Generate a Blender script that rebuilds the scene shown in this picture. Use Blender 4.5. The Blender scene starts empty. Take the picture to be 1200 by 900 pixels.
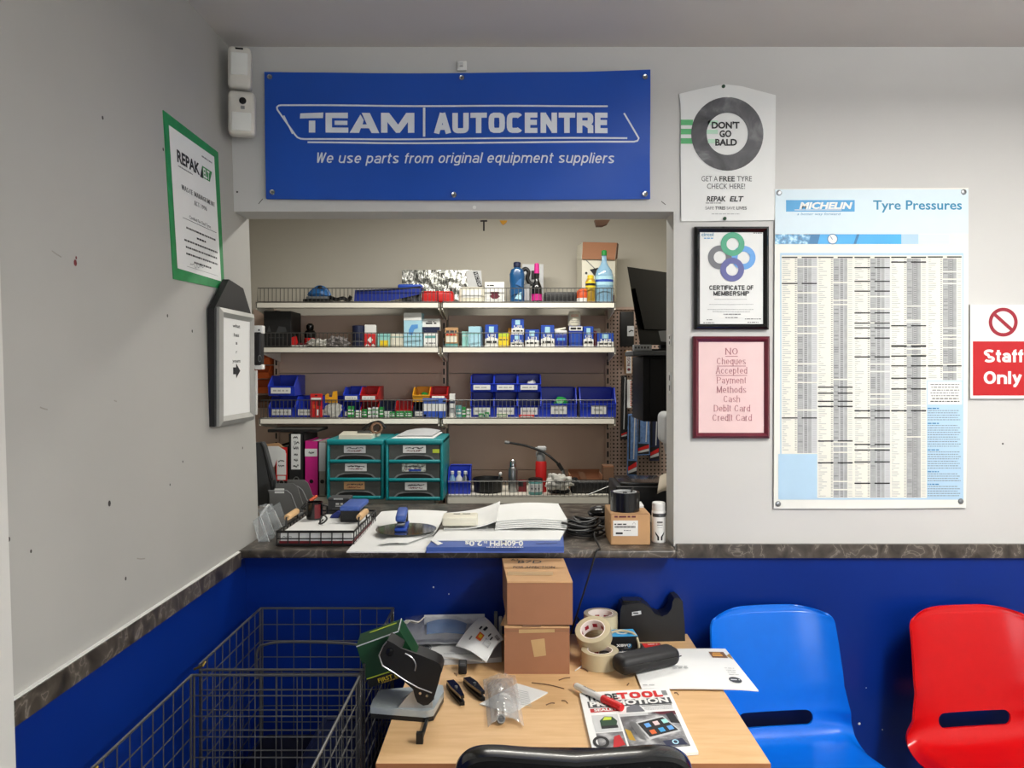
import bpy, bmesh, math, random
from mathutils import Vector, Matrix, noise as mnoise
random.seed(7)
F, CX, CY, EYE = 900.0, 606.0, 434.0, 1.6      # focal length and vanishing point of the photograph (1200x900), eye height
C = bpy.context.scene.collection

# ------------------------------------------------------------------ measuring
def X(px, d): return (px - CX) * d / F
def Z(py, d): return EYE - (py - CY) * d / F
def P(px, py, d): return Vector((X(px, d), d, Z(py, d)))
def G(px, py, z):                                  # point of a level surface at height z
    d = (EYE - z) * F / (py - CY)
    return Vector((X(px, d), d, z))

# ------------------------------------------------------------------ materials
MATS = {}
def lin(c):
    return tuple(((v / 255) / 12.92 if v / 255 <= .04045 else ((v / 255 + .055) / 1.055) ** 2.4) for v in c)
def mat(key, col, rough=.5, metal=0.0, noise=.06, scale=18.0, bump=0.0, trans=0.0, alpha=1.0, coat=0.0, spec=.5, stretch=None, detail=3):
    m = bpy.data.materials.new(key); m.use_nodes = True
    nt = m.node_tree; n = nt.nodes; l = nt.links
    b = n['Principled BSDF']
    b.inputs['Roughness'].default_value = rough; b.inputs['Metallic'].default_value = metal
    b.inputs['Specular IOR Level'].default_value = spec
    b.inputs['Coat Weight'].default_value = coat; b.inputs['Coat Roughness'].default_value = .08
    b.inputs['Transmission Weight'].default_value = trans; b.inputs['Alpha'].default_value = alpha
    tc = n.new('ShaderNodeTexCoord'); mp = n.new('ShaderNodeMapping'); l.new(tc.outputs['Object'], mp.inputs['Vector'])
    if stretch: mp.inputs['Scale'].default_value = stretch
    nz = n.new('ShaderNodeTexNoise'); nz.inputs['Scale'].default_value = scale; nz.inputs['Detail'].default_value = detail
    l.new(mp.outputs['Vector'], nz.inputs['Vector'])
    mx = n.new('ShaderNodeMix'); mx.data_type = 'RGBA'
    c = lin(col); k = noise
    mx.inputs['A'].default_value = (*[max(0, v * (1 - 2 * k)) for v in c], 1)
    mx.inputs['B'].default_value = (*[min(1, v * (1 + 2 * k)) for v in c], 1)
    l.new(nz.outputs['Fac'], mx.inputs['Factor']); l.new(mx.outputs['Result'], b.inputs['Base Color'])
    if bump:
        bp = n.new('ShaderNodeBump'); bp.inputs['Strength'].default_value = bump; bp.inputs['Distance'].default_value = .004
        l.new(nz.outputs['Fac'], bp.inputs['Height']); l.new(bp.outputs['Normal'], b.inputs['Normal'])
    MATS[key] = m
    return m
def ramp_over(key, stops, scale, detail=6, distort=0.0, tex='NOISE', stretch=None, rough_=None):
    """recolour a material through a colour ramp over a procedural texture"""
    m = MATS[key]; nt = m.node_tree; n = nt.nodes; l = nt.links; b = n['Principled BSDF']
    tc = n.new('ShaderNodeTexCoord'); mp = n.new('ShaderNodeMapping'); l.new(tc.outputs['Object'], mp.inputs['Vector'])
    if stretch: mp.inputs['Scale'].default_value = stretch
    t = n.new('ShaderNodeTexNoise'); t.inputs['Scale'].default_value = scale; t.inputs['Detail'].default_value = detail; t.inputs['Distortion'].default_value = distort
    l.new(mp.outputs['Vector'], t.inputs['Vector'])
    r = n.new('ShaderNodeValToRGB'); l.new(t.outputs['Fac'], r.inputs['Fac'])
    el = r.color_ramp.elements
    while len(el) < len(stops): el.new(.5)
    for e, (p, c) in zip(el, stops): e.position = p; e.color = (*lin(c), 1)
    l.new(r.outputs['Color'], b.inputs['Base Color'])
    return m

mat('wall_paint', (198, 197, 194), .6, noise=.035, scale=2.2, bump=.06, detail=8)
mat('wall_paint_shaded', (170, 169, 164), .55, noise=.05, scale=2.6, bump=.06, detail=8)  # side wall: paint darkened so its shade is part of the colour
mat('ceiling_paint', (206, 202, 197), .8, noise=.03, scale=3)
mat('back_wall_paint', (194, 189, 176), .7, noise=.03, scale=2)
mat('blue_wall', (6, 40, 122), .28, spec=.28, noise=.10, scale=3, bump=.04, detail=8)
mat('marble', (60, 55, 50), .35)
ramp_over('marble', [(.30, (34, 30, 27)), (.47, (70, 63, 56)), (.535, (86, 79, 71)), (.555, (128, 120, 110)), (.575, (80, 73, 66)), (.8, (46, 41, 37))], 17, detail=11, distort=.7)
mat('concrete_floor', (84, 84, 84), .6, noise=.15, scale=5)
mat('jamb_white', (206, 205, 200), .5, noise=.03, scale=4)
mat('speck_dark', (48, 44, 42), .7); mat('speck_red', (110, 24, 28), .5); mat('stain', (150, 147, 140), .7, noise=.1)
mat('white', (230, 230, 226), .5, noise=.015); mat('paper', (231, 232, 230), .7, noise=.02, scale=8)
mat('pouch_grey', (150, 152, 156), .35, metal=.3, noise=.15, scale=25, bump=.5); mat('paper_grey', (196, 198, 200), .6, noise=.05, scale=30); mat('cream', (226, 222, 204), .5, noise=.03)
mat('shelf_white', (243, 238, 224), .4, noise=.02); mat('panel_tan', (198, 173, 158), .65, noise=.04, scale=3)
mat('black', (16, 16, 17), .45, noise=.1); mat('screen_black', (9, 9, 10), .5, noise=.1, spec=.2); mat('black_gloss', (10, 10, 11), .22, noise=.1, coat=.3)
mat('black_soft', (18, 18, 20), .55, noise=.15, scale=60, bump=.05); mat('ink', (24, 24, 26), .6, noise=.02)
mat('grey_ink', (120, 120, 122), .7, noise=.1, scale=80); mat('pale_ink', (176, 178, 178), .7, noise=.1, scale=80)
mat('grey_cell', (164, 166, 166), .65, noise=.12, scale=55); mat('dark_grey', (62, 64, 66), .5); mat('mid_grey', (128, 130, 130), .5)
mat('light_grey', (196, 198, 198), .5); mat('wire', (104, 104, 102), .38, metal=.75, noise=.15); mat('wire_dark', (64, 64, 62), .4, metal=.6, noise=.15)
mat('wire_brass', (150, 126, 60), .4, metal=.7)
mat('chrome', (190, 192, 194), .18, metal=1, noise=.03); mat('steel', (150, 152, 154), .3, metal=.9, noise=.05); mat('silver_paint', (176, 186, 190), .35, metal=.35, noise=.03)
mat('aluminium', (178, 178, 174), .38, metal=.5, noise=.05)
mat('banner_blue', (10, 76, 178), .36, noise=.04, scale=5, bump=.7, coat=.15); mat('banner_white', (226, 230, 238), .45, noise=.02)
mat('chair_blue', (4, 104, 212), .24, noise=.03, spec=.38); mat('chair_red', (192, 10, 15), .24, noise=.03, spec=.38)
mat('bin_blue', (32, 58, 186), .35, noise=.05); mat('bin_red', (186, 26, 28), .35, noise=.05); mat('bin_yellow', (226, 160, 30), .4, noise=.05); mat('bin_orange', (206, 92, 30), .45, noise=.08)
mat('bin_grey', (110, 110, 108), .45)
mat('teal', (18, 140, 146), .38, noise=.04); mat('smoke', (82, 86, 84), .2, noise=.08, coat=.3); mat('grip_black', (22, 24, 24), .4)
mat('pink', (206, 30, 134), .45, noise=.04); mat('file_grey', (150, 146, 138), .6, noise=.04)
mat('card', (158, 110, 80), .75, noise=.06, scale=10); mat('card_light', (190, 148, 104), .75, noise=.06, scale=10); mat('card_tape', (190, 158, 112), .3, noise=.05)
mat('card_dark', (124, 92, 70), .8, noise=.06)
mat('beech', (222, 178, 122), .42)
ramp_over('beech', [(.3, (206, 165, 116)), (.5, (213, 174, 125)), (.62, (217, 179, 131)), (.8, (208, 168, 120))], 6, detail=9, distort=.2, stretch=(1.2, 9, 9))
mat('beech_edge', (170, 112, 70), .5, noise=.08)
mat('wood_handle', (218, 178, 128), .5, noise=.1, scale=20)
mat('green_frame', (30, 138, 76), .5, noise=.12, scale=30); mat('green_dark', (16, 62, 34), .45, noise=.06); mat('green', (30, 140, 60), .45); mat('lime', (196, 214, 60), .5)
mat('green_stripe', (92, 182, 118), .55); mat('green_pale', (190, 226, 202), .6)
mat('yellow', (232, 202, 40), .45); mat('gold', (196, 156, 52), .35, metal=.3); mat('orange', (226, 92, 40), .45)
mat('red', (206, 32, 32), .45); mat('sign_red', (184, 6, 20), .4, noise=.02); mat('ban_red', (150, 20, 42), .45, noise=.02); mat('dark_red', (110, 22, 30), .5); mat('maroon', (98, 26, 42), .35, coat=.3)
mat('pink_paper', (228, 196, 195), .5, noise=.02); mat('pink_ink', (176, 118, 126), .6); mat('navy', (26, 34, 66), .45); mat('blue', (34, 74, 172), .42); mat('royal', (30, 52, 150), .42, noise=.08)
mat('tool_blue', (40, 100, 160), .45); mat('oil_blue', (18, 78, 128), .3, coat=.3); mat('light_blue', (172, 216, 232), .5); mat('mint', (150, 210, 204), .5); mat('mint_dark', (96, 160, 158), .5)
mat('pen_blue', (62, 92, 168), .45); mat('logo_blue', (54, 150, 204), .5); mat('logo_teal', (26, 130, 170), .5); mat('sky_band', (212, 229, 238), .6, noise=.02); mat('strip_blue', (58, 164, 224), .5); mat('strip_dark', (34, 110, 160), .5)
mat('panel_blue', (172, 202, 224), .6, noise=.02); mat('chart_paper', (228, 228, 221), .5, noise=.015); mat('row_cream', (226, 225, 214), .6, noise=.02)
mat('ring_green', (62, 158, 122), .5); mat('ring_grey', (104, 106, 112), .5); mat('ring_blue', (92, 156, 220), .5); mat('ring_violet', (84, 88, 150), .5)
mat('tyre_print', (74, 74, 78), .5)
ramp_over('tyre_print', [(.3, (46, 46, 50)), (.55, (84, 84, 88)), (.7, (128, 128, 130)), (.85, (90, 90, 94))], 9, detail=4, distort=1.2)
mat('photo_print', (110, 110, 112), .4)
ramp_over('photo_print', [(.3, (58, 58, 60)), (.5, (120, 120, 122)), (.7, (190, 190, 190))], 30, detail=4)
mat('photo_blue', (60, 130, 180), .4)
ramp_over('photo_blue', [(.35, (30, 96, 140)), (.5, (70, 150, 196)), (.65, (180, 220, 236))], 70, detail=4)
mat('smalls', (200, 200, 196), .5)
ramp_over('smalls', [(.35, (232, 232, 226)), (.5, (190, 200, 190)), (.6, (120, 120, 112)), (.75, (236, 236, 230))], 60, detail=3)
mat('foil', (150, 152, 146), .25, metal=.55, bump=1.0, scale=26, noise=.3, detail=4)
ramp_over('foil', [(.36, (52, 52, 50)), (.5, (124, 126, 118)), (.6, (236, 236, 230)), (.7, (92, 92, 88))], 22, detail=5, distort=2.2, stretch=(1.6, 1, .5))
mat('crumple', (214, 212, 204), .5, bump=.8, scale=60, noise=.1); mat('crumple_grey', (140, 134, 132), .4, bump=.8, scale=70, noise=.25)
mat('clear', (206, 208, 206), .1, trans=.0, alpha=.26, noise=.3, bump=1.0, scale=34, coat=1.0)
mat('clear_film', (225, 228, 230), .1, alpha=.12, noise=.1, bump=1.0, scale=30, coat=1.0); mat('clear_hard', (206, 212, 214), .1, alpha=.30, noise=.02, coat=.6)
mat('clear_blue', (150, 196, 226), .12, alpha=.72, noise=.05, coat=.5)
mat('tape_clear', (196, 184, 152), .22, noise=.05, alpha=.92, coat=.4); mat('tape_core', (236, 226, 220), .7); mat('disc_tint', (70, 68, 56), .08, alpha=.86, noise=.35, scale=12, coat=1)
mat('skin_beige', (208, 196, 176), .7); mat('led_dark', (10, 12, 14), .15)
mat('wiper_pack', (96, 128, 176), .25, noise=.4, scale=40, coat=.4)
mat('pir_white', (214, 210, 200), .45, noise=.03); mat('pir_lens', (226, 226, 220), .6, noise=.02)
# pegboard: dark holes on a square pitch
mat('pegboard', (148, 130, 120), .65)
def _peg():
    nt = MATS['pegboard'].node_tree; n = nt.nodes; l = nt.links; b = n['Principled BSDF']
    tc = n.new('ShaderNodeTexCoord'); sp = n.new('ShaderNodeSeparateXYZ'); l.new(tc.outputs['Object'], sp.inputs[0])
    ds = []
    for ax in ('X', 'Z'):
        a = n.new('ShaderNodeMath'); a.operation = 'DIVIDE'; a.inputs[1].default_value = .0225; l.new(sp.outputs[ax], a.inputs[0])
        f = n.new('ShaderNodeMath'); f.operation = 'FRACT'; l.new(a.outputs[0], f.inputs[0])
        s = n.new('ShaderNodeMath'); s.operation = 'SUBTRACT'; s.inputs[1].default_value = .5; l.new(f.outputs[0], s.inputs[0])
        q = n.new('ShaderNodeMath'); q.operation = 'MULTIPLY'; l.new(s.outputs[0], q.inputs[0]); l.new(s.outputs[0], q.inputs[1]); ds.append(q)
    ad = n.new('ShaderNodeMath'); ad.operation = 'ADD'; l.new(ds[0].outputs[0], ad.inputs[0]); l.new(ds[1].outputs[0], ad.inputs[1])
    lt = n.new('ShaderNodeMath'); lt.operation = 'LESS_THAN'; lt.inputs[1].default_value = .055; l.new(ad.outputs[0], lt.inputs[0])
    mx = n.new('ShaderNodeMix'); mx.data_type = 'RGBA'; mx.inputs['A'].default_value = (*lin((190, 166, 152)), 1); mx.inputs['B'].default_value = (*lin((38, 28, 26)), 1)
    l.new(lt.outputs[0], mx.inputs['Factor']); l.new(mx.outputs['Result'], b.inputs['Base Color'])
_peg()

# ------------------------------------------------------------------ mesh builder
_TXT = {}
def text_mesh(s, bold=0.0, shear=0.0, res=3):
    k = (s, bold, shear, res)
    if k not in _TXT:
        cu = bpy.data.curves.new('lettering', 'FONT'); cu.body = s; cu.size = 1; cu.shear = shear; cu.offset = bold; cu.resolution_u = res
        o = bpy.data.objects.new('lettering', cu); C.objects.link(o)
        dg = bpy.context.evaluated_depsgraph_get(); dg.update()
        me = bpy.data.meshes.new_from_object(o.evaluated_get(dg))
        v = [(p.co.x, p.co.y) for p in me.vertices]; f = [tuple(q.vertices) for q in me.polygons]
        bpy.data.objects.remove(o); bpy.data.meshes.remove(me); bpy.data.curves.remove(cu)
        _TXT[k] = (v, f)
    return _TXT[k]
_cap = {}
def cap_height(bold):
    if bold not in _cap: _cap[bold] = max(p[1] for p in text_mesh('H', bold)[0])
    return _cap[bold]

class MB:
    def __init__(s): s.v = []; s.f = []; s.m = []; s.keys = []; s.M = Matrix.Identity(4)
    def k(s, key):
        if key not in s.keys: s.keys.append(key)
        return s.keys.index(key)
    def at(s, loc=(0, 0, 0), rz=0, rx=0, ry=0):
        s.M = Matrix.Translation(loc) @ Matrix.Rotation(rz, 4, 'Z') @ Matrix.Rotation(rx, 4, 'X') @ Matrix.Rotation(ry, 4, 'Y'); return s
    def add(s, vs, fs, key):
        b = len(s.v); i = s.k(key)
        s.v += [s.M @ Vector(p) for p in vs]
        for f in fs: s.f.append(tuple(b + j for j in f)); s.m.append(i)
        return s
    def quad(s, a, b, c, d, key): return s.add([a, b, c, d], [(0, 1, 2, 3)], key)
    def box(s, x0, x1, y0, y1, z0, z1, key):
        vs = [(x0, y0, z0), (x1, y0, z0), (x1, y1, z0), (x0, y1, z0), (x0, y0, z1), (x1, y0, z1), (x1, y1, z1), (x0, y1, z1)]
        return s.add(vs, [(3, 2, 1, 0), (4, 5, 6, 7), (0, 1, 5, 4), (1, 2, 6, 5), (2, 3, 7, 6), (3, 0, 4, 7)], key)
    def hexa(s, low, high, key):                       # eight corners: four low (anticlockwise), four high
        return s.add(list(low) + list(high), [(3, 2, 1, 0), (4, 5, 6, 7), (0, 1, 5, 4), (1, 2, 6, 5), (2, 3, 7, 6), (3, 0, 4, 7)], key)
    def rbox(s, x0, x1, y0, y1, z0, z1, r, key, seg=3):
        bm = bmesh.new(); bmesh.ops.create_cube(bm, size=1)
        for v in bm.verts: v.co = Vector(((x0 + x1) / 2 + v.co.x * (x1 - x0), (y0 + y1) / 2 + v.co.y * (y1 - y0), (z0 + z1) / 2 + v.co.z * (z1 - z0)))
        r = min(r, .49 * min(x1 - x0, y1 - y0, z1 - z0))
        bmesh.ops.bevel(bm, geom=bm.edges[:], offset=r, segments=seg, profile=.5, affect='EDGES')
        return s.bm(bm, key)
    def bm(s, bm, key):
        bm.verts.index_update(); vs = [v.co.copy() for v in bm.verts]; fs = [tuple(v.index for v in f.verts) for f in bm.faces]; bm.free()
        return s.add(vs, fs, key)
    def prism(s, pts, w, key):                         # closed outline (3D, planar) pushed along vector w
        n = len(pts); w = Vector(w); a = [Vector(p) for p in pts]
        return s.add(a + [p + w for p in a], [tuple(range(n)), tuple(range(2 * n - 1, n - 1, -1))] + [(i, (i + 1) % n, n + (i + 1) % n, n + i) for i in range(n)], key)
    def tube(s, pts, r, key, n=8, closed=False):
        pts = [Vector(p) for p in pts]; N = len(pts); vs = []; fs = []
        rs = r if isinstance(r, (list, tuple)) else [r] * N
        up = None
        for i, p in enumerate(pts):
            if closed: t = pts[(i + 1) % N] - pts[i - 1]
            else: t = pts[min(i + 1, N - 1)] - pts[max(i - 1, 0)]
            t = t.normalized() if t.length > 1e-9 else Vector((0, 0, 1))
            if up is None: up = t.orthogonal()
            a = up - t * up.dot(t)
            a = a.normalized() if a.length > 1e-6 else t.orthogonal().normalized()
            up = a; b = t.cross(a)
            vs += [p + (a * math.cos(2 * math.pi * j / n) + b * math.sin(2 * math.pi * j / n)) * rs[i] for j in range(n)]
        for i in range(N if closed else N - 1):
            k = (i + 1) % N
            fs += [(i * n + j, i * n + (j + 1) % n, k * n + (j + 1) % n, k * n + j) for j in range(n)]
        if not closed: fs += [tuple(range(n - 1, -1, -1)), tuple((N - 1) * n + j for j in range(n))]
        return s.add(vs, fs, key)
    def lathe(s, prof, c, key, n=24, sx=1, sy=1, closed=False):   # prof (r, z) from bottom to top
        vs = []; fs = []; c = Vector(c)
        for r, z in prof: vs += [c + Vector((r * sx * math.cos(2 * math.pi * j / n), r * sy * math.sin(2 * math.pi * j / n), z)) for j in range(n)]
        N = len(prof)
        for i in range(N if closed else N - 1):
            k = (i + 1) % N
            fs += [(i * n + j, i * n + (j + 1) % n, k * n + (j + 1) % n, k * n + j) for j in range(n)]
        if not closed: fs += [tuple(range(n - 1, -1, -1)), tuple((N - 1) * n + j for j in range(n))]
        return s.add(vs, fs, key)
    def blob(s, c, r, key, amp=.2, freq=3.0, seed=0, sub=3, zmin=None):
        bm = bmesh.new(); bmesh.ops.create_icosphere(bm, subdivisions=sub, radius=1); c = Vector(c)
        for v in bm.verts:
            u = v.co.normalized(); k = 1 + amp * mnoise.noise(u * freq + Vector((seed * 7.3, seed * 3.1, seed))) * 1.6
            v.co = c + Vector((u.x * r[0] * k, u.y * r[1] * k, u.z * r[2] * k))
            if zmin is not None: v.co.z = max(v.co.z, zmin)
        return s.bm(bm, key)
    def sheet(s, fn, nu, nv, key, t=.0):               # surface fn(u,v); with t a closed sheet of that thickness (pushed along its normal)
        g = [[Vector(fn(i / nu, j / nv)) for j in range(nv + 1)] for i in range(nu + 1)]
        W = nv + 1; vs = [p for row in g for p in row]
        fs = [(i * W + j, (i + 1) * W + j, (i + 1) * W + j + 1, i * W + j + 1) for i in range(nu) for j in range(nv)]
        if t:
            nr = []
            for i in range(nu + 1):
                for j in range(nv + 1):
                    a = g[min(i + 1, nu)][j] - g[max(i - 1, 0)][j]; b = g[i][min(j + 1, nv)] - g[i][max(j - 1, 0)]
                    nr.append(a.cross(b).normalized())
            B = len(vs); vs += [p - q * t for p, q in zip(vs, nr)]
            fs += [tuple(B + q for q in reversed(f)) for f in fs[:nu * nv]]
            rim = [(i, 0) for i in range(nu + 1)] + [(nu, j) for j in range(1, nv + 1)] + [(i, nv) for i in range(nu - 1, -1, -1)] + [(0, j) for j in range(nv - 1, 0, -1)]
            rim = [i * W + j for i, j in rim]
            for q in range(len(rim)):
                a, b = rim[q], rim[(q + 1) % len(rim)]; fs.append((b, a, B + a, B + b))
        return s.add(vs, fs, key)
    def plane(s, fn): return Plane(s, fn)
    def front(s, d, lift=.0006): return Plane(s, lambda a, b, l: Vector((X(a, d), d - lift - l, Z(b, d))))
    def deform(s, fn): s.v = [Vector(fn(p)) for p in s.v]; return s
    # -------------------------------------------------- to an object
    def build(s, name, parent=None, label=None, cat=None, group=None, kind=None, angle=35):
        base = Vector((0, 0, 0))
        if parent is not None:
            q = parent
            while q is not None: base += q.location; q = q.parent
        elif kind != 'structure':
            lo = [min(p[i] for p in s.v) for i in range(3)]; hi = [max(p[i] for p in s.v) for i in range(3)]
            base = Vector(((lo[0] + hi[0]) / 2, (lo[1] + hi[1]) / 2, lo[2]))
        me = bpy.data.meshes.new(name); me.from_pydata([tuple(p - base) for p in s.v], [], s.f)
        for k in s.keys: me.materials.append(MATS[k])
        me.polygons.foreach_set('material_index', s.m)
        me.polygons.foreach_set('use_smooth', [True] * len(s.f))
        me.update(); me.set_sharp_from_angle(angle=math.radians(angle))
        o = bpy.data.objects.new(name, me); C.objects.link(o)
        if parent is not None: o.parent = parent
        else: o.location = base
        for k, v in (('label', label), ('category', cat), ('group', group), ('kind', kind)):
            if v: o[k] = v
        return o

class Plane:
    """draws on a surface: fn(a, b, lift) gives the point"""
    def __init__(s, mb, fn): s.mb = mb; s.fn = fn
    def rect(s, a0, b0, a1, b1, key, l=0.0):
        s.mb.quad(s.fn(a0, b0, l), s.fn(a1, b0, l), s.fn(a1, b1, l), s.fn(a0, b1, l), key); return s
    def poly(s, pts, key, l=0.0): s.mb.add([s.fn(a, b, l) for a, b in pts], [tuple(range(len(pts)))], key); return s
    def disc(s, a, b, r, key, l=0.0, n=40, ry=None):
        ry = ry or r; return s.poly([(a + r * math.cos(2 * math.pi * i / n), b + ry * math.sin(2 * math.pi * i / n)) for i in range(n)], key, l)
    def ring(s, a, b, r0, r1, key, l=0.0, n=48, f=1.0):
        vs = []
        for i in range(n):
            c, q = math.cos(2 * math.pi * i / n), math.sin(2 * math.pi * i / n); vs += [s.fn(a + r0 * c, b + r0 * q * f, l), s.fn(a + r1 * c, b + r1 * q * f, l)]
        s.mb.add(vs, [(2 * i, 2 * i + 1, (2 * i + 3) % (2 * n), (2 * i + 2) % (2 * n)) for i in range(n)], key); return s
    def line(s, pts, w, key, l=0.0):
        vs = []; fs = []; N = len(pts)
        for i, (a, b) in enumerate(pts):
            p0, p1 = pts[max(i - 1, 0)], pts[min(i + 1, N - 1)]; t = Vector((p1[0] - p0[0], p1[1] - p0[1])).normalized()
            nx, ny = -t.y * w / 2, t.x * w / 2; vs += [s.fn(a + nx, b + ny, l), s.fn(a - nx, b - ny, l)]
        for i in range(N - 1): fs.append((2 * i, 2 * i + 1, 2 * i + 3, 2 * i + 2))
        s.mb.add(vs, fs, key); return s
    def text(s, t, a0, a1, base, cap, key, l=0.0004, bold=.0, shear=0, res=3):
        """string fitted from a0 to a1, capitals reaching from b=base to b=cap"""
        v, f = text_mesh(t, bold, shear, res)
        if not v: return s
        x0 = min(p[0] for p in v); x1 = max(p[0] for p in v); h = cap_height(bold)
        s.mb.add([s.fn(a0 + (a1 - a0) * (p[0] - x0) / (x1 - x0), base + (cap - base) * p[1] / h, l) for p in v], f, key); return s
    def scribble(s, a0, a1, b, h, key, l=.0004, n=14, seed=0, w=None):
        r = random.Random(seed); pts = [(a0 + (a1 - a0) * i / n, b + (r.random() - .5) * h * 2) for i in range(n + 1)]
        return s.line(pts, w or abs(h) * .35, key, l)
    def words(s, a0, a1, b, h, key, l=.0004, seed=0, gap=.25):
        """a line of print too small to read: word-long dashes"""
        r = random.Random(seed); a = a0; q = abs(h)
        while a < a1 - q * .5:
            w = min(q * (1.2 + 3.2 * r.random()), a1 - a); s.rect(a, b, a + w, b + h, key, l); a += w + q * (gap + .5)
        return s

def thing(name, label, cat, loc, group=None):
    o = bpy.data.objects.new(name, None); o.empty_display_size = .05; C.objects.link(o); o.location = Vector(loc)
    o['label'] = label; o['category'] = cat
    if group: o['group'] = group
    return o
def arc(c, r, a0, a1, n=10): return [(c[0] + r * math.cos(a0 + (a1 - a0) * i / n), c[1] + r * math.sin(a0 + (a1 - a0) * i / n)) for i in range(n + 1)]
def bez(p0, p1, p2, p3, n=14):
    p0, p1, p2, p3 = map(Vector, (p0, p1, p2, p3)); out = []
    for i in range(n + 1):
        t = i / n; out.append(p0 * (1 - t) ** 3 + p1 * 3 * t * (1 - t) ** 2 + p2 * 3 * t * t * (1 - t) + p3 * t ** 3)
    return out
def smooth_path(pts, n=8):
    pts = [Vector(p) for p in pts]; out = []
    for i in range(len(pts) - 1):
        a, b, c, d = pts[max(i - 1, 0)], pts[i], pts[i + 1], pts[min(i + 2, len(pts) - 1)]
        for q in range(n):
            t = q / n; out.append(.5 * ((2 * b) + (c - a) * t + (2 * a - 5 * b + 4 * c - d) * t * t + (3 * b - a - 3 * c + d) * t ** 3))
    return out + [pts[-1]]
# ------------------------------------------------------------------ drawn alphabets (grotesque and serif), as strokes
def _ell(cx, cy, rx, ry, a0, a1, sq=1.0, n=14):
    o = []
    for i in range(n + 1):
        a = math.radians(a0 + (a1 - a0) * i / n); c, s = math.cos(a), math.sin(a)
        o.append((cx + math.copysign(abs(c) ** sq, c) * rx, cy + math.copysign(abs(s) ** sq, s) * ry))
    return o
def glyph(ch, w, sq, k):
    """strokes and advance of a letter; w stroke width, sq<1 squarer bowls, k width factor; capitals 1 high"""
    h = w / 2; T = 1 - h; B = h; Xh = .74 - h; D = -.24; E = lambda *a: _ell(*a, sq)
    cw = .62 * k; lw = .46 * k
    def out(st, adv): return st, adv
    L = h; R = h + cw; M = (L + R) / 2; r = (R - L) / 2
    l = h; q = h + lw; m = (l + q) / 2; rr = (q - l) / 2; xc = (Xh + B) / 2; xr = (Xh - B) / 2
    bowl = [E(m, xc, rr, xr, 0, 360)]
    if ch == 'A': return [[(L - .03 * k, 0), (M, 1)][::1], [(R + .03 * k, 0), (M, 1)], [(L + .10 * k, .30), (R - .10 * k, .30)]], R + h
    if ch == 'U': return [[(L, 1), (L, .36)] + E(M, .36, r, .36 - B, 180, 360)[1:] + [(R, 1)]], R + h
    if ch == 'T': return [[(0, T), (R + h, T)], [(M, T), (M, 0)]], R + h
    if ch == 'O': return [E(M, .5, r, .5 - h, 0, 360)], R + h
    if ch == 'C': return [E(M, .5, r, .5 - h, 38, 322)], R + h
    if ch == 'G': return [E(M, .5, r, .5 - h, 40, 340) + [(R, .46), (M + .05, .46)]], R + h
    if ch == 'E': return [[(L, 0), (L, 1)], [(0, T), (R * .92, T)], [(0, .52), (R * .88, .52)], [(0, B), (R * .92, B)]], R * .95 + h * .4
    if ch == 'L': return [[(L, 0), (L, 1)], [(0, B), (R * .9, B)]], R * .92
    if ch == 'N': return [[(L, 0), (L, 1)], [(L, 1 - h * .6), (R, h * .6)], [(R, 0), (R, 1)]], R + h
    if ch == 'M': return [[(L, 0), (L, 1)], [(L, 1 - h * .6), (M + .06 * k, h)], [(M + .06 * k, h), (R + .12 * k, 1 - h * .6)], [(R + .12 * k, 0), (R + .12 * k, 1)]], R + .12 * k + h
    if ch == 'R': return [[(L, 0), (L, 1)], [(0, T), (M, T)] + E(M, .5 + (T - .5) / 2 - .0, r, (T - .48) / 2, 90, -90)[1:] + [(0, .5 + (T - .5) / 2 - (T - .48) / 2)], [(M, .48), (R, .3), (R, 0)] if sq < .9 else [(M, .48), (R, 0)]], R + h
    if ch == 'F': return [[(L, 0), (L, 1)], [(0, T), (R * .9, T)], [(0, .52), (R * .84, .52)]], R * .92
    if ch == 'I': return [[(L, 0), (L, 1)]], L + h
    if ch == 'H': return [[(L, 0), (L, 1)], [(R, 0), (R, 1)], [(L, .5), (R, .5)]], R + h
    if ch == 'B': return [[(L, 0), (L, 1)], [(0, T), (M, T)] + E(M, .75, r * .92, T - .75, 90, -90)[1:] + [(0, .75 - (T - .75))], [(M, .5)] + E(M, .26, r, .26 - h, 90, -90)[1:] + [(0, B)]], R + h
    if ch == 'P': return [[(L, 0), (L, 1)], [(0, T), (M, T)] + E(M, .73, r, T - .73, 90, -90)[1:] + [(0, .73 - (T - .73))]], R + h
    if ch == 'D': return [[(L, 0), (L, 1)], [(0, T), (M * .8, T)] + E(M * .8, .5, R - M * .8, .5 - h, 90, -90)[1:] + [(0, B)]], R + h
    if ch == 'S': return [E(M, .74, r * .95, .26 - h, 25, 270)[:-1] + E(M, .74 - .52 + .02, r, .26 - h, 90, -155)], R + h
    if ch == 'W': return [[(0 + h, 1), (M * .62, h * .3)], [(M * .62, h * .3), (M * 1.1, 1)], [(M * 1.1, 1), (M * 1.58, h * .3)], [(M * 1.58, h * .3), (M * 2.1, 1)]], M * 2.1 + h
    if ch == '1': return [[(M, 0), (M, 1), (M - .14, .86)]], R
    if ch == '9': return [E(M, .68, r * .85, .32 - h, 0, 360), [(M + r * .85, .68), (M + r * .7, .25), (M - r * .3, B)]], R + h
    if ch == '6': return [E(M, .32, r * .85, .32 - h, 0, 360), [(M - r * .85, .32), (M - r * .7, .75), (M + r * .3, T)]], R + h
    if ch == 'o': return bowl, q + h
    if ch == 'e': return [[(l, xc), (q, xc)] + E(m, xc, rr, xr, 0, 318)[1:]], q + h
    if ch == 'c': return [E(m, xc, rr, xr, 42, 318)], q + h
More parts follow.
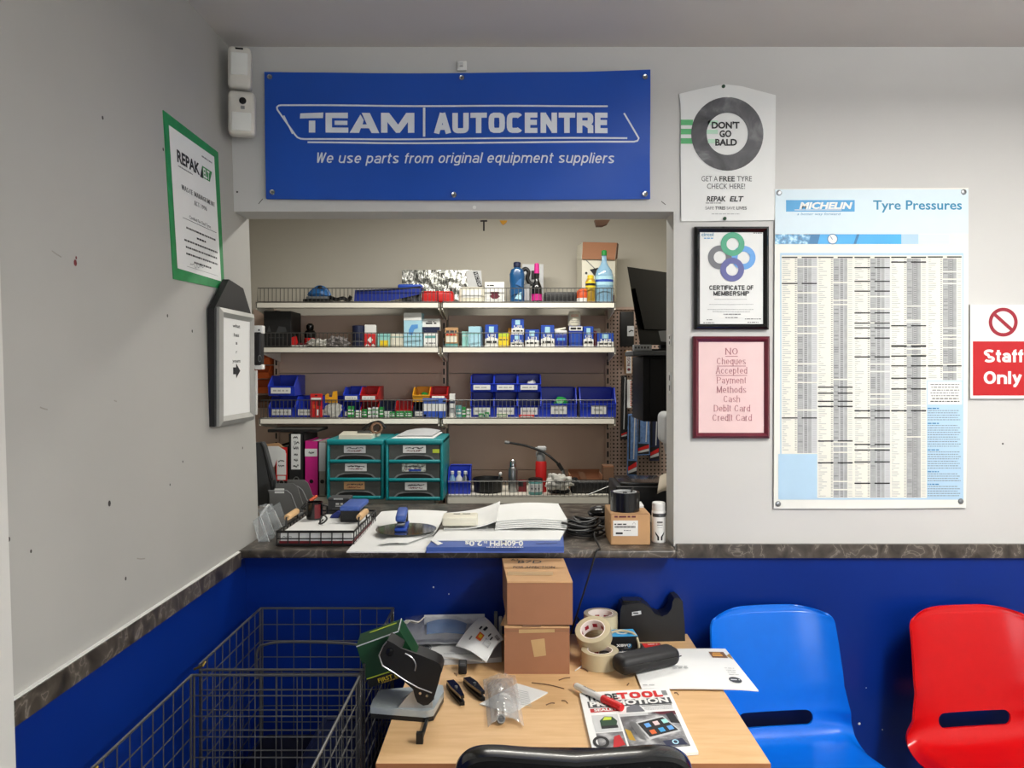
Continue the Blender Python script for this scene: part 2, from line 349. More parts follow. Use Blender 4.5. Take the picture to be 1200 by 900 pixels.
    if ch == 'a': return [[(q, 0), (q, xc + xr * .3)] + E(m, Xh - xr * .7, rr, xr * .7, 0, 155)[1:], E(m, B + xr * .52, rr, xr * .55, 50, 320)], q + h
    if ch in 'bp': return bowl + [[(l, 0 if ch == 'b' else D), (l, 1 if ch == 'b' else .74)]], q + h
    if ch in 'dq': return bowl + [[(q, 0 if ch == 'd' else D), (q, 1 if ch == 'd' else .74)]], q + h
    if ch == 'g': return bowl + [[(q, .74), (q, D + .16)] + E(m, D + .16, rr, .16 - h, 0, -150)[1:]], q + h
    if ch == 'y': return [[(l, .74), (m, h)], [(q, .74), (m - .04, h * .2), (m - .14 * k, D + h), (l - .02, D + h)]], q + h
    if ch in 'nh': return [[(l, 0), (l, .74 if ch == 'n' else 1)], [(l, xc)] + E(m, Xh - rr * .9, rr, rr * .9, 180, 0) + [(q, 0)]], q + h
    if ch == 'm': s = rr * .92; return [[(l, 0), (l, .74)], E(l + s, Xh - s, s, s, 180, 0) + [(l + 2 * s, 0)], E(l + 3 * s, Xh - s, s, s, 180, 0) + [(l + 4 * s, 0)]], l + 4 * s + h
    if ch == 'u': return [[(l, .74), (l, B + rr * .9)] + E(m, B + rr * .9, rr, rr * .9, 180, 360)[1:], [(q, 0), (q, .74)]], q + h
    if ch == 'r': return [[(l, 0), (l, .74)], [(l, xc)] + E(l + rr, Xh - rr, rr, rr, 180, 80)], l + rr + h * .6
    if ch == 't': return [[(l + .08, .95), (l + .08, B + .1)] + E(l + .20, B + .1, .12, .1, 180, 290)[1:], [(0, .74 - h * .8), (l + .28, .74 - h * .8)]], l + .28
    if ch == 'f': return [[(l + .08, 0), (l + .08, .8)] + E(l + .20, .82, .12, T - .82, 180, 80)[1:], [(0, .74 - h * .8), (l + .28, .74 - h * .8)]], l + .28
    if ch == 's': return [E(m, .74 * .75, rr * .92, .74 * .25 - h, 25, 270)[:-1] + E(m, .74 * .25 + .01, rr * .96, .74 * .25 - h, 90, -155)], q + h
    if ch == 'i': return [[(l, 0), (l, .74)], [(l, .86), (l, 1)]], l + h
    if ch == 'l': return [[(l, 0), (l, 1)]], l + h
    return [], .26
def draw_text(pl, s, a0, a1, base, cap, key, w=.13, sq=1.0, k=1.0, gap=.09, shear=0.0, serif=False, l=.0008):
    """s fitted from a0 to a1, base line and capital height in the plane's own units"""
    items = []; x = 0
    for ch in s:
        st, adv = glyph(ch, w, sq, k)
        items += [(x, q) for q in st]; x += adv + gap
    x -= gap; sx = (a1 - a0) / (x + shear * .0); sy = cap - base
    for gi, (ox, st) in enumerate(items):
        l += .00003 if gi % 7 else -.00018
        pts = [(ox + p[0] + shear * p[1], p[1]) for p in st]; n = len(pts); closed = n > 3 and math.dist(pts[0], pts[-1]) < 1e-4
        L_, R_ = [], []
        for i, p in enumerate(pts):
            b = pts[i - 1] if i else (pts[-2] if closed else None); c = pts[i + 1] if i < n - 1 else (pts[1] if closed else None)
            d1 = (p[0] - b[0], p[1] - b[1]) if b else None; d2 = (c[0] - p[0], c[1] - p[1]) if c else None
            def nm(d): q = math.hypot(*d) or 1; return (-d[1] / q, d[0] / q)
            n1 = nm(d1) if d1 else nm(d2); n2 = nm(d2) if d2 else n1; nx, ny = n1[0] + n2[0], n1[1] + n2[1]; q = math.hypot(nx, ny) or 1; nx /= q; ny /= q
            mit = min(1.6, 1 / max(.35, nx * n1[0] + ny * n1[1])); ww = w * mit
            if serif: ww *= .30 + .70 * abs(nx)      # thin level strokes, thick upright ones
            L_.append((p[0] + nx * ww / 2, p[1] + ny * ww / 2)); R_.append((p[0] - nx * ww / 2, p[1] - ny * ww / 2))
        f = lambda p: pl.fn(a0 + p[0] * sx, base + p[1] * sy, l)
        vs = [f(p) for p in L_] + [f(p) for p in R_]
        pl.mb.add(vs, [(i, i + 1, n + i + 1, n + i) for i in range(n - 1)], key)
        if serif and n <= 4:
            for p, o in ((pts[0], pts[1]), (pts[-1], pts[-2])):
                if abs(p[0] - o[0]) < .35 * abs(p[1] - o[1]) and (p[1] < .02 or p[1] > .7):
                    yb = p[1]; t = .045 if yb < .1 else -.045
                    pl.mb.add([f((p[0] - w * .95, yb)), f((p[0] + w * .95, yb)), f((p[0] + w * .95, yb + t)), f((p[0] - w * .95, yb + t))], [(0, 1, 2, 3)], key)
    return pl
# ================================================================== THE SETTING
CEIL = 2.674; W = 2.55; WB = 2.675                 # ceiling height; front and back of the wall with the hatch
def xw(z): return -.904 - .053 * (z - 1.0) / 1.67  # the side wall is a little out of plumb
def WL(px, py):                                    # point of the side wall
    x = -.92
    for _ in range(12): d = x * F / (px - CX); z = Z(py, d); x = xw(z)
    return Vector((x, d, z))
OPX = X(791, W)                                    # right side of the hatch
HZ = Z(248, W)                                     # underside of the header
CT = EYE - .583                                    # counter top

m = MB(); m.box(-2.6, 2.6, -2.6, 4.9, -.06, 0, 'concrete_floor'); m.build('floor', kind='structure')
m = MB(); m.box(-2.6, 2.6, -2.6, 4.9, CEIL, CEIL + .08, 'ceiling_paint'); m.build('ceiling', kind='structure')
# side wall
m = MB(); T = .12
def wall_strip(z0, z1, key, y0=-2.5, y1=WB + .015):
    m.hexa([(xw(z0) - T, y0, z0), (xw(z0), y0, z0), (xw(z0), y1, z0), (xw(z0) - T, y1, z0)], [(xw(z1) - T, y0, z1), (xw(z1), y0, z1), (xw(z1), y1, z1), (xw(z1) - T, y1, z1)], key)
wall_strip(0, .98, 'blue_wall', y1=W); wall_strip(.98, CEIL, 'wall_paint_shaded')
pl = m.plane(lambda a, b, l: Vector((xw(b) + .0006 + l, a, b)))
for px, py, r, k in ((120, 138, .004, 'speck_dark'), (88, 308, .006, 'speck_red'), (89, 302, .003, 'speck_red'), (191, 175, .004, 'speck_dark'), (196, 370, .004, 'speck_dark'), (225, 388, .004, 'speck_dark'), (128, 590, .006, 'speck_dark'),
                     (284, 525, .004, 'speck_dark'), (214, 541, .003, 'speck_dark'), (199, 568, .003, 'speck_dark'), (10, 632, .004, 'speck_dark'), (36, 646, .003, 'speck_dark'), (147, 678, .004, 'speck_dark'), (8, 704, .003, 'speck_dark')):
    p = WL(px, py); pl.disc(p.y, p.z, r, k, 0, 7, ry=r * 1.2)
for px, py, s in ((51, 479, .012), (135, 470, .006), (165, 655, .02), (66, 298, .016)):
    p = WL(px, py); pl.line([(p.y - s, p.z + s * .3), (p.y, p.z), (p.y + s, p.z - s * .2)], .003, 'stain', 0)
m.build('wall_left', kind='structure')
# wall with the hatch
m = MB()
m.box(-1.02, OPX, W, WB, HZ, CEIL, 'wall_paint'); m.box(OPX, 2.6, W, WB, .98, CEIL, 'wall_paint'); m.box(-1.02, 2.6, W, WB, 0, .98, 'blue_wall')
pl = m.front(W)
for px, py in ((556, 243), (278, 225), (1175, 520)): pl.disc(px, py, 2.2 if px == 556 else 1.2, 'white' if px == 556 else 'speck_dark', 0, 8)
pl.line([(775, 236), (780, 240)], .8, 'speck_dark'); pl.line([(303, 239), (308, 233)], .8, 'speck_dark')
for px, py, r in ((1007, 848, 1.6), (1034, 855, .9), (508, 688, 1.0), (526, 696, .8), (1015, 806, .7)): pl.disc(px, py, r, 'light_grey', 0, 7)
m.build('wall_front', kind='structure')
m = MB(); m.box(-2.6, 2.6, 4.68, 4.8, 0, CEIL, 'back_wall_paint'); m.build('wall_back', kind='structure')
m = MB(); m.box(-2.2, -2.08, WB - .1, 4.68, 0, CEIL, 'back_wall_paint'); m.box(-2.2, -1.02, WB - .1, WB, 0, CEIL, 'back_wall_paint'); m.build('wall_store_left', kind='structure')
m = MB(); m.box(1.0, 1.12, WB, 4.68, 0, CEIL, 'back_wall_paint'); m.build('wall_store_right', kind='structure')
m = MB(); m.box(2.5, 2.62, -2.6, W, 0, 2.674, 'wall_paint'); m.build('wall_right', kind='structure')
# street side behind the camera: wall round a shop window
m = MB()
m.box(-1.1, .2, -2.6, -2.48, 0, CEIL, 'wall_paint'); m.box(.2, 2.5, -2.6, -2.48, 0, .8, 'wall_paint'); m.box(.2, 2.5, -2.6, -2.48, 2.35, CEIL, 'wall_paint'); m.build('wall_street', kind='structure')
m = MB()
for x0, x1, z0, z1 in ((.2, .26, .8, 2.35), (2.44, 2.5, .8, 2.35), (1.32, 1.38, .8, 2.35), (.2, 2.5, .8, .86), (.2, 2.5, 2.29, 2.35)): m.box(x0, x1, -2.57, -2.5, z0, z1, 'jamb_white')
m.build('window_1', kind='structure')
# door casing at the near end of the side wall
m = MB(); y0, y1 = 1.12, 1.365
m.hexa([(xw(0) - .03, y0, 0), (xw(0) + .01, y0, 0), (xw(0) + .01, y1, 0), (xw(0) - .03, y1, 0)], [(xw(CEIL) - .03, y0, CEIL), (xw(CEIL) + .01, y0, CEIL), (xw(CEIL) + .01, y1, CEIL), (xw(CEIL) - .03, y1, CEIL)], 'jamb_white')
m.build('trim_1', kind='structure')
# stone-patterned ledge round both walls
m = MB(); zt, zb = EYE - .588, EYE - .634
m.box(xw(1) - .02, xw(1) + .012, y1, 2.484, zb, zt, 'marble'); m.box(xw(1) - .02, xw(1) + .009, y1, 2.484, zt, zt + .002, 'white'); m.build('trim_2', kind='structure')
m = MB(); m.box(OPX + .004, 2.5, W - .012, W + .01, Z(654, W - .012), Z(638, W - .012), 'marble'); m.build('trim_3', kind='structure')
# jamb of the hatch with two strike plates
m = MB(); m.box(OPX - .004, OPX + .001, W + .001, WB, CT, HZ, 'jamb_white'); m.build('trim_4', kind='structure')

m = MB(); m.rbox(xw(1) + .0008, OPX - .006, 2.485, 3.36, CT - .026, CT, .006, 'marble')
m.box(-.88, .5, 3.30, 3.34, 0, CT - .026, 'black')
m.build('counter', None, 'dark marble-look counter top running through the wall hatch', 'counter')
for i, (py0, py1, lab) in enumerate(((392, 405, 'small white strike plate on the hatch jamb, the upper one'), (436, 461, 'taller white strike plate with dark slots lower on the hatch jamb'))):
    d = 2.61; t = thing('strike_plate', lab, 'latch plate', (OPX - .004, d, Z(py1, d)), 'strike plates on the hatch jamb')
    m = MB(); m.box(OPX - .0065, OPX - .004, d - .016, d + .016, Z(py1, d), Z(py0, d), 'white')
    pl = m.plane(lambda a, b, l: Vector((OPX - .0068 - l, a, b)))
    h = Z(py0, d) - Z(py1, d); z = Z(py1, d)
    for a, b in ((.12, .38), (.60, .86)): pl.rect(d - .008, z + h * a, d + .007, z + h * b, 'black')
    m.build('plate', t)

# ================================================================== SIGNS ON THE WALL
def pin(par, px, py, d, key='steel', r=.006, name='pin'):
    m = MB(); c = P(px, py, d); m.at(c, 0, math.pi / 2); m.lathe([(r * .95, -.004), (r, 0), (r * .8, .003), (r * .35, .004)], (0, 0, 0), key, 12); m.build(name, par)
# --- banner
D = W - .014
t = thing('banner', 'wide royal blue vinyl banner above the hatch with white lettering', 'banner', (X(536, D), D, Z(233, D)))
m = MB()
def ban(u, v):
    px = 310 + u * 452 + v * 2 * (1 - u); top = 84.5 - 2.5 * u ** 2 + 2 * math.sin(u * math.pi); bot = 233 + 1.5 * math.sin(u * math.pi)
    py = top + (bot - top) * v; return P(px, py, D)
m.sheet(lambda u, v: ban(u, 1 - v), 60, 20, 'banner_blue')
pl = m.front(D, .0012); wl = 'banner_white'
lw = 2.0
_line = pl.line
def dense(pts, w, key, l=0.0):
    o = []
    for (a, b), (c, d) in zip(pts, pts[1:]):
        n = max(1, round(math.hypot(c - a, d - b) / 6)); o += [(a + (c - a) * i / n, b + (d - b) * i / n) for i in range(n)]
    return _line(o + [pts[-1]], w, key, l)
pl.line = dense
pl.line([(712, 125), (330, 123.8)] + [(327, 124.2), (325, 126), (325.5, 129)] + [(346, 158)] + [(349, 161.5), (353, 163.2), (358, 163.6)] + [(735, 162)], lw, wl)
pl.line([(361, 167.3), (560, 168), (743, 166)] + [(747, 165), (748.6, 162)] + [(731, 133)], lw, wl)
pl.line([(333, 136), (343.5, 157.5)], 1.6, wl)
pl.rect(495.6, 126, 498.4, 160, wl)
# wide sliced capitals of the first word
def stroke(pts): pl.poly(pts, wl, .0002)
stroke([(352.5, 133.5), (379.5, 132.5), (379, 139), (352, 139.5)]); stroke([(362.5, 142), (370, 142), (370, 156), (362.5, 156)])
stroke([(382, 132.8), (408, 132.5), (408, 139), (389.5, 139), (389.5, 150), (408.5, 150), (408.5, 156), (382, 156)]); stroke([(392.5, 142), (407.5, 142), (407.5, 147), (392.5, 147)])
stroke([(424, 132.5), (433.5, 132.5), (444.5, 156), (435.5, 156), (432.5, 150.5), (423, 150.5), (421, 156), (410, 156), (422.5, 134.5), (426.5, 141), (425, 146), (430, 146)])
stroke([(446.5, 132.2), (456, 132.2), (466.5, 146), (476, 132.2), (485.5, 132.2), (485.5, 155.5), (478, 155.5), (478, 143), (468.5, 155.5), (464, 155.5), (454, 143), (454, 155.5), (446.5, 155.5)])
draw_text(pl, 'AUTOCENTRE', 509, 713.5, 156.6, 132.6, wl, .25, .5, .80, .075, l=.0008)
draw_text(pl, 'We use parts from original equipment suppliers', 370, 719, 191.5, 179.3, wl, .128, .92, .98, .125, .2, l=.0008)
pl.line = _line
def wave(p):
    u = (p.x - X(310, D)) / (X(762, D) - X(310, D)); v = (Z(84, D) - p.z) / (Z(84, D) - Z(233, D))
    w = .0035 * math.sin(3.2 * u * math.pi + 2 * v) * math.sin(v * math.pi) + .009 * max(0, u - .5) * math.sin(13 * (u + v * .4)) * (1 - .5 * v) + .0025 * mnoise.noise((u * 6, v * 2.2, 1.3))
    return (p.x, p.y - w - .002, p.z)
m.deform(wave)
m.sheet(lambda u, v: ban(u, v) + Vector((0, .006, 0)), 10, 4, 'banner_blue'); m.build('vinyl_sheet', t)
for px, py in ((316, 90), (541, 91), (756, 90), (319, 225), (532, 228), (756, 227)):
    m = MB(); c = P(px, py, D - .008); m.at(c, 0, math.pi / 2); m.lathe([(.004, -.004), (.008, -.004), (.0095, -.001), (.008, .002), (.004, .001)], (0, 0, 0), 'chrome', 16, closed=True)
    m.lathe([(.0036, -.006), (.0036, 0), (.002, .003)], (0, 0, 0), 'steel', 10); m.build('eyelet', t)
# white plastic clip above the banner
m = MB(); a = P(541, 84, W); m.rbox(X(536, W), X(547, W), W - .012, W - .0005, Z(84, W), Z(73, W), .002, 'white'); m.box(X(539, W), X(543, W), W - .022, W - .012, Z(80, W), Z(76, W), 'light_grey')
m.build('wall_clip', None, 'small white plastic clip on the wall just above the blue banner', 'clip')
# --- tyre safety poster
D = W - .006
t = thing('tyre_poster', 'white poster with a large black tyre ring and green stripes', 'poster', (X(853, D), D, Z(259, D)))
m = MB(); ol = [(798.4, 259.5), (797.6, 180), (798, 140), (797.5, 122), (795.8, 110), (820, 104), (848, 98.5), (870, 101), (888, 106), (909.2, 111.5), (908.6, 180), (907.7, 258)]
m.prism([P(a, b, D) for a, b in ol], (0, .002, 0), 'paper'); pl = m.front(D)
for b in (140.3, 151, 162): pl.rect(797.8, b, 812, b + 6.5, 'green_stripe')
pl.ring(852.2, 157, 24.2, 42.3, 'tyre_print', .0004, f=1.02)
for b in (140.3, 151, 162): pl.rect(829.5 if b != 151 else 828, b + 1, 841, b + 6, 'green_pale', .0004)
for s, a0, a1, b in (("DON'T", 834, 866.5, 150.5), ('GO', 843, 857, 160.5), ('BALD', 838, 863.5, 170.5)): pl.text(s, a0, a1, b, b - 7.6, 'ink', .0008, bold=.036)
pl.text('GET A', 822, 841, 212.5, 206.5, 'dark_grey'); pl.text('FREE', 843, 861, 212.5, 206.5, 'ink', bold=.02); pl.text('TYRE', 863.5, 881, 212.5, 206.5, 'dark_grey'); pl.text('CHECK HERE!', 828.5, 873, 221.3, 215.3, 'dark_grey')
pl.text('REPAK', 828, 850.5, 236, 230, 'ink', bold=.03, shear=.15); pl.text('ELT', 855, 871.5, 236, 230, 'ink', bold=.03, shear=.2); pl.words(827, 845, 237.5, 1, 'grey_ink', seed=2)
pl.text('SAFE', 826.5, 836.5, 245.6, 242, 'grey_ink'); pl.text('TYRES', 838, 850, 245.6, 242, 'ink', bold=.02); pl.text('SAVE', 851.5, 861, 245.6, 242, 'grey_ink'); pl.text('LIVES', 863, 875, 245.6, 242, 'ink', bold=.01); pl.words(834, 867, 250.2, 1, 'pale_ink', seed=5)
m.build('sheet', t); pin(t, 848, 101, D - .003, 'green_dark', .006); pin(t, 849.5, 256, D - .003, 'green_dark', .006)
# --- framed certificate, framed payment notice
def framed(name, label, px0, py0, px1, py1, fw, key, paper, slant=0.0):
    D = W - .022; t = thing(name, label, 'framed notice', (X((px0 + px1) / 2, D), D, Z(py1, D)))
    def q(a, b): return P(a + slant * (b - py0), b, D)
    m = MB()
    o = [(px0, py0), (px1, py0), (px1, py1), (px0, py1)]; i_ = [(px0 + fw, py0 + fw), (px1 - fw, py0 + fw), (px1 - fw, py1 - fw), (px0 + fw, py1 - fw)]
    md = [(px0 + fw * .45, py0 + fw * .45), (px1 - fw * .45, py0 + fw * .45), (px1 - fw * .45, py1 - fw * .45), (px0 + fw * .45, py1 - fw * .45)]
    O = [q(*a) + Vector((0, .008, 0)) for a in o]; MM = [q(*a) for a in md]; I = [q(*a) + Vector((0, .009, 0)) for a in i_]; Bk = [q(*a) + Vector((0, .020, 0)) for a in o]
    fs = []
    for k in range(4): j = (k + 1) % 4; fs += [(k, j, 4 + j, 4 + k), (4 + k, 4 + j, 8 + j, 8 + k), (12 + k, 12 + j, j, k)]
    m.add(O + MM + I + Bk, fs + [(12, 13, 14, 15)], key); m.build('frame', t)
    m = MB(); m.prism([p + Vector((0, .002, 0)) for p in I], (0, .006, 0), paper)
    pl = Plane(m, lambda a, b, l: q(a, b) + Vector((0, .010 - l, 0))); return t, m, pl
t, m, pl = framed('membership_certificate', 'black framed certificate with four overlapping coloured rings', 814.5, 265, 902, 386, 6.5, 'black_gloss', 'paper', 0)
for a, b, k, l in ((844.5, 301, 'ring_grey', .0004), (872.5, 301.5, 'ring_blue', .0006), (859, 315.5, 'ring_violet', .0008), (859.5, 285.5, 'ring_green', .0010)): pl.ring(a, b, 7.2, 14, k, l)
pl.text('circol', 823, 837, 276, 272, 'logo_teal', bold=.01); pl.words(826, 838, 278, 1.2, 'logo_blue', seed=3); pl.words(884, 895, 272, 1, 'grey_ink', seed=4)
draw_text(pl, 'CERTIFICATE OF', 832, 884, 339.5, 334, 'ink', .2, .95, 1.05, .12); draw_text(pl, 'MEMBERSHIP', 837, 879, 346.2, 340.8, 'ink', .2, .95, 1.05, .12)
for a0, a1, b in ((838, 876, 350), (832, 884, 356), (830, 884, 362), (836, 880, 364.5)): pl.words(a0, a1, b, .7, 'pale_ink', seed=int(b))
for a0, a1, b in ((849, 869, 367.5), (851, 866, 371.5), (829, 836, 374), (874, 893, 373), (825, 838, 377.5), (877, 890, 377)): pl.words(a0, a1, b, 1, 'grey_ink', seed=int(b))
m.build('certificate_sheet', t)
t, m, pl = framed('payment_notice', 'maroon framed pink notice listing payment methods', 813, 394, 903, 514, 6.5, 'maroon', 'pink_paper', 0)
for s, a0, a1, b in (('NO', 851, 865.5, 415.5), ('Cheques', 841, 875, 427), ('Accepted', 840, 876.5, 438), ('Payment', 841, 875.5, 449.5), ('Methods', 841, 875.5, 460.5), ('Cash', 849, 868, 471.5), ('Debit Card', 837.5, 880, 482.5), ('Credit Card', 836, 882, 493.5)):
    draw_text(pl, s, a0, a1, b, b - 7.8, 'pink_ink', .12, 1, 1.0, .17, serif=True)
    if s in ('NO', 'Cheques', 'Accepted'): pl.rect(a0, b + 1.6, a1, b + 2.3, 'pink_ink', .0004)
m.build('notice_sheet', t)
# --- tyre pressure chart
D = W - .008
t = thing('pressure_chart', 'tall white wall chart headed Tyre Pressures with dense grey columns', 'wall chart', (X(1020, D), D, Z(596, D)))
m = MB(); m.prism([P(a, b, D) for a, b in ((906.8, 596), (907.5, 400), (908.2, 221.5), (1020, 220.5), (1135, 220), (1135, 400), (1132, 595), (1020, 596))], (0, .003, 0), 'chart_paper'); pl = m.front(D)
pl.rect(908.3, 222, 1134.6, 274, 'sky_band'); pl.rect(908.3, 274.5, 950, 286, 'photo_blue', .0003); pl.rect(950, 274.5, 1056, 286, 'strip_blue', .0003)
for i in range(14): pl.rect(1056 + i * 4, 274.5, 1060 + i * 4, 286, 'panel_blue' if i < 5 else 'sky_band', .0003)
pl.poly([(950, 274.5), (961, 274.5), (958, 286), (947, 286)], 'strip_dark', .0005); pl.disc(975.5, 280.2, 5.2, 'white', .0006); pl.ring(975.5, 280.2, 5.2, 6.2, 'strip_dark', .0007); pl.line([(975.5, 281), (973, 277)], .8, 'strip_dark', .0008); pl.poly([(1004, 274.5), (1007, 274.5), (1003, 286), (1000, 286)], 'strip_dark', .0005)
pl.rect(921, 234.5, 1001.5, 248, 'logo_blue', .0002); pl.text('MICHELIN', 936.5, 999, 244.6, 237, 'white', .0005, bold=.045, shear=.22); pl.rect(931, 245.7, 986, 246.5, 'white', .0005); pl.text('a better way forward', 934, 985, 252.2, 249.4, 'logo_teal', .0004, shear=.2)
pl.text('Tyre Pressures', 1023, 1127, 245.5, 234.8, 'logo_teal', bold=.016)
pl.rect(914.2, 296.5, 1129, 585.5, 'panel_blue', .0001); pl.rect(915.5, 299, 1127.5, 583.5, 'row_cream', .0003)
cols = [(916, 957.5), (958.3, 999.5), (1001, 1043), (1044, 1085.5), (1087, 1127)]
bars = [[301, 331.5, 489], [301, 453, 460, 469.5, 475.5, 516, 541.5], [301, 313, 329, 340.5, 366, 378, 383.5, 395.5, 417.5, 480.5, 489, 520, 526.5, 540.5, 565.5], [300.8, 306.5, 381, 404.5, 405, 416.5, 428, 442.5, 455, 480.5], [300.5, 428]]
for ci, (a0, a1) in enumerate(cols):
    bot = (531, 583, 583, 583, 445.5)[ci]; wd = a1 - a0; ga, gb = a0 + wd * .44, a0 + wd * .84
    pl.rect(ga, 303, gb, bot, 'grey_cell', .0005); pl.rect(gb, 303, a1, bot, 'paper_grey' if ci in (0, 2) else 'row_cream', .0005)
    for x in (ga + (gb - ga) * .42, ga + (gb - ga) * .72): pl.rect(x, 303, x + .7, bot, 'mid_grey' if ci in (3, 4) else 'paper_grey', .0007)
    r = random.Random(ci); y = 303.5; i = 0
    while y < bot - 2:
        pl.rect(a0 + .8, y, a0 + 2 + r.random() * wd * .22, y + .8, 'pale_ink', .0006)
        pl.rect(a0 + wd * .37, y, a0 + wd * .42, y + .8, 'grey_ink', .0006)
        if r.random() < .8: pl.rect(ga + .8, y, ga + (gb - ga) * .36, y + .8, 'grey_ink' if r.random() < .4 else 'pale_ink', .0008)
        pl.rect(ga + (gb - ga) * .5, y, ga + (gb - ga) * .68, y + .8, 'grey_ink', .0008); pl.rect(gb + 1, y, a1 - 1, y + .7, 'pale_ink', .0008)
        y += 2.35
    for b in [r.uniform(310, bot - 6) for _ in range(9)]: pl.rect(ga, b, a1, b + 1.4, 'row_cream', .0010)
    for b in bars[ci]: pl.rect(a0, b, a0 + wd * .44, b + 1.5, 'ink', .0012); pl.rect(a0 + wd * .56, b, a1 - .5, b + 1.5, 'ink', .0012)
pl.rect(912, 532, 957.5, 585, 'panel_blue', .0006)
pl.rect(1086, 446, 1127.5, 583.5, 'panel_blue', .0006); pl.rect(1087, 447, 1127, 474, 'white', .0008)
for i in range(7): pl.words(1090 + (i % 3), 1124 - (i % 2), 450 + i * 3.3, 1.1, 'ink' if i > 4 else 'grey_ink', .0012, seed=i)
y = 478; i = 0
while y < 581:
    h_ = i in (0, 6, 17, 26, 31); pl.words(1086.8, 1100 if h_ else 1125.5 - (i * 7) % 5, y, 1.2 if h_ else .8, 'strip_dark' if h_ else 'grey_ink', .0010, seed=i); y += 2.7 if not (i + 1) in (6, 17, 26, 31) else 4; i += 1
m.build('sheet', t)
for a, b in ((913, 226), (1129.5, 225), (912, 590.5), (1126, 587.5)): pin(t, a, b, D - .001, 'steel', .0095, 'screw_cap')
# --- prohibition sign
D = W - .01
t = thing('staff_sign', 'red and white sign reading Staff Only under a crossed circle', 'sign', (X(1235, D), D, Z(467, D)))
m = MB(); m.box(X(1137, D), X(1333, D), D, W - .001, Z(467, D), Z(357, D), 'white'); pl = m.front(D)
pl.rect(1140, 400, 1330, 463.5, 'sign_red'); pl.ring(1175.5, 377.5, 12.8, 17, 'ban_red', .0002); a = math.radians(42); c, s_ = math.cos(a), math.sin(a)
pl.line([(1175.5 - 14 * c, 377.5 - 14 * s_), (1175.5 + 14 * c, 377.5 + 14 * s_)], 4, 'ban_red', .0004)
draw_text(pl, 'Staff', 1152.5, 1199, 424.5, 409.5, 'white', .2, .95, .98, .07); draw_text(pl, 'Only', 1152.5, 1197.5, 450, 435, 'white', .2, .95, .98, .07)
m.build('panel', t)
# --- detectors in the corner
def detector(name, label, px0, py0, px1, py1, d, lens, eye):
    c = P((px0 + px1) / 2, py1, d); t = thing(name, label, 'alarm sensor', c); w = (px1 - px0) * d / F; h = (py1 - py0) * d / F
    m = MB().at(c, math.radians(14)); m.rbox(-w / 2, w / 2, -.03, .02, 0, h, .014, 'pir_white', 4); m.box(-w * .4, w * .4, .02, .045, h * .1, h * .92, 'pir_white'); m.build('housing', t)
    m = MB().at(c, math.radians(14)); a0, a1 = lens; m.rbox(-w * .36, w * .36, -.0335, -.02, h * a0, h * a1, .004, 'pir_lens'); m.build('lens', t)
    m = MB().at(c + Vector((0, 0, 0)), math.radians(14))
    if eye:
        m.M = m.M @ Matrix.Translation((.004, -.03, h * .76)) @ Matrix.Rotation(math.pi / 2, 4, 'X'); m.lathe([(.011, 0), (.011, .002), (.006, .003)], (0, 0, 0), 'led_dark', 16); m.box(-.006, .006, -.026, -.016, 0, .001, 'mid_grey')
    else: m.rbox(-.012, .012, -.032, -.029, h * .91, h * .95, .001, 'led_dark')
    m.build('sensor_eye' if eye else 'indicator', t)
detector('motion_detector', 'cream motion detector at the top of the wall corner', 268.5, 58, 294.5, 106.5, 2.475, (.3, .84), False)
detector('camera_detector', 'white detector with a round black eye below the cream one', 269, 109.5, 299, 160.5, 2.465, (.08, .5), True)
# --- certificate with green edge on the side wall
y0, y1, z0, z1 = 2.046, 2.432, 1.853, 2.291
t = thing('waste_permit', 'white certificate edged with green tape on the side wall', 'certificate', (xw(z0) + .001, (y0 + y1) / 2, z0))
m = MB(); ox = .003
m.hexa([(xw(z0), y0 + .03, z0 - .006), (xw(z0) + ox, y0 + .03, z0 - .006), (xw(z0) + ox, y1 + .005, z0 + .004), (xw(z0), y1 + .005, z0 + .004)], [(xw(z1), y0, z1 + .002), (xw(z1) + ox, y0, z1 + .002), (xw(z1) + ox, y1 - .012, z1 - .004), (xw(z1), y1 - .012, z1 - .004)], 'green_frame')
def tilt(a, b): return y0 + .03 * (1 - b) + a * (y1 - y0 - .025 + (1 - b) * .0), z0 + b * (z1 - z0)
pl = m.plane(lambda a, b, l: Vector((xw(tilt(a, b)[1]) + ox + .0006 + l, tilt(a, b)[0], tilt(a, b)[1])))
pl.rect(.07, .06, .93, .935, 'paper')
pl.text('REPAK', .18, .60, .74, .815, 'ink', bold=.035); pl.poly([(.60, .73), (.66, .82), (.66, .73)], 'ink', .0004); pl.rect(.66, .735, .80, .815, 'green', .0004); pl.poly([(.80, .735), (.86, .815), (.80, .815)], 'green', .0004); pl.text('ELT', .67, .80, .745, .805, 'white', .0008, bold=.03)
pl.words(.19, .46, .71, .008, 'grey_ink', seed=1); pl.words(.66, .87, .875, .01, 'grey_ink', seed=2)
draw_text(pl, 'WASTE MANAGEMENT', .23, .88, .575, .606, 'ink', .17, 1, 1, .12, serif=True); draw_text(pl, 'ACT 1996', .45, .70, .515, .546, 'ink', .17, 1, 1, .12, serif=True)
pl.text('Certified Fair Deal Tyres', .34, .76, .41, .43, 'ink'); pl.rect(.22, .395, .88, .398, 'ink', .0003)
for i, (a, b) in enumerate(((.27, .85), (.46, .64), (.22, .88), (.24, .86), (.24, .87), (.38, .72))): pl.words(a, b, .335 - i * .042, .012, 'ink' if i == 1 else 'dark_grey', seed=i + 4, gap=.15)
pl.scribble(.30, .56, .115, .018, 'grey_ink', seed=3, w=.004); pl.rect(.24, .09, .86, .092, 'grey_ink', .0003)
m.build('sheet', t)
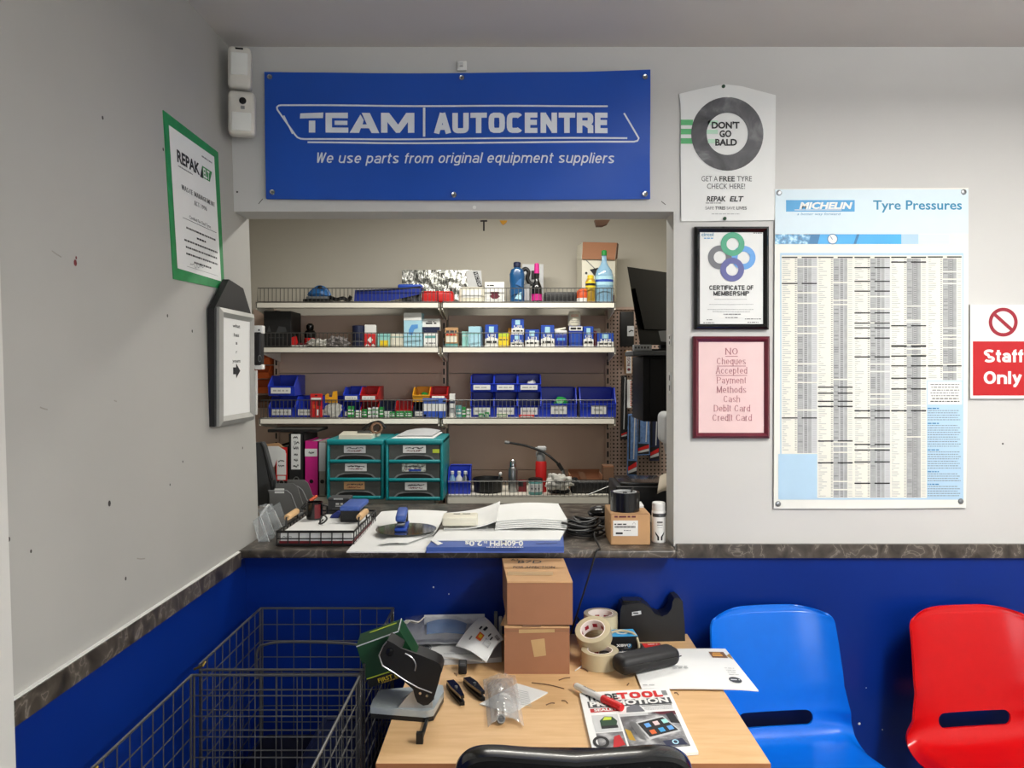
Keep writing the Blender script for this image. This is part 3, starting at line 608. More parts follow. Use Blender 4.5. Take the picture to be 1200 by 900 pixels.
# --- black board with silver snap frame and arrow
y0, y1, z0, z1 = 2.290, 2.600, 1.432, 1.795; th = .034
t = thing('arrow_notice', 'narrow silver framed notice with a black arrow on a black backing board', 'sign', (xw(1.6), 2.48, z0))
m = MB(); xa = xw(1.6) + .001
m.prism([(xa, y0, z0), (xa, y1, z0 + .004), (xa, y1, z1), (xa, y1 - .07, z1 + .075), (xa, y0 + .115, z1 + .09), (xa, y0, z1 - .01)], (th - .014, 0, 0), 'black_soft'); m.build('backing_board', t)
m = MB(); fw = .028; f0, f1 = y0 + .014, y1 + .004; b0, b1 = z0, z1 - .005; xf = xa + th - .014
def fr(a, b, x): return Vector((x, a, b))
for (a, b, c, d2) in (((f0, b0), (f1, b0), (f1 - fw, b0 + fw), (f0 + fw, b0 + fw)), ((f1, b0), (f1, b1), (f1 - fw, b1 - fw), (f1 - fw, b0 + fw)), ((f1, b1), (f0, b1), (f0 + fw, b1 - fw), (f1 - fw, b1 - fw)), ((f0, b1), (f0, b0), (f0 + fw, b0 + fw), (f0 + fw, b1 - fw))):
    mid = [((a[0] + d2[0]) / 2, (a[1] + d2[1]) / 2), ((b[0] + c[0]) / 2, (b[1] + c[1]) / 2)]
    vs = [fr(*a, xf), fr(*b, xf), fr(*mid[1], xf + .016), fr(*mid[0], xf + .016), fr(*c, xf + .006), fr(*d2, xf + .006), fr(*a, xf + .009), fr(*b, xf + .009)]
    m.add(vs, [(0, 1, 7, 6), (6, 7, 2, 3), (3, 2, 4, 5)], 'aluminium')
m.build('snap_frame', t)
m = MB(); m.box(xf, xf + .005, f0 + fw * .8, f1 - fw * .8, b0 + fw * .8, b1 - fw * .8, 'paper'); pl = m.plane(lambda a, b, l: Vector((xf + .0055 + l, a, b))); cy = (f0 + f1) / 2
h_ = b1 - b0
for s, f_, w2 in (('what', .85, .034), ('has', .77, .024), ('a', .70, .008), ('r', .62, .006), ('yours', .54, .036)): pl.text(s, cy - w2, cy + w2 * .9, b0 + h_ * f_, b0 + h_ * f_ + .011, 'dark_grey', bold=.01)
az = b0 + h_ * .465; pl.poly([(cy - .03, az - .011), (cy - .004, az - .011), (cy - .004, az - .024), (cy + .032, az), (cy - .004, az + .024), (cy - .004, az + .011), (cy - .03, az + .011)], 'ink', .0004); m.build('notice_sheet', t)
# --- white bracket with black grip at the end of the side wall
d = 2.70; t = thing('hatch_latch', 'upright white bracket holding a black grip at the hatch edge beside the arrow notice', 'latch', (X(302, d), d, Z(433, d)))
m = MB(); m.rbox(X(297, d), X(308.5, d), d - .01, d + .02, Z(433, d), Z(427, d), .004, 'white'); m.rbox(X(297, d), X(308.5, d), d - .01, d + .02, Z(391, d), Z(381.5, d), .003, 'white'); m.rbox(X(296, d), X(299, d), d - .012, d + .02, Z(433, d), Z(381.5, d), .003, 'white'); m.box(X(304, d), X(305.5, d), d - .012, d - .009, Z(388, d), Z(386, d), 'black'); m.build('bracket', t)
m = MB(); m.rbox(X(298.5, d), X(308, d), d - .02, d + .018, Z(428, d), Z(389.5, d), .007, 'black_soft', 4); pl = m.front(d - .02, .0003); pl.ring(304.5, 420, 1.5, 2.1, 'steel', f=2); m.build('grip', t)
# long bar behind, down the hatch edge
m = MB(); m.rbox(X(298.5, 2.692), X(301.2, 2.692), 2.685, 2.70, Z(486, 2.692), Z(434, 2.692), .002, 'jamb_white'); m.build('edge_strip', None, 'thin white strip running down the hatch edge under the black grip', 'strip')
# ================================================================== THE STORE BEHIND THE HATCH
SD, BP = 4.30, 4.62                                # shelf front, back panel
zA, zB, zC = Z(354, SD), Z(406.5, SD), Z(490, SD); DD = 4.10; zD = Z(581.5, DD)
HOLE = .0
def bay(label, x0, x1, shelves, uprights):
    t = thing('shop_shelving', label, 'shelving', ((x0 + x1) / 2, BP, .3), 'shelving bays')
    m = MB(); m.box(x0 + .01, x1 - .01, BP, BP + .02, .1, 1.0, 'panel_tan'); m.box(x0 + .01, x1 - .01, BP, BP + .02, 1.003, 1.27, 'panel_tan'); m.box(x0 + .01, x1 - .01, BP, BP + .02, 1.273, 1.58, 'panel_tan'); m.box(x0 + .01, x1 - .01, BP, BP + .02, 1.583, 1.93, 'panel_tan'); m.build('back_panel', t)
    for x in uprights:
        m = MB(); m.box(x - .014, x + .014, BP - .012, BP + .03, .1, 1.96, 'panel_tan'); z = .2
        while z < 1.9: m.box(x - .005, x + .005, BP - .0135, BP - .0115, z, z + .035, 'black'); z += .055
        m.build('upright', t)
    for (z, a, b, fd, lip, gh, open_end) in shelves:
        m = MB(); m.box(a, b, fd, BP - .012, z - .004, z, 'shelf_white'); m.box(a, b, fd, fd + .004, z - lip, z, 'shelf_white'); m.box(a, b, fd, fd + .02, z - lip, z - lip + .003, 'shelf_white')
        for x in (a + .004, b - .004): m.prism([(x - .003, fd, z - lip - .008), (x - .003, fd + .03, z - lip - .012), (x - .003, BP - .012, z - .08), (x - .003, BP - .012, z), (x - .003, fd, z)], (.006, 0, 0), 'shelf_white')
        o = m.build('shelf', t)
        if gh:
            m = MB(); y = fd + .012; r = .0017
            m.tube([(a + .008, y, z), (a + .008, y, z + gh), (b - .008, y, z + gh), (b - .008, y, z)], .0026, 'wire', 6)
            m.tube([(a + .008, y, z + .004), (b - .008, y, z + .004)], r, 'wire', 5)
            n = round((b - a) / .0225)
            for i in range(1, n): x = a + (b - a) * i / n; m.box(x - r * .8, x + r * .8, y - r, y + r, z, z + gh, 'wire')
            m.build('wire_guard', o)
    return t
gA, gB, gC, gD = Z(337.5, SD) - zA, Z(390, SD) - zB, Z(469, SD) - zC, Z(564.5, DD) - zD
lx0, lx1, rx0, rx1 = X(299.5, SD), X(515, SD), X(517.5, SD), X(721.5, SD)
bay('shelving bay with files and teal drawer units on its lowest shelf', lx0, lx1, [(zA, lx0, lx1, SD, .034, gA, 0), (zB, X(307.5, SD), lx1, SD, .033, gB, 0), (zC, X(303.5, SD), lx1, SD, .034, gC, 0), (zD, lx0, lx1, DD, .042, 0, 0)], (X(324.5, BP), X(520.5, BP)))
bay('shelving bay with the big carton on top beside the pegboard', rx0, rx1, [(zA, rx0, rx1, SD, .034, gA, 0), (zB, rx0, rx1, SD, .033, gB, 0), (zC, rx0, rx1, SD, .034, gC, 0), (zD, -.3785, X(716, DD), DD, .042, gD, 0)], (X(712, BP),))
m = MB(); pd = 4.63; m.box(X(714, pd), X(790, pd), pd, pd + .02, Z(566, pd), Z(363, pd), 'pegboard'); m.box(X(714, pd), X(790, pd), pd - .015, pd + .02, Z(363, pd), Z(360, pd), 'panel_tan')
m.build('pegboard', None, 'tan perforated board hung with wiper packs beside the shelving', 'pegboard')

def K(px0, px1, pyt, z, d=4.37): return X(px0, d), X(px1, d), z, Z(pyt, d)
def pack(name, label, cat, px0, px1, pyt, z, key, d=4.37, dep=.06, decor=(), group=None, top=None, yaw=0):
    """a carton or packet standing on a shelf; decor in fractions of its front"""
    x0, x1, z0, z1 = K(px0, px1, pyt, z, d); w = x1 - x0; h = z1 - z0
    m = MB().at(((x0 + x1) / 2, d, z0), yaw); m.rbox(-w / 2, w / 2, 0, dep, 0, h, .0015, key, 1)
    pl = m.plane(lambda a, b, l: Vector((-w / 2 + a * w, -.0006 - l, b * h)))
    for q in decor:
        if q[0] == 't': pl.text(q[1], q[2], q[4], q[3], q[5], q[6], .0006, bold=.02)
        elif q[0] == 'w': pl.words(q[1], q[3], q[2], q[4], q[5], .0006, seed=len(label))
        elif q[0] == 'p': pl.poly(q[1], q[2], .0003)
        else: pl.rect(q[0], q[1], q[2], q[3], q[4], .0002 * (q[5] if len(q) > 5 else 1))
    return m.build(name, None, label, cat, group)

zA += .0006; zB += .0006; zC += .0006; zD += .0006
# ---------------------------------------------------------------- top shelf
d = 4.36
t = thing('power_tool', 'dark blue hand tool on a black mat at the end of the top shelf', 'tool', (X(374, d), d, zA))
m = MB(); m.rbox(X(356, d), X(386, d), d - .02, d + .10, zA, Z(350.5, d), .004, 'black'); m.rbox(X(359, d), X(385, d), d - .01, d + .09, Z(350.5, d), Z(347.5, d), .003, 'mid_grey'); m.build('sole', t)
m = MB(); m.blob(P(374, 345, d + .03), (.058, .045, .030), 'tool_blue', .12, 2, 4); m.tube(smooth_path([P(362, 347, d + .03), P(366, 342, d + .03), P(374, 337, d + .03), P(382, 340, d + .03), P(386, 347, d + .03)]), .013, 'tool_blue', 10); m.build('body', t)
m = MB(); m.blob(P(375.5, 337, d + .03), (.018, .018, .011), 'black', .05); m.build('knob', t)
m = MB(); m.tube(smooth_path([P(386, 348, d + .03), P(394, 351, d), P(402, 349.5, d), P(408, 352, d + .02), P(411.5, 347, d + .02)]), .011, 'black', 8); m.build('hose', t)
t = thing('tool_case', 'long royal blue soft case lying behind the wire guard on the top shelf', 'case', (X(455, d), d, zA))
m = MB(); m.hexa([P(415, 353, d - .02), P(455, 353, d - .02), P(455, 353, d + .12), P(415, 353, d + .12)], [P(416, 340, d - .02), P(456, 338.5, d - .02), P(456, 338.5, d + .12), P(416, 340, d + .12)], 'royal')
m.hexa([P(455, 353, d - .02), P(493, 344.5, d - .02), P(493, 344.5, d + .12), P(455, 353, d + .12)], [P(455.5, 338.6, d - .02), P(494, 335, d - .02), P(494, 335, d + .12), P(455.5, 338.6, d + .12)], 'royal'); m.build('body', t)
m = MB(); m.tube([P(417, 341, d - .022), P(455, 339.5, d - .022), P(493, 336, d - .022)], .004, 'navy', 6); m.build('zip', t)
m = MB(); m.rbox(X(466, d), X(494, d), d + .0, d + .11, Z(338, d), Z(333, d), .008, 'blue'); m.build('flap_pocket', t)
m = MB(); x0, x1, z0, z1 = K(495, 532, 341.5, zA); m.rbox(x0, x1, 4.335, 4.45, z0, z1, .018, 'red', 4); m.box((x0 + x1) / 2 - .002, (x0 + x1) / 2 + .002, 4.333, 4.337, z0 + .008, z1 - .008, 'dark_red'); m.build('red_pouch', None, 'red rounded fabric pouch at the end of the blue case', 'pouch')
d = 4.48
t = thing('foil_pack', 'silver film wrapped flat pack leaning at the back of the top shelf', 'package', (X(516, d), d, zA))
m = MB(); m.sheet(lambda u, v: P(471 + u * 82, 355 - v * 38.5, d + .03 * v) + Vector((0, .004 * mnoise.noise((u * 9, v * 6, 2)), 0)), 40, 20, 'foil', .012); m.build('film', t)
m = MB(); m.hexa([P(550, 355, d), P(566, 355, d), P(566, 355, d + .05), P(550, 355, d + .05)], [P(546, 317, d), P(564, 317, d), P(564, 317, d + .05), P(546, 317, d + .05)], 'light_grey'); pl = m.plane(lambda a, b, l: P(555 + b + a * 7 / 22, 320 + a, d - .002 - l)); pl.poly([(-1.5, 0), (16, 0), (16, 5), (-1.5, 5)], 'ink'); pl.text('VECTOR', -1, 15.5, 1, 4.4, 'paper_grey', .0006, bold=.02)
m.build('end_card', t)
m = MB(); x0, x1, z0, z1 = K(538, 568, 336, zA, 4.36); m.rbox(x0, x1, 4.36, 4.44, z0, z1, .012, 'cream', 3); m.box(x0 + .02, x1 - .02, 4.357, 4.361, z0 + .03, z1 - .02, 'paper'); m.build('pale_packet', None, 'pale cream packet standing below the silver film pack', 'packet')
pack('white_box', 'white box printed with a dark brown emblem on the top shelf', 'box', 568, 591, 330.3, zA, 'white', 4.34, .07, [('p', [(.3, .52), (.7, .52), (.78, .46), (.66, .40), (.78, .30), (.62, .18), (.4, .18), (.24, .32), (.36, .40), (.24, .46)], 'maroon'), ('w', .12, .80, .5, .05, 'ink'), (.1, .1, .9, .13, 'pale_ink')])
def bottle(name, label, cat, cx, d, z, prof, key, cap=None, capkey=None, bands=(), sx=1, sy=1, group=None, capname='cap'):
    t = thing(name, label, cat, (X(cx, d), d, z), group); c = (X(cx, d), d, z)
    m = MB(); m.lathe(prof, c, key, 28, sx, sy); m.build('body', t)
    if cap: m = MB(); m.lathe(cap, c, capkey, 24, sx, sy if sy == 1 else 1); m.build(capname, t)
    for nm, pr, k in bands: m = MB(); m.lathe(pr, c, k, 28, sx, sy, True); m.build(nm, t)
    return t
def band(r, z0, z1): return [(r - .003, z0), (r + .0007, z0), (r + .0007, z1), (r - .003, z1)]
# oil bottle with shoulder and grip
d = 4.38; t = thing('oil_bottle', 'tall glossy blue oil bottle on the top shelf beside the grey box', 'bottle', (X(606, d), d, zA)); c = (X(606, d), d, zA)
m = MB(); m.lathe([(.036, 0), (.043, .006), (.044, .07), (.041, .10), (.045, .13), (.045, .165), (.036, .192), (.020, .20), (.019, .21)], c, 'oil_blue', 28, .95, .7)
pl = m.plane(lambda a, b, l: Vector((X(a, d - .034), d - .0345 - l, Z(b, d - .034)))); pl.poly([(603, 350), (607, 344), (611, 342), (611, 351)], 'light_blue'); pl.poly([(604, 333), (608, 328), (611, 326), (611, 336)], 'tool_blue'); m.build('body', t)
m = MB(); m.lathe([(.021, .207), (.0215, .228), (.017, .234)], c, 'navy', 20); m.build('cap', t)
# grey box with black handle thing
pack('spare_part_box', 'grey and white upright box with a black square print behind the oil bottle', 'box', 612, 637, 309.5, zA, 'light_grey', 4.50, .06, [(.05, .55, .95, .95, 'paper_grey'), (.42, .62, .66, .84, 'ink', 2), (.1, .1, .5, .5, 'white')])
d = 4.435; t = thing('spray_gun', 'black curved pistol grip tool standing before the grey box', 'tool', (X(617, d), d, zA))
m = MB(); m.tube(smooth_path([P(611, 318, d), P(616, 315, d), P(619.5, 319, d), P(618, 326, d), P(621, 332, d), P(626, 333.5, d)]), .012, 'black', 10); m.build('grip', t)
m = MB(); m.rbox(X(612, d), X(621.5, d), d - .02, d + .03, zA, Z(333, d), .006, 'mid_grey'); m.box(X(614, d), X(620, d), d - .022, d - .019, zA + .02, Z(338, d), 'paper_grey'); m.build('base_block', t)
m = MB(); m.rbox(X(611.5, d), X(615, d), d - .014, d + .01, Z(333, d), Z(320, d), .003, 'white'); m.build('trigger_tag', t)
bottle('additive_bottle', 'slim black bottle with pink cap and pink label on the top shelf', 'bottle', 629, 4.37, zA, [(.027, 0), (.03, .004), (.03, .085), (.024, .105), (.014, .125), (.012, .14)], 'black_gloss', [(.015, .165), (.015, .172), (.013, .222), (.009, .226)], 'pink', [('label', band(.03, .012, .05), 'pink'), ('neck', [(.011, .138), (.013, .138), (.016, .168), (.011, .168)], 'black')])
m = MB(); d = 4.40; m.rbox(X(638, d), X(678, d), d, d + .12, zA, Z(342.5, d), .005, 'black', 2); m.box(X(641, d), X(675, d), d + .01, d + .11, Z(342.5, d), Z(342, d), 'dark_grey'); m.build('black_tray', None, 'low flat black tray behind the top wire guard', 'tray')
# big carton
d = 4.45; t = thing('large_carton', 'large white carton with brown open flap standing on the top shelf', 'carton', (X(699, d), d, zA))
m = MB(); m.hexa([P(682, 353.5, d), P(720, 353.5, d), P(722, 353.5, d + .14), P(676, 353.5, d + .14)], [P(682, 304, d), P(721, 305, d), P(723, 303, d + .14), P(676, 303, d + .14)], 'cream')
pl = m.front(d, .0012); pl.poly([(691, 316), (704, 313), (698, 325)], 'ink'); pl.line([(687, 305), (701, 319)], 1, 'grey_ink'); pl.disc(687, 320, 1.4, 'ink'); pl.rect(696, 346, 720, 353, 'dark_red'); m.build('box_body', t)
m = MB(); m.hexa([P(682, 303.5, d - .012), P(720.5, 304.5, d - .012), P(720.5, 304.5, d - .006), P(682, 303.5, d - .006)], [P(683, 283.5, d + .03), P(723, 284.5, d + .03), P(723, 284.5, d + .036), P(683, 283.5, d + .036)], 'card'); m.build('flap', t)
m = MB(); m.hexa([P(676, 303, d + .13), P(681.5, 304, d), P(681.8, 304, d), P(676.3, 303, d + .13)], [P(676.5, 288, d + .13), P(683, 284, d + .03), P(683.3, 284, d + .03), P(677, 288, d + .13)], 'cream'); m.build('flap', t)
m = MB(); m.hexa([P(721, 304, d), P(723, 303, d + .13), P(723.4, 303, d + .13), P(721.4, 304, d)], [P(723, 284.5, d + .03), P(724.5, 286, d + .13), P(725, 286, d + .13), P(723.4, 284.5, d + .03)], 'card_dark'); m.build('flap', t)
bottle('orange_can', 'squat orange and white can in front of the big carton', 'can', 683, 4.36, zA, [(.033, 0), (.034, .03), (.034, .062), (.026, .075), (.012, .08)], 'orange', bands=[('label', band(.034, .002, .026), 'white')])
bottle('aerosol', 'yellow and gold aerosol can on the top shelf before the carton', 'spray can', 692, 4.35, zA, [(.026, 0), (.028, .004), (.028, .12), (.02, .135)], 'gold', [(.018, .134), (.018, .152), (.014, .156)], 'yellow', [('label', band(.028, .075, .118), 'yellow'), ('stripe', band(.0281, .095, .108), 'ink')])
bottle('screenwash_bottle', 'translucent blue screenwash bottle with long neck and green cap', 'bottle', 708, 4.37, zA, [(.05, 0), (.054, .006), (.054, .155), (.046, .185), (.024, .215), (.016, .235), (.014, .275)], 'clear_blue', [(.016, .27), (.016, .295), (.011, .30)], 'green', [('label', band(.0542, .10, .15), 'light_blue'), ('print', band(.0546, .118, .132), 'blue')], sx=.95, sy=.7)

# ---------------------------------------------------------------- second shelf
pack('black_box', 'large matt black box at the end of the second shelf', 'box', 309, 341, 364.5, zB, 'black_soft', 4.36, .2, [('p', [(.12, .42), (.2, .6), (.28, .42)], 'dark_grey'), ('p', [(.45, .4), (.55, .58), (.8, .55), (.85, .42)], 'dark_grey'), ('w', .2, .25, .75, .03, 'dark_grey')])
d = 4.36; t = thing('bulb_tray', 'shallow white tray with red fitting on the second shelf', 'tray', (X(349, d), d, zB))
m = MB(); m.box(X(338, d), X(361, d), d, d + .06, zB, Z(404.5, d), 'white'); m.build('base', t)
m = MB(); m.prism([P(338, 404.5, d + .01), P(348, 404.5, d + .01), P(346, 394, d + .01), P(340, 396, d + .01)], (0, .03, 0), 'red'); m.rbox(X(348, d), X(360, d), d + .005, d + .03, Z(404.5, d), Z(402, d), .002, 'dark_red'); m.build('red_clip', t)
t = thing('spray_nozzle_bottle', 'small black bottle with bulbous black top over a red base', 'bottle', (X(364, d), d, zB)); c = (X(363.5, d + .11), d + .11, zB)
m = MB(); m.lathe([(.034, 0), (.034, .05), (.028, .056)], c, 'red', 20); m.build('base', t)
m = MB(); m.lathe([(.03, .056), (.034, .062), (.034, .085), (.024, .10)], c, 'black', 20); m.build('body', t)
m = MB(); m.lathe([(.016, .10), (.022, .112), (.021, .13), (.012, .14)], c, 'black_gloss', 20); m.build('bulb', t)
for i, (a, b, tp, k, lb) in enumerate(((361, 383, 397.5, 'crumple', 'heap of crumpled white polythene bags on the second shelf'), (384, 408, 394.5, 'crumple_grey', 'heap of crumpled grey polythene bags on the second shelf'))):
    m = MB(); x0, x1, z0, z1 = K(a, b, tp, zB); m.blob(((x0 + x1) / 2, 4.38, z0 + (z1 - z0) * .35), ((x1 - x0) / 2, .05, (z1 - z0) * .62), k, .35, 3, i, 4, zB); m.build('plastic_bag', None, lb, 'bag')
bottle('navy_can', 'short navy blue tin next to the red checked box', 'tin', 420, 4.37, zB, [(.033, 0), (.034, .002), (.034, .108), (.031, .112)], 'navy', [(.0345, .108), (.0345, .12), (.03, .123)], 'navy', [('print', band(.034, .03, .034), 'mid_grey')])
o = pack('checked_box', 'red and white diamond checked carton on the second shelf', 'box', 427.3, 440.5, 380.5, zB, 'white', 4.36, .07, [(0, 0, 1, .6, 'red')] + [('p', [(.5 * a, .3 * b + .02), (.5 * a + .25, .3 * b + .16), (.5 * a + .5, .3 * b + .02), (.5 * a + .25, .3 * b - .12 if b else .02)], 'white') for a, b in ((0, 0), (.5, 1), (1, 0))], yaw=.12)
pack('filter_box', 'pale mint box with a yellow square beside the red checked carton', 'box', 442.5, 456.5, 391, zB, 'mint', 4.37, .07, [(.2, .02, .9, .5, 'yellow'), (.0, .78, 1, .84, 'mint_dark')])
pack('filter_box', 'plain pale green-white box standing between mint box and tall blue box', 'box', 457.5, 473, 391, zB, 'cream', 4.37, .07, [(0, .72, 1, .78, 'mint_dark'), (.2, .1, .24, .6, 'pale_ink')])
pack('tall_box', 'tall pale blue carton with darker blue print on the second shelf', 'box', 473, 494, 366.5, zB, 'light_blue', 4.35, .09, [(0, .78, 1, 1, 'white'), ('p', [(.28, .5), (.45, .65), (.8, .66), (.8, .55), (.6, .52), (.5, .36), (.32, .36)], 'ring_blue'), (0, .29, 1, .31, 'mint_dark')], yaw=-.06)
pack('bulb_box', 'white box with dark base stripe under the printed white one', 'box', 496.5, 512.5, 387.5, zB, 'white', 4.37, .07, [(0, .88, 1, 1, 'navy'), (.1, .55, .9, .7, 'mint_dark'), ('w', .15, .2, .85, .08, 'grey_ink')])
pack('bulb_box', 'white printed carton stacked on the box by the shelf joint', 'box', 495, 515.5, 373.5, Z(387.3, 4.37), 'white', 4.37, .07, [(0, 0, 1, .3, 'navy'), ('w', .2, .55, .8, .12, 'ink'), ('w', .3, .72, .7, .08, 'grey_ink')])
pack('printed_box', 'beige patterned box with teal base just past the shelf joint', 'box', 521.5, 536.5, 383.8, zB, 'card_light', 4.36, .08, [(0, 0, 1, .18, 'mint_dark'), (.08, .25, .92, .55, 'cream'), ('w', .1, .75, .9, .1, 'dark_grey'), ('w', .1, .6, .9, .08, 'red')])
pack('mint_box', 'low mint green box in the row on the second shelf', 'box', 541, 549, 388.5, zB, 'mint', 4.40, .08, [(0, .7, 1, .74, 'white')])
pack('mint_box', 'larger pale aqua box beside the low mint one', 'box', 548.8, 563, 382.5, zB, 'light_blue', 4.36, .10, [(0, .62, 1, .66, 'mint')], yaw=-.12)
BL = [(0, .0, 1, .38, 'white'), ('p', [(0, .36), (.2, .42), (.5, .45), (.8, .42), (1, .36)], 'white'), (.3, .62, .68, .92, 'light_blue'), ('w', .1, .18, .9, .1, 'ink'), ('t', 'UFI', .2, .44, .82, .58, 'white')]
def blue_box(label, a, b, tp, d=4.36, z=None, extra=()):
    return pack('blue_box', label, 'box', a, b, tp, zB if z is None else z, 'blue', d, .08, BL + list(extra), 'blue and white boxes on the second shelf')
blue_box('blue and white box between the aqua and the yellow boxes', 568.5, 583.5, 380.5)
pack('yellow_box', 'bright yellow box low in the row of blue boxes', 'box', 584, 596, 390.5, zB, 'yellow', 4.37, .08, [(0, .75, 1, 1, 'lime'), ('w', .1, .5, .9, .08, 'dark_grey')])
m = MB(); m.rbox(X(595.5, 4.42), X(600.5, 4.42), 4.42, 4.50, zB, Z(384, 4.42), .002, 'bin_yellow', 1); m.build('orange_box', None, 'narrow orange box edge peeping behind the tall blue stack', 'box')
blue_box('lower violet-blue box of the stacked pair on the second shelf', 598.5, 613.5, 392.2)
blue_box('upper blue box stacked highest among the blue boxes', 599.5, 614, 373.5, 4.36, Z(392, 4.36))
blue_box('blue and white box just after the tall blue stack', 615.5, 632, 386)
blue_box('wider blue box with light blue print before the sachets', 634, 649.5, 381)
d = 4.36
m = MB(); m.rbox(X(650.5, d), X(665, d), d, d + .08, zB, Z(391.5, d), .006, 'royal', 2); m.box(X(653, d), X(662, d), d - .001, d + .001, Z(399, d), Z(396, d), 'ring_blue'); m.build('blue_packet', None, 'crinkled royal blue packet under the white sachets', 'packet')
m = MB().at(P(657, 390.2, d + .02), 0, 0, math.radians(2)); m.rbox(-.034, .036, 0, .06, -.005, .016, .003, 'white', 2); m.build('sachet', None, 'flat white sachet lying level on the royal blue packet', 'sachet', 'sachets on the second shelf')
m = MB().at(P(656, 386.3, d + .03), 0, 0, math.radians(-9)); m.rbox(-.036, .036, 0, .05, -.002, .009, .003, 'cream', 2); m.build('sachet', None, 'tilted cream sachet topmost on the royal blue packet', 'sachet', 'sachets on the second shelf')
pack('label_box', 'dark blue box with white label strip under the white tub', 'box', 667, 682.5, 382, zB, 'royal', 4.36, .08, [(.0, .78, 1, .98, 'white'), ('w', .1, .83, .9, .10, 'ink'), (.15, .02, .85, .7, 'blue')])
t = thing('white_tub', 'white rounded tub standing highest on the second shelf', 'tub', (X(673, 4.39), 4.39, Z(382, 4.36))); c = (X(673, 4.39), 4.39, Z(382, 4.36) + .001)
m = MB(); m.lathe([(.034, 0), (.036, .003), (.036, .065), (.031, .08), (.024, .084)], c, 'cream', 24); pl = m.plane(lambda a, b, l: Vector((c[0] + .0368 * math.sin(a), c[1] - .0368 * math.cos(a), c[2] + b)))
for b in (.02, .03, .052, .06): pl.words(-.6, .6, b, .0028, 'grey_ink' if b < .05 else 'orange', seed=int(b * 999))
m.build('body', t)
blue_box('blue and white box standing right after the white tub', 683.8, 695.5, 382.5)
pack('red_box', 'thin dark red box edge between two blue boxes', 'box', 696, 699, 388, zB, 'dark_red', 4.40, .07)
blue_box('low blue box at the far end of the second shelf by the pegboard', 700, 719, 390.3)
m = MB(); m.rbox(X(694, 4.46), X(704, 4.46), 4.46, 4.52, zB, Z(384.5, 4.46), .01, 'cream', 2); m.build('cream_tube', None, 'cream packet half hidden behind the last two blue boxes', 'packet')

# ---------------------------------------------------------------- open-front bins
def bin_(label, px0, px1, pyt, z, key, d=4.335, dep=.22, card='white', group='open-fronted bins on the third shelf', stuff=None, cw=(.12, .85)):
    x0, x1, z0, z1 = K(px0, px1, pyt, z, d); h = z1 - z0; w = x1 - x0; th = .003
    t = thing('storage_bin', label, 'storage bin', ((x0 + x1) / 2, d + dep / 2, z0), group)
    m = MB(); m.box(x0, x1, d + .012, d + dep, z0, z0 + th, key); m.box(x0, x1, d + dep - th, d + dep, z0, z1 - h * .04, key)
    sd = [(d + .012, z0), (d + dep, z0), (d + dep, z1 - h * .04), (d + dep * .34, z1 - h * .04), (d + .004, z0 + h * .48), (d, z0 + h * .42)]
    for x in (x0, x1 - th): m.prism([(x, a, b) for a, b in sd], (th, 0, 0), key)
    m.hexa([(x0, d + .012, z0), (x1, d + .012, z0), (x1, d + .016, z0), (x0, d + .016, z0)], [(x0, d, z0 + h * .44), (x1, d, z0 + h * .44), (x1, d + .004, z0 + h * .44), (x0, d + .004, z0 + h * .44)], key)
    for x in (x0 + .0015, x1 - .0015): m.tube([(x, d + .002, z0 + h * .42), (x, d + .004, z0 + h * .5), (x, d + dep * .34, z1 - h * .04)], .0032, key, 6)
    m.tube([(x0, d, z0 + h * .44), (x1, d, z0 + h * .44)], .0032, key, 6); m.tube([(x0, d + dep - .003, z1 - h * .04), (x1, d + dep - .003, z1 - h * .04)], .004, key, 6)
    m.build('tray', t)
    if card:
        m = MB(); y0 = d - .0032; m.box(x0 + w * cw[0], x0 + w * cw[1], y0 - .0008, y0 + .006, z0 + h * .12, z0 + h * .39, card)
        pl = m.plane(lambda a, b, l: Vector((x0 + w * a, y0 - .0012 - l, z0 + h * b))); pl.words(cw[0] + .08, cw[1] - .08, .22, .07, 'pale_ink', seed=int(px0)); m.build('label_card', t)
    if stuff:
        m = MB(); m.blob(((x0 + x1) / 2 + w * .1, d + dep * .4, z0 + h * .45), (w * .2, .03, h * .2), stuff, .3, 3, int(px0), 2); m.build('contents', t)
    return t
bin_('upper blue bin of the stack beside the orange bins on the third shelf', 314, 345, 439.5, Z(464, 4.335), 'bin_blue')
bin_('lower blue bin of the stack beside the orange bins on the third shelf', 314.5, 345.5, 464.3, zC, 'bin_blue')
bin_('lower blue bin with white label behind the red blister pack', 346, 374, 464.5, zC, 'bin_blue')
bin_('lower blue bin behind the yellow card and white bag', 374.5, 401, 465, zC, 'bin_blue')
bin_('upper blue bin beside the red bin on the third shelf', 402, 421.5, 453.3, Z(471, 4.335), 'bin_blue', dep=.2)
bin_('upper red bin beside a blue one on the third shelf', 422, 442.5, 453.3, Z(471, 4.335), 'bin_red', dep=.2)
bin_('blue bin half hidden by green packets, under the upper blue bin', 402, 421.5, 471, zC, 'bin_blue', dep=.2)
bin_('red bin half hidden by small white boxes, under the upper red bin', 422, 442.5, 471, zC, 'bin_red', dep=.2)
bin_('dark blue low bin without stack in the middle of the shelf', 443.5, 462, 470, zC, 'navy', dep=.2)
bin_('low red bin in the row behind green cartons', 462.8, 483, 469.5, zC, 'bin_red', dep=.2)
bin_('yellow bin stacked above the third shelf', 483.5, 503.3, 453.8, Z(471, 4.335), 'bin_yellow', dep=.2, card=None, stuff='green')
bin_('upper red bin stacked next to the yellow one', 503.8, 524, 453.3, Z(471, 4.335), 'bin_red', dep=.2)
bin_('dark lower bin with white label under the yellow bin', 484, 503.3, 471, zC, 'navy', dep=.2)
bin_('lower bin hidden behind the blue and white box', 504, 523.5, 471, zC, 'navy', dep=.2)
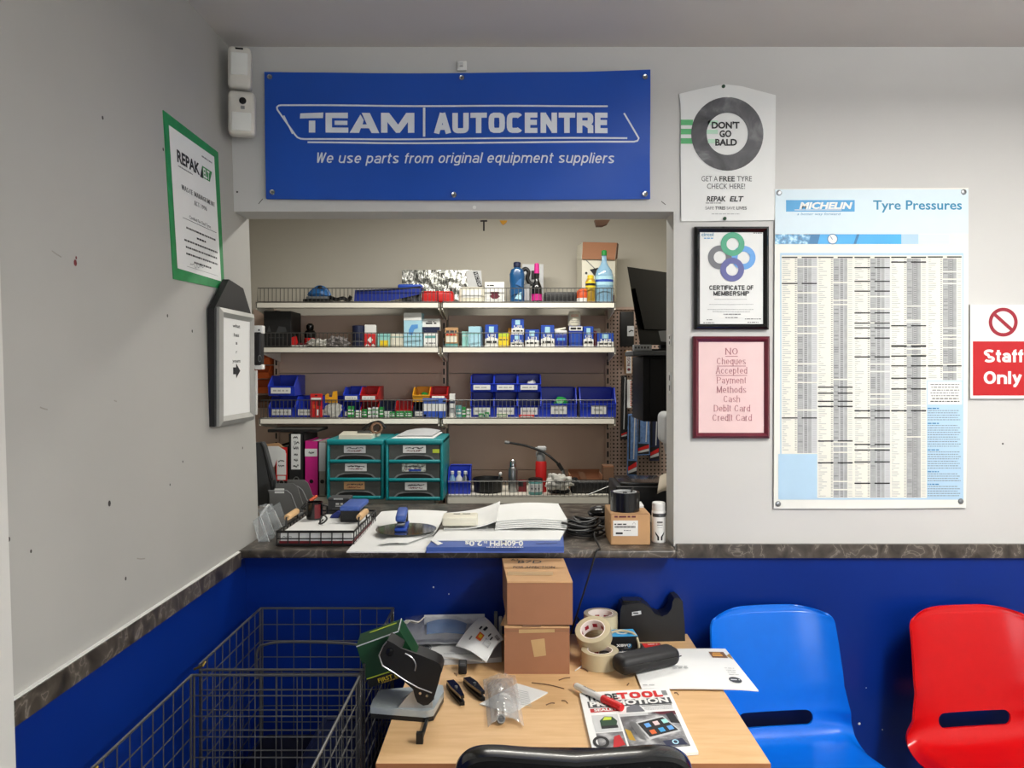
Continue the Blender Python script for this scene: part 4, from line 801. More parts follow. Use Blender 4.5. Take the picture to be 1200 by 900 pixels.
for i in range(3):
    a = 551.5 + i * 27.6
    bin_(('first', 'middle', 'last')[i] + ' upper bin in the block of six blue bins', a, a + 27.2, 438.3, Z(459.3, 4.335), 'bin_blue', stuff='paper_grey' if i == 2 else None)
    bin_(('first', 'middle', 'last')[i] + ' lower bin in the block of six blue bins', a, a + 27.2, 459.3, zC, 'bin_blue')
bin_('large single blue bin next to the block of six', 634, 676, 453.5, zC, 'bin_blue', cw=(.28, .72), stuff='green')
bin_('large single blue bin at the pegboard end of the third shelf', 680, 722, 453.5, zC, 'bin_blue', cw=(.3, .72))
# packets in front of the bins
pack('blister_pack', 'red hanging blister pack standing before the blue bins', 'packet', 363.5, 377.5, 461.5, zC, 'red', 4.3155, .012, [(.08, .72, .92, .84, 'white'), (.4, .90, .6, .95, 'ink'), (.25, .4, .5, .55, 'orange'), (.55, .1, .7, .35, 'white'), (.6, .5, .9, .7, 'dark_red')])
d = 4.3165; t = thing('yellow_clip_card', 'yellow plastic fitting on a white bag before the blue bins', 'fitting', (X(389, d), d, zC))
m = MB(); m.prism([P(381, 472, d), P(395, 472, d), P(394.5, 458, d), P(390, 459, d), P(389, 465, d), P(385, 465, d), P(384, 461, d), P(381, 463, d)], (0, .016, 0), 'bin_yellow'); m.build('fitting', t)
m = MB(); m.blob(P(391, 480, d + .008), (.045, .0055, .040), 'crumple', .25, 3, 8, 3, zC); m.build('white_bag', t)
pack('blue_white_box', 'blue and white ribbed carton standing at the shelf joint', 'box', 495.5, 523, 466.5, zC, 'white', 4.3155, .012, [(0, .72, 1, 1, 'pen_blue'), (0, 0, 1, .34, 'blue'), (.86, .8, .96, .92, 'light_blue'), (.05, .05, .14, .18, 'light_blue')] + [(.15 + i * .13, .36, .17 + i * .13, .7, 'paper_grey') for i in range(6)])
pack('white_bottle_box', 'narrow white and blue carton just past the shelf joint', 'box', 526.5, 533, 461.5, zC, 'white', 4.34, .05, [(0, .6, 1, .7, 'navy'), (0, .2, 1, .4, 'pale_ink')])
gb = [(407, 415, 476, 'green', 'tilted green carton at the near end of the green packets', .3), (416, 423, 481, 'white', 'small white carton beside the tilted green one', 0), (424, 430, 479.5, 'green', 'short green carton before the red bin', -.2), (431, 436, 478, 'white', 'first of three narrow white cartons before the red bin', 0), (436.3, 440, 477, 'paper_grey', 'second of three narrow white cartons before the red bin', 0), (440.3, 443, 477.5, 'white', 'third of three narrow white cartons before the red bin', 0),
      (443.5, 450, 477, 'green', 'upright green carton in front of the dark blue low bin', 0), (451, 456, 484.5, 'white', 'small low white carton after the upright green one', 0), (456.5, 463, 482.5, 'green', 'low green carton before the gap between the bins', .2), (464, 474, 482, 'green', 'long green carton with white print before the low red bin', 0), (474.5, 483, 481.8, 'green', 'second long green carton before the low red bin', -.1),
      (534.5, 541, 475, 'mint_dark', 'small teal carton after the narrow white one', 0), (541.3, 546, 477, 'green', 'small green carton before the block of six bins', 0), (546.5, 552, 479, 'white', 'small white carton before the block of six bins', 0), (561, 567, 484.5, 'green', 'low green carton before the first lower bin', .1), (568, 573, 483, 'green', 'green carton beside the first lower bin label', 0), (582, 595, 484, 'cream', 'low cream carton before the middle lower bin', 0), (608, 626, 486, 'red', 'low red strip of cartons before the last lower bin', 0)]
for i, (a, b, tp, k, lb, yw) in enumerate(gb):
    dec = [(.1, .3, .9, .45, 'white'), ('w', .15, .6, .85, .1, 'white')] if k in ('green', 'mint_dark', 'red') else [('w', .1, .3, .9, .12, 'green'), (0, .7, 1, .8, 'green')]
    pack('small_carton', lb, 'carton', a, b, tp, zC, k, 4.3155, .011, dec, 'small cartons before the bins', yaw=yw * .3)
# orange bins on the far side wall
for i, (py0, py1, lb) in enumerate(((411, 427, 'topmost orange bin in the column behind the hatch latch'), (428.5, 443.5, 'second orange bin down behind the hatch latch'), (445, 461, 'third orange bin down behind the hatch latch'), (464, 478, 'grey-brown bin below the orange column'))):
    dq = 4.56; bin_(lb, 294, 316 - (i % 2), py0, Z(py1, dq), 'bin_orange' if i < 3 else 'card_dark', dq, .10, None, 'orange bin column by the hatch latch')
m = MB(); m.box(X(290, 4.56), X(316.2, 4.56), 4.662, 4.68, .3, Z(360, 4.5), 'panel_tan'); m.build('louvre_panel', None, 'tan wall panel carrying the column of orange bins', 'panel')

# ---------------------------------------------------------------- lowest shelf, files side
def lever_file(label, px0, px1, pyt, key, card, d=4.12, ring=None, decor=()):
    x0, x1, z0, z1 = K(px0, px1, pyt, zD, d); w = x1 - x0; h = z1 - z0
    t = thing('lever_arch_file', label, 'file', ((x0 + x1) / 2, d + .14, zD), 'lever arch files on the lowest shelf')
    m = MB(); m.box(x0, x1, d, d + .004, z0, z1, key); m.box(x0, x0 + .003, d, d + .28, z0, z1, key); m.box(x1 - .003, x1, d, d + .28, z0, z1, key); m.build('cover', t)
    m = MB(); m.box(x0 + .008, x1 - .008, d + .01, d + .27, z0 + .004, z1 - .01, 'paper'); m.build('sheets', t)
    pl = None
    if card:
        m = MB(); y = d - .001; a0, b0, a1, b1, ck = card; m.box(x0 + w * a0, x0 + w * a1, y, d + .001, z0 + h * b0, z0 + h * b1, ck)
        pl = m.plane(lambda a, b, l: Vector((x0 + w * a, y - .0005 - l, z0 + h * b)))
        for q in decor:
            if q[0] == 's': pl.scribble(q[1], q[2], q[3], q[4], 'ink', seed=int(q[3] * 99), w=.02)
            else: pl.rect(*q)
        m.build('spine_label', t)
    zr = z0 + h * .26; m = MB(); m.at(((x0 + x1) / 2, d - .001, zr), 0, math.pi / 2); m.lathe([(.011, -.001), (.015, -.001), (.015, .0025), (.011, .0025)], (0, 0, 0), ring or 'steel', 20, closed=True); m.lathe([(.011, -.001), (.011, .0008)], (0, 0, 0), 'black', 16); m.build('finger_ring', t)
lever_file('black lever arch file with red edged spine labels', 322, 338, 523, 'black_soft', (.08, .3, .92, .98, 'red'), decor=[(.16, .42, .84, .86, 'paper', .0002), (.2, .32, .8, .40, 'paper', .0002), ('s', .25, .7, .7, .02), ('s', .25, .7, .6, .02)])
lever_file('black lever arch file with a long white handwritten spine label', 338.5, 356, 508, 'black_soft', (.16, .42, .78, .99, 'paper'), decor=[('s', .3, .6, .93, .02), ('s', .35, .7, .85, .03), ('s', .3, .65, .77, .03), ('s', .35, .6, .66, .02), ('s', .35, .6, .57, .02), ('s', .3, .65, .48, .02)])
lever_file('bright pink lever arch file with a torn white label', 357, 373, 517, 'pink', (.02, .72, .92, .86, 'paper'), ring='pink', decor=[('s', .3, .7, .79, .02)])
lever_file('grey box file between the pink file and teal drawers', 373.5, 382, 517.5, 'file_grey', (.05, .45, .95, .98, 'paper_grey'), ring='file_grey')
m = MB(); d = 4.12; m.rbox(X(312, d), X(371, d), d + .02, d + .25, Z(507, d), Z(503.5, d), .003, 'black', 1); m.build('black_folder', None, 'flat black folder lying across the tops of the black files', 'folder')
d = 3.75; m = MB(); m.prism([P(309, 523, d), P(326, 523, d), P(334, 528, d), P(334.5, 531, d), P(325, 536, d), P(322, 545, d), P(316, 552, d), P(309, 552, d)], (0, .004, 0), 'paper'); m.prism([P(308, 521, d + .02), P(326, 519, d + .02), P(333, 524, d + .02), P(310, 524, d + .02)], (0, .004, 0), 'card_light'); m.build('loose_paper', None, 'loose white sheet with curved corner standing before the black files', 'paper')

# ---------------------------------------------------------------- teal drawer units
def drawer_unit(label, px0, px1, pyt, pyb, d, rows, lab, cw):
    x0, x1 = X(px0, d), X(px1, d); z0, z1 = zD, zD + (pyb - pyt) * d / F; w = x1 - x0; dep = .36; fr = .016
    t = thing('drawer_unit', label, 'drawer unit', ((x0 + x1) / 2, d + dep / 2, z0), 'teal drawer units'); h = z1 - z0
    m = MB(); m.rbox(x0, x0 + fr, d, d + dep, z0, z1, .006, 'teal'); m.rbox(x1 - fr, x1, d, d + dep, z0, z1, .006, 'teal'); m.rbox(x0, x1, d - .004, d + dep, z1 - .030, z1, .010, 'teal', 4); m.box(x0 + .004, x1 - .004, d + .004, d + dep, z0, z0 + .01, 'teal'); m.box(x0 + .004, x1 - .004, d + dep - .004, d + dep, z0, z1 - .01, 'teal')
    m.build('casing', t)
    ih = (h - .030) / 3
    for i in range(3):
        b = z0 + i * ih; a0, a1 = x0 + fr, x1 - fr
        m = MB(); m.rbox(a0, a1, d - .006, d + .012, b + .002, b + .019, .006, 'teal', 3); m.box(a0 + .003, a1 - .003, d + .004, d + .008, b + .019, b + ih - .001, 'smoke'); m.box(a0 + .003, a1 - .003, d + .008, d + dep - .02, b + .012, b + .016, 'smoke')
        pl = m.plane(lambda a, c, l: Vector((a0 + a * (a1 - a0), d + .0035 - l, b + .019 + c * (ih - .02))))
        pl.poly([(.10, 0), (.16, .22), (.26, .34), (.5, .38), (.74, .34), (.84, .22), (.9, 0)], 'mid_grey', .0002); pl.poly([(.14, 0), (.2, .18), (.3, .26), (.5, .29), (.7, .26), (.8, .18), (.86, 0)], 'grip_black', .0006)
        dr = m.build('drawer', t)
        m = MB(); c0, c1 = cw[i]; q = a0 + (a1 - a0) * c0; q1 = a0 + (a1 - a0) * c1; zb = b + .019 + (ih - .02) * .46; zt = b + .019 + (ih - .02) * .98
        m.box(q, q1, d + .0005, d + .004, zb, zt, lab[i]); pl = m.plane(lambda a, c, l: Vector((q + a * (q1 - q), d - .0002 - l, zb + c * (zt - zb))))
        pl.scribble(.12, .9, .66, .12, 'dark_grey' if lab[i] != 'paper' else 'ink', seed=i + int(px0), w=.07, n=22); pl.scribble(.16, .8, .3, .10, 'dark_red', seed=i + 9, w=.06, n=18)
        if lab[i] == 'paper' and i == 2 and px0 > 440: pl.rect(1.3, .0, 1.6, .5, 'lime', -.002)
        if lab[i] == 'smalls': pl.rect(.3, .05, .8, .3, 'blue', .0006)
        m.build('label_card', dr)
    return t
drawer_unit('teal three drawer unit next to the grey file', 382.5, 450, 518, 588.5, 3.99, 3, ('card_light', 'paper', 'paper_grey'), ((.28, .68), (.30, .72), (.28, .70)))
drawer_unit('teal three drawer unit with papers on top next to the open shelf', 451.5, 519.5, 519, 591, 3.96, 3, ('paper', 'smalls', 'paper'), ((.32, .74), (.26, .72), (.28, .72)))
m = MB(); d = 4.0; zt = Z(518, 3.99) - (Z(588.5, 3.99) - zD)
zt1 = zD + (588.5 - 518) * 3.99 / F; zt2 = zD + (591 - 519) * 3.96 / F
m = MB(); m.prism([(X(397, 4.0), 4.0, zt1), (X(435, 4.0), 4.0, zt1), (X(444, 4.2), 4.25, zt1), (X(400, 4.2), 4.25, zt1)], (0, 0, .022), 'cream'); m.build('paper_pile', None, 'cream paper pile on the drawer unit next to the files', 'paper pile')
t = thing('tape_gun', 'black and red hand tape gun lying on the cream paper pile', 'tape gun', (X(436, 4.1), 4.1, zt1))
m = MB(); c = Vector((X(440, 4.1), 4.12, zt1 + .05)); m.at(c, .4, math.pi / 2); m.lathe([(.022, -.02), (.032, -.02), (.032, .02), (.022, .02)], (0, 0, 0), 'card_dark', 20, closed=True); m.build('tape_roll', t)
m = MB(); m.tube(smooth_path([c + Vector((-.07, 0, -.01)), c + Vector((-.03, 0, .02)), c + Vector((.02, 0, .03)), c + Vector((.05, 0, 0))]), .009, 'black', 8); m.rbox(c.x - .10, c.x - .03, c.y - .01, c.y + .01, zt1 + .022, zt1 + .035, .003, 'wire'); m.build('frame', t)
m = MB(); m.sheet(lambda u, v: Vector((X(459 + 49 * u + 7 * v - 2 * u * v, 4.0), 3.99 + .26 * v, zt2 + .002 + .010 * v + .012 * math.sin(u * 3.1) * v)), 12, 8, 'paper', .004); m.build('paper_sheets', None, 'white paper sheets curling on the drawer unit next to the open shelf', 'paper')
m = MB(); m.sheet(lambda u, v: Vector((X(465 + 42 * u + 5 * v, 4.05), 4.04 + .22 * v, zt2 + .012 + .010 * v + .012 * math.sin(u * 3.1) * v)), 12, 8, 'paper_grey', .002); m.build('grey_sheet', None, 'grey printed sheet lying on the white papers over the teal drawers', 'paper')

# ---------------------------------------------------------------- lowest shelf, open side
bd = 4.16
bin_('blue bin of clear bottles on the open lowest shelf', 525, 551, 547.5, zD, 'bin_blue', bd, .16, None, 'bin on the lowest shelf')
for i, (a, tp, k, lb) in enumerate(((530, 551, 'clear_blue', 'clear bottle standing in the blue bin by the drawers'), (538, 552, 'white', 'white bottle between clear and silver ones in the blue bin'), (545.5, 550, 'steel', 'silver bottle standing in the blue bin by the drawers'))):
    bottle('small_bottle', lb, 'bottle', a, bd + .06, zD + .004, [(.016, 0), (.017, .003), (.017, .075), (.009, .09), (.008, .10)], k, [(.01, .098), (.01, .112), (.008, .114)], 'white', group='bottles in the bin')
t = thing('black_cap_tray', 'round shallow black metal pan on the lowest shelf', 'pan', (X(572, 4.22), 4.24, zD)); c = (X(572, 4.25), 4.25, zD)
m = MB(); m.lathe([(.055, 0), (.078, .006), (.08, .06), (.085, .075), (.08, .078), (.075, .06), (.07, .012), (0.01, .008)], c, 'black', 32); m.build('bowl', t)
m = MB(); m.tube([(c[0] + .06, c[1], zD + .07), (c[0] + .07, c[1], zD + .10)], .006, 'steel', 8); m.blob((c[0] + .068, c[1], zD + .098), (.009, .009, .012), 'white', 0); m.build('clip', t)
bottle('steel_flask', 'slim stainless steel flask on the lowest shelf', 'flask', 601, 4.24, zD, [(.024, 0), (.026, .004), (.026, .12), (.02, .135), (.016, .14)], 'steel', [(.018, .14), (.018, .165), (.012, .175), (.008, .18)], 'chrome')
pack('dark_red_tin', 'small dark red and black box beside the steel flask', 'box', 607.5, 617, 563.5, zD, 'dark_red', 4.24, .05, [(0, .5, .6, 1, 'black')])
t = thing('label_tub', 'round tub with white and teal label near the shelf edge', 'tub', (X(627.5, 4.14), 4.17, zD)); c = (X(627.5, 4.17), 4.17, zD)
m = MB(); m.lathe([(.036, 0), (.038, .004), (.038, .07), (.036, .074)], c, 'mint_dark', 28); m.build('body', t)
m = MB(); m.lathe(band(.038, .016, .06), c, 'paper', 28, closed=True); pl = m.plane(lambda a, b, l: Vector((c[0] + .0392 * math.sin(a), c[1] - .0392 * math.cos(a), c[2] + b)))
for a in (-.7, -.2, .3): pl.rect(a, .02, a + .35, .055, 'paper_grey'); pl.words(a + .05, a + .3, .03, .008, 'ink', .001, seed=int(a * 9 + 9))
m.build('label', t)
m = MB(); m.lathe([(.039, .073), (.039, .084), (.03, .088)], c, 'black', 28); m.build('lid', t)
t = thing('spray_bottle', 'red spray bottle with grey trigger head on the lowest shelf', 'spray bottle', (X(634, 4.25), 4.25, zD)); c = (X(634, 4.25), 4.25, zD)
m = MB(); m.lathe([(.029, 0), (.031, .004), (.031, .16), (.027, .17)], c, 'red', 28); m.build('body', t)
m = MB(); m.lathe([(.025, .17), (.025, .20), (.017, .215), (.013, .225)], c, 'mid_grey', 20); m.build('collar', t)
m = MB(); m.rbox(c[0] - .022, c[0] + .03, c[1] - .012, c[1] + .012, zD + .225, zD + .252, .008, 'light_grey'); m.tube([(c[0] - .02, c[1], zD + .24), (c[0] - .034, c[1], zD + .24)], .006, 'light_grey', 8); m.tube([(c[0] - .012, c[1], zD + .23), (c[0] - .026, c[1], zD + .215), (c[0] - .026, c[1], zD + .195)], .004, 'light_grey', 6); m.build('trigger_head', t)
t = thing('cable_on_stand', 'black flexible cable arching up from a black base on the lowest shelf', 'cable', (X(660, 4.2), 4.2, zD))
m = MB(); m.tube(smooth_path([P(593, 518.5, 4.24), P(604, 520, 4.24), P(620, 523.5, 4.24), P(637, 530, 4.22), P(648, 538, 4.2), P(656, 546, 4.2), P(660, 554, 4.2)]), .0065, 'black', 8); m.build('cable', t)
m = MB(); m.tube([P(591.5, 518.2, 4.24), P(597, 519, 4.24)], .009, 'mid_grey', 8); m.tube([P(654, 543, 4.2), P(659, 551, 4.2)], .011, 'black', 8); m.tube([P(659, 550, 4.2), P(661, 559, 4.2)], .009, 'steel', 8); m.build('end_fitting', t)
m = MB(); m.lathe([(.06, 0), (.062, .01), (.05, .02), (.02, .024)], (X(655, 4.23), 4.235, zD + .0006), 'black', 24); m.tube([P(661, 556, 4.2), P(661, 575, 4.22)], .008, 'black', 8); m.build('base', t)
m = MB(); m.blob(P(655, 565, 4.150), (.064, .026, .045), 'crumple', .42, 2.2, 3, 4, zD + .025); m.build('paper_towel', None, 'crumpled cream paper towel heaped before the black cable base', 'paper towel')
t = thing('open_carton', 'shallow brown carton at the end of the lowest shelf', 'carton', (X(688, 4.3), 4.35, zD))
m = MB(); d = 4.3; x0, x1 = X(668, d), X(706, d); m.box(x0, x1, d, d + .004, zD, Z(562, d), 'card_dark'); m.box(x0, x1, d + .16, d + .164, zD, Z(554, d), 'card'); m.box(x0, x0 + .004, d, d + .16, zD, Z(557, d), 'card'); m.box(x1 - .004, x1, d, d + .16, zD, Z(557, d), 'card'); m.box(x0, x1, d, d + .16, zD, zD + .004, 'card'); m.build('box_body', t)
m = MB(); m.prism([P(677, 553, d + .14), P(684, 553, d + .14), P(690, 566, d + .14), P(683, 566, d + .14)], (0, .004, 0), 'card_dark'); m.build('flap', t)
m = MB(); m.rbox(X(669, 4.2), X(714, 4.2), 4.18, 4.26, zD, Z(563.5, 4.2), .012, 'black_soft'); m.blob(P(672, 566, 4.2), (.03, .03, .03), 'black_soft', .2, 2, 5); m.build('black_bag', None, 'low black soft bag before the open brown carton', 'bag')
pack('brown_box', 'narrow brown carton standing at the end of the lowest shelf', 'carton', 707, 719.5, 546, zD, 'card_dark', 4.3, .09, [(0, .94, 1, 1, 'card')])
m = MB(); m.tube([P(689, 580, 4.1), P(721, 567, 4.12)], .004, 'wire', 6); m.box(X(720, 4.12), X(722.5, 4.12), 4.115, 4.125, Z(570, 4.12), Z(561, 4.12), 'shelf_white'); m.build('wire_prong', None, 'slanting wire arm with white end tab on the lowest shelf', 'wire arm')

# ---------------------------------------------------------------- screen, tower and wiper packs by the pegboard
m = MB(); zs = Z(411.5, 3.3); m.rbox(X(742, 3.2), .998, 3.2, 3.45, zs - .02, zs, .003, 'dark_grey', 1); m.tube([(.9, 3.4, zs - .02), (.995, 3.4, zs - .2)], .01, 'dark_grey', 8); m.build('monitor_shelf', None, 'dark wall shelf under the black screen by the pegboard', 'shelf')
t = thing('monitor', 'black flat screen seen from behind on the dark wall shelf', 'screen', (X(770, 3.35), 3.36, zs))
dA, dB = 3.22, 3.52
TL, TR, BL_, BR = P(735, 312.5, dA), P(801, 322, dB + .02), P(750, 404, dA + .05), P(808, 404, dB + .06)
m = MB(); wv = Vector((.014, .045, 0)); m.hexa([BL_, BR, BR + wv, BL_ + wv], [TL, TR, TR + wv, TL + wv], 'screen_black'); m.build('screen_back', t)
def sc(u, v): return (BL_ * (1 - u) + BR * u) * (1 - v) + (TL * (1 - u) + TR * u) * v
nb = Vector((-.014, -.04, 0)); 
m = MB(); m.hexa([sc(.10, .18), sc(.92, .18), sc(.92, .18) + Vector((0, .02, 0)), sc(.10, .18) + Vector((0, .02, 0))], [sc(.05, .74), sc(.92, .74), sc(.92, .74) + Vector((0, .02, 0)), sc(.05, .74) + Vector((0, .02, 0))], 'screen_black')
m.hexa([sc(.16, .20) + nb, sc(.92, .20) + nb, sc(.92, .19), sc(.12, .19)], [sc(.11, .72) + nb, sc(.92, .72) + nb, sc(.92, .73), sc(.06, .73)], 'screen_black'); m.build('rear_housing', t)
m = MB(); c = sc(.5, 0); m.rbox(c.x - .08, c.x + .12, c.y - .05, c.y + .15, zs, zs + .012, .004, 'screen_black'); m.box(c.x - .02, c.x + .05, c.y + .02, c.y + .06, zs + .01, zs + .1, 'screen_black'); m.build('stand', t)
m = MB(); q = sc(.80, .08) + nb * .6; m.add([P(771.5, 388, 3.25), P(783, 387, 3.25), P(784, 401, 3.25), P(774.5, 400, 3.25), P(771.5, 388, 3.252), P(783, 387, 3.252), P(784, 401, 3.252), P(774.5, 400, 3.252)], [(0, 1, 2, 3), (7, 6, 5, 4), (0, 4, 5, 1), (1, 5, 6, 2), (2, 6, 7, 3), (3, 7, 4, 0)], 'mid_grey'); m.build('rating_label', t, 'pale label')
m = MB(); m.rbox(X(742.5, 3.22), X(763, 3.22), 3.205, 3.25, zs, Z(404, 3.22), .002, 'mid_grey'); pl = m.front(3.205)
for i in range(5): pl.rect(744 + i * 3.6, 406, 746 + i * 3.6, 408.5, 'black')
m.build('network_switch', None, 'small grey box with dark ports on the wall shelf', 'network box')
t = thing('computer_tower', 'black computer tower slung under the dark wall shelf', 'computer', (X(762, 3.3), 3.4, Z(494, 3.25)))
m = MB(); m.rbox(.533, .71, 3.25, 3.55, Z(494, 3.25), zs - .021, .004, 'screen_black'); m.build('case', t); m = MB(); m.rbox(.56, .62, 3.244, 3.252, Z(490, 3.25), Z(420, 3.25), .003, 'screen_black'); m.build('front_panel', t)
def wiper(label, pts, stripe, d=4.55, key='wiper_pack', low=None):
    t = thing('wiper_pack', label, 'wiper pack', (X(sum(p[0] for p in pts) / len(pts), d), d, Z(max(p[1] for p in pts), d)), 'wiper packs on the pegboard')
    m = MB(); m.prism([P(a, b, d) for a, b in pts], (0, .02, 0), key); xa, xb = min(p[0] for p in pts), max(p[0] for p in pts); yb = max(p[1] for p in pts)
    if stripe:
        pl = m.front(d, .001); s0, s1 = stripe
        pl.rect(xa + 1, s0, xb - 1, s1, 'ink'); pl.poly([(xa + 1, s0 + (s1 - s0) * .45), (xb - 1, s0 + 1), (xb - 1, s0 + (s1 - s0) * .4), (xa + 1, s0 + (s1 - s0) * .75)], 'red', .0003); pl.poly([(xa + 1, s0 + (s1 - s0) * .75), (xb - 1, s0 + (s1 - s0) * .45), (xb - 1, s0 + (s1 - s0) * .72), (xa + 1, s1 - 1)], 'light_grey', .0003)
        pl.line([(xa + 3, min(p[1] for p in pts) + 2), (xa + 2.5, s0 - 2)], 1.6, 'ink', .0003); pl.line([(xb - 3, min(p[1] for p in pts) + 2), (xb - 4.5, s0 - 2)], 1.2, 'light_grey', .0003)
    m.build('card', t)
    m = MB(); m.tube([P((xa + xb) / 2, min(p[1] for p in pts) + 1.5, d - .02), Vector((X((xa + xb) / 2, d), 4.629, Z(min(p[1] for p in pts) + 1.5, d)))], .003, 'steel', 6); m.build('peg_hook', t)
wiper('long black wiper pack nearest the shelving with a red tip', [(728, 440), (735, 440), (735.5, 515), (727, 515)], (505, 513), 4.52, 'black_gloss')
wiper('blue wiper pack hanging lowest on the pegboard', [(736, 485), (746, 485), (747, 535), (746, 557), (735, 559), (735, 537)], (540, 556), 4.50)
wiper('blue wiper pack with red slash below the computer tower', [(748, 480), (761, 480), (761.5, 533), (746.5, 534)], (520, 532), 4.54)
wiper('dark blue wiper pack farthest from the shelving', [(763, 480), (773, 480), (772.5, 540), (761, 540)], (524, 538), 4.58, 'navy')
d = 4.5; m = MB(); m.rbox(X(733.5, d), X(741, d), d, d + .08, Z(438, d), Z(410.5, d), .002, 'card_light', 1)
pl = m.plane(lambda a, b, l: P(738.5 - b, 437 - a, d - .0008 - l)); pl.rect(-.5, -1.5, 26, 4.6, 'light_grey'); pl.text('BOSCH', 8, 24.5, .2, 3.4, 'maroon', .0004, bold=.02); pl.disc(4, 1.6, 1.8, 'maroon', .0004)
m.build('wiper_box', None, 'upright grey carton printed with a red maker name by the pegboard', 'carton')
m = MB(); m.rbox(X(735, d), X(740, d), d, d + .012, Z(478, d), Z(445, d), .001, 'white', 1); pl = m.front(d, .0012)
for i in range(12): pl.rect(738.6, 447 + i * 2.5, 739.8, 448.2 + i * 2.5, 'red')
m.tube([P(737.5, 446, d), P(737.5, 446, 4.63)], .003, 'steel', 6); m.build('price_strip', None, 'narrow white strip with red ticks hanging on the pegboard', 'strip')
t = thing('black_blister', 'black card pack with white label high on the pegboard', 'packet', (X(737, 4.5), 4.5, Z(404, 4.5)))
m = MB(); m.rbox(X(727, 4.5), X(743, 4.5), 4.5, 4.54, Z(406, 4.5), Z(365, 4.5), .004, 'black'); m.tube([P(733, 368, 4.52), P(733, 368, 4.61)], .003, 'steel', 6); m.build('card', t)
m = MB(); m.box(X(735, 4.5), X(743, 4.5), 4.497, 4.501, Z(394, 4.5), Z(382, 4.5), 'paper_grey'); pl = m.front(4.497, .001); pl.line([(737, 389), (740, 387), (742, 388)], 1.2, 'ink'); m.build('label', t)
# printer and things on the far part of the counter
t = thing('printer', 'low black printer on the counter behind the brown box', 'printer', (X(752, 3.1), 3.2, CT)); x0, x1 = X(722, 3.08), X(789, 3.08)
m = MB(); m.rbox(x0, x1, 3.08, 3.34, CT, Z(570, 3.08), .008, 'black'); m.build('case', t); m = MB(); m.rbox(x0 + .02, x1 - .02, 3.10, 3.32, Z(570, 3.08), Z(566.5, 3.08), .004, 'black_gloss'); m.build('lid', t)
m = MB(); m.blob(P(752, 565, 3.2), (.016, .016, .012), 'black', 0); m.build('knob', t)
m = MB(); m.sheet(lambda u, v: P(770 + 14 * u + 3 * v, 579 - 21 * v - 4 * math.sin(u * 2), 3.02 + .10 * v * v), 8, 8, 'skin_beige', .006); m.build('beige_cloth', None, 'beige cloth draped over the corner of the black printer', 'cloth')
d = 2.74; m = MB(); m.rbox(X(775, d), X(800, d), WB, d + .09, Z(520, d), Z(483, d), .02, 'light_grey', 4); m.hexa([P(780, 532, d), P(800, 532, d), P(800, 532, d + .06), P(780, 532, d + .06)], [P(776, 516, d - .02), P(800, 516, d - .02), P(800, 516, d + .08), P(776, 516, d + .08)], 'light_grey')
m.build('towel_dispenser', None, 'pale grey plastic dispenser peeping from behind the hatch jamb', 'dispenser')
# odds under the header
m = MB(); d = 2.69; m.tube([P(567, 258, d), P(567, 270.5, d)], .003, 'speck_dark', 6); m.tube([P(563, 259, d), P(571, 258.8, d)], .003, 'speck_dark', 6); m.build('hook', None, 'small dark hook hanging under the hatch header', 'hook')
m = MB(); m.prism([P(585.5, 258.3, d), P(594.5, 258.3, d), P(593, 261, d), P(589.5, 263.2, d), P(587.5, 261.5, d)], (0, .012, 0), 'bin_yellow'); m.build('yellow_tag', None, 'tiny yellow tag stuck under the hatch header', 'tag')
m = MB(); m.prism([P(697, 257.5, d), P(715, 257.5, d), P(712, 262, d), P(706, 264.5, d), P(699, 264.5, d)], (0, .03, 0), 'card_dark'); m.build('header_bracket', None, 'dark brown bracket under the header toward the carton', 'bracket')
# ================================================================== ON THE COUNTER
def flat(m, pts, z, th, key):                       # a sheet lying at height z, outline given where the photograph shows its corners
    m.prism([G(a, b, z) for a, b in pts], (0, 0, th), key); return m
def level(m, z): return m.plane(lambda a, b, l: G(a, b, z) + Vector((0, 0, .0006 + l)))
# wire letter tray with wooden grips
fx0, fx1, fy, by, h = -.796, -.541, 2.545, 2.93, .048
t = thing('letter_tray', 'black wire letter tray with two wooden grips on the counter', 'letter tray', ((fx0 + fx1) / 2, 2.74, CT))
m = MB(); r = .0022
for z in (CT + .004, CT + h): m.tube([(fx0, fy, z), (fx1, fy, z), (fx1, by, z), (fx0, by, z)], .0035, 'black', 6, True)
n = 7
for i in range(n + 1): x = fx0 + (fx1 - fx0) * i / n; m.tube([(x, fy, CT + h), (x, fy, CT + .004), (x, by, CT + .004), (x, by, CT + h)], r, 'black', 5)
for i in range(1, 10): y = fy + (by - fy) * i / 10; m.tube([(fx0, y, CT + h), (fx0, y, CT + .004), (fx1, y, CT + .004), (fx1, y, CT + h)], r, 'black', 5)
for z in (CT + .025,): m.tube([(fx0, fy, z), (fx1, fy, z), (fx1, by, z), (fx0, by, z)], r, 'black', 5, True)
m.tube([(fx0, fy, CT + h), (fx1, fy, CT + h)], .0048, 'black', 6); m.tube([(fx0, fy, CT + .005), (fx1, fy, CT + .005)], .005, 'black', 6)
m.build('wire_basket', t)
for x in (fx0 + .003, fx1 - .003):
    m = MB(); m.tube([(x, fy + .09, CT + h), (x, fy + .095, CT + h + .028), (x, fy + .225, CT + h + .028), (x, fy + .23, CT + h)], .003, 'black', 6); m.build('grip_wire', t)
    m = MB(); m.tube([(x, fy + .10, CT + h + .028), (x, fy + .105, CT + h + .028), (x, fy + .215, CT + h + .028), (x, fy + .22, CT + h + .028)], [.009, .0115, .0115, .009], 'wood_handle', 12); m.build('grip', t)
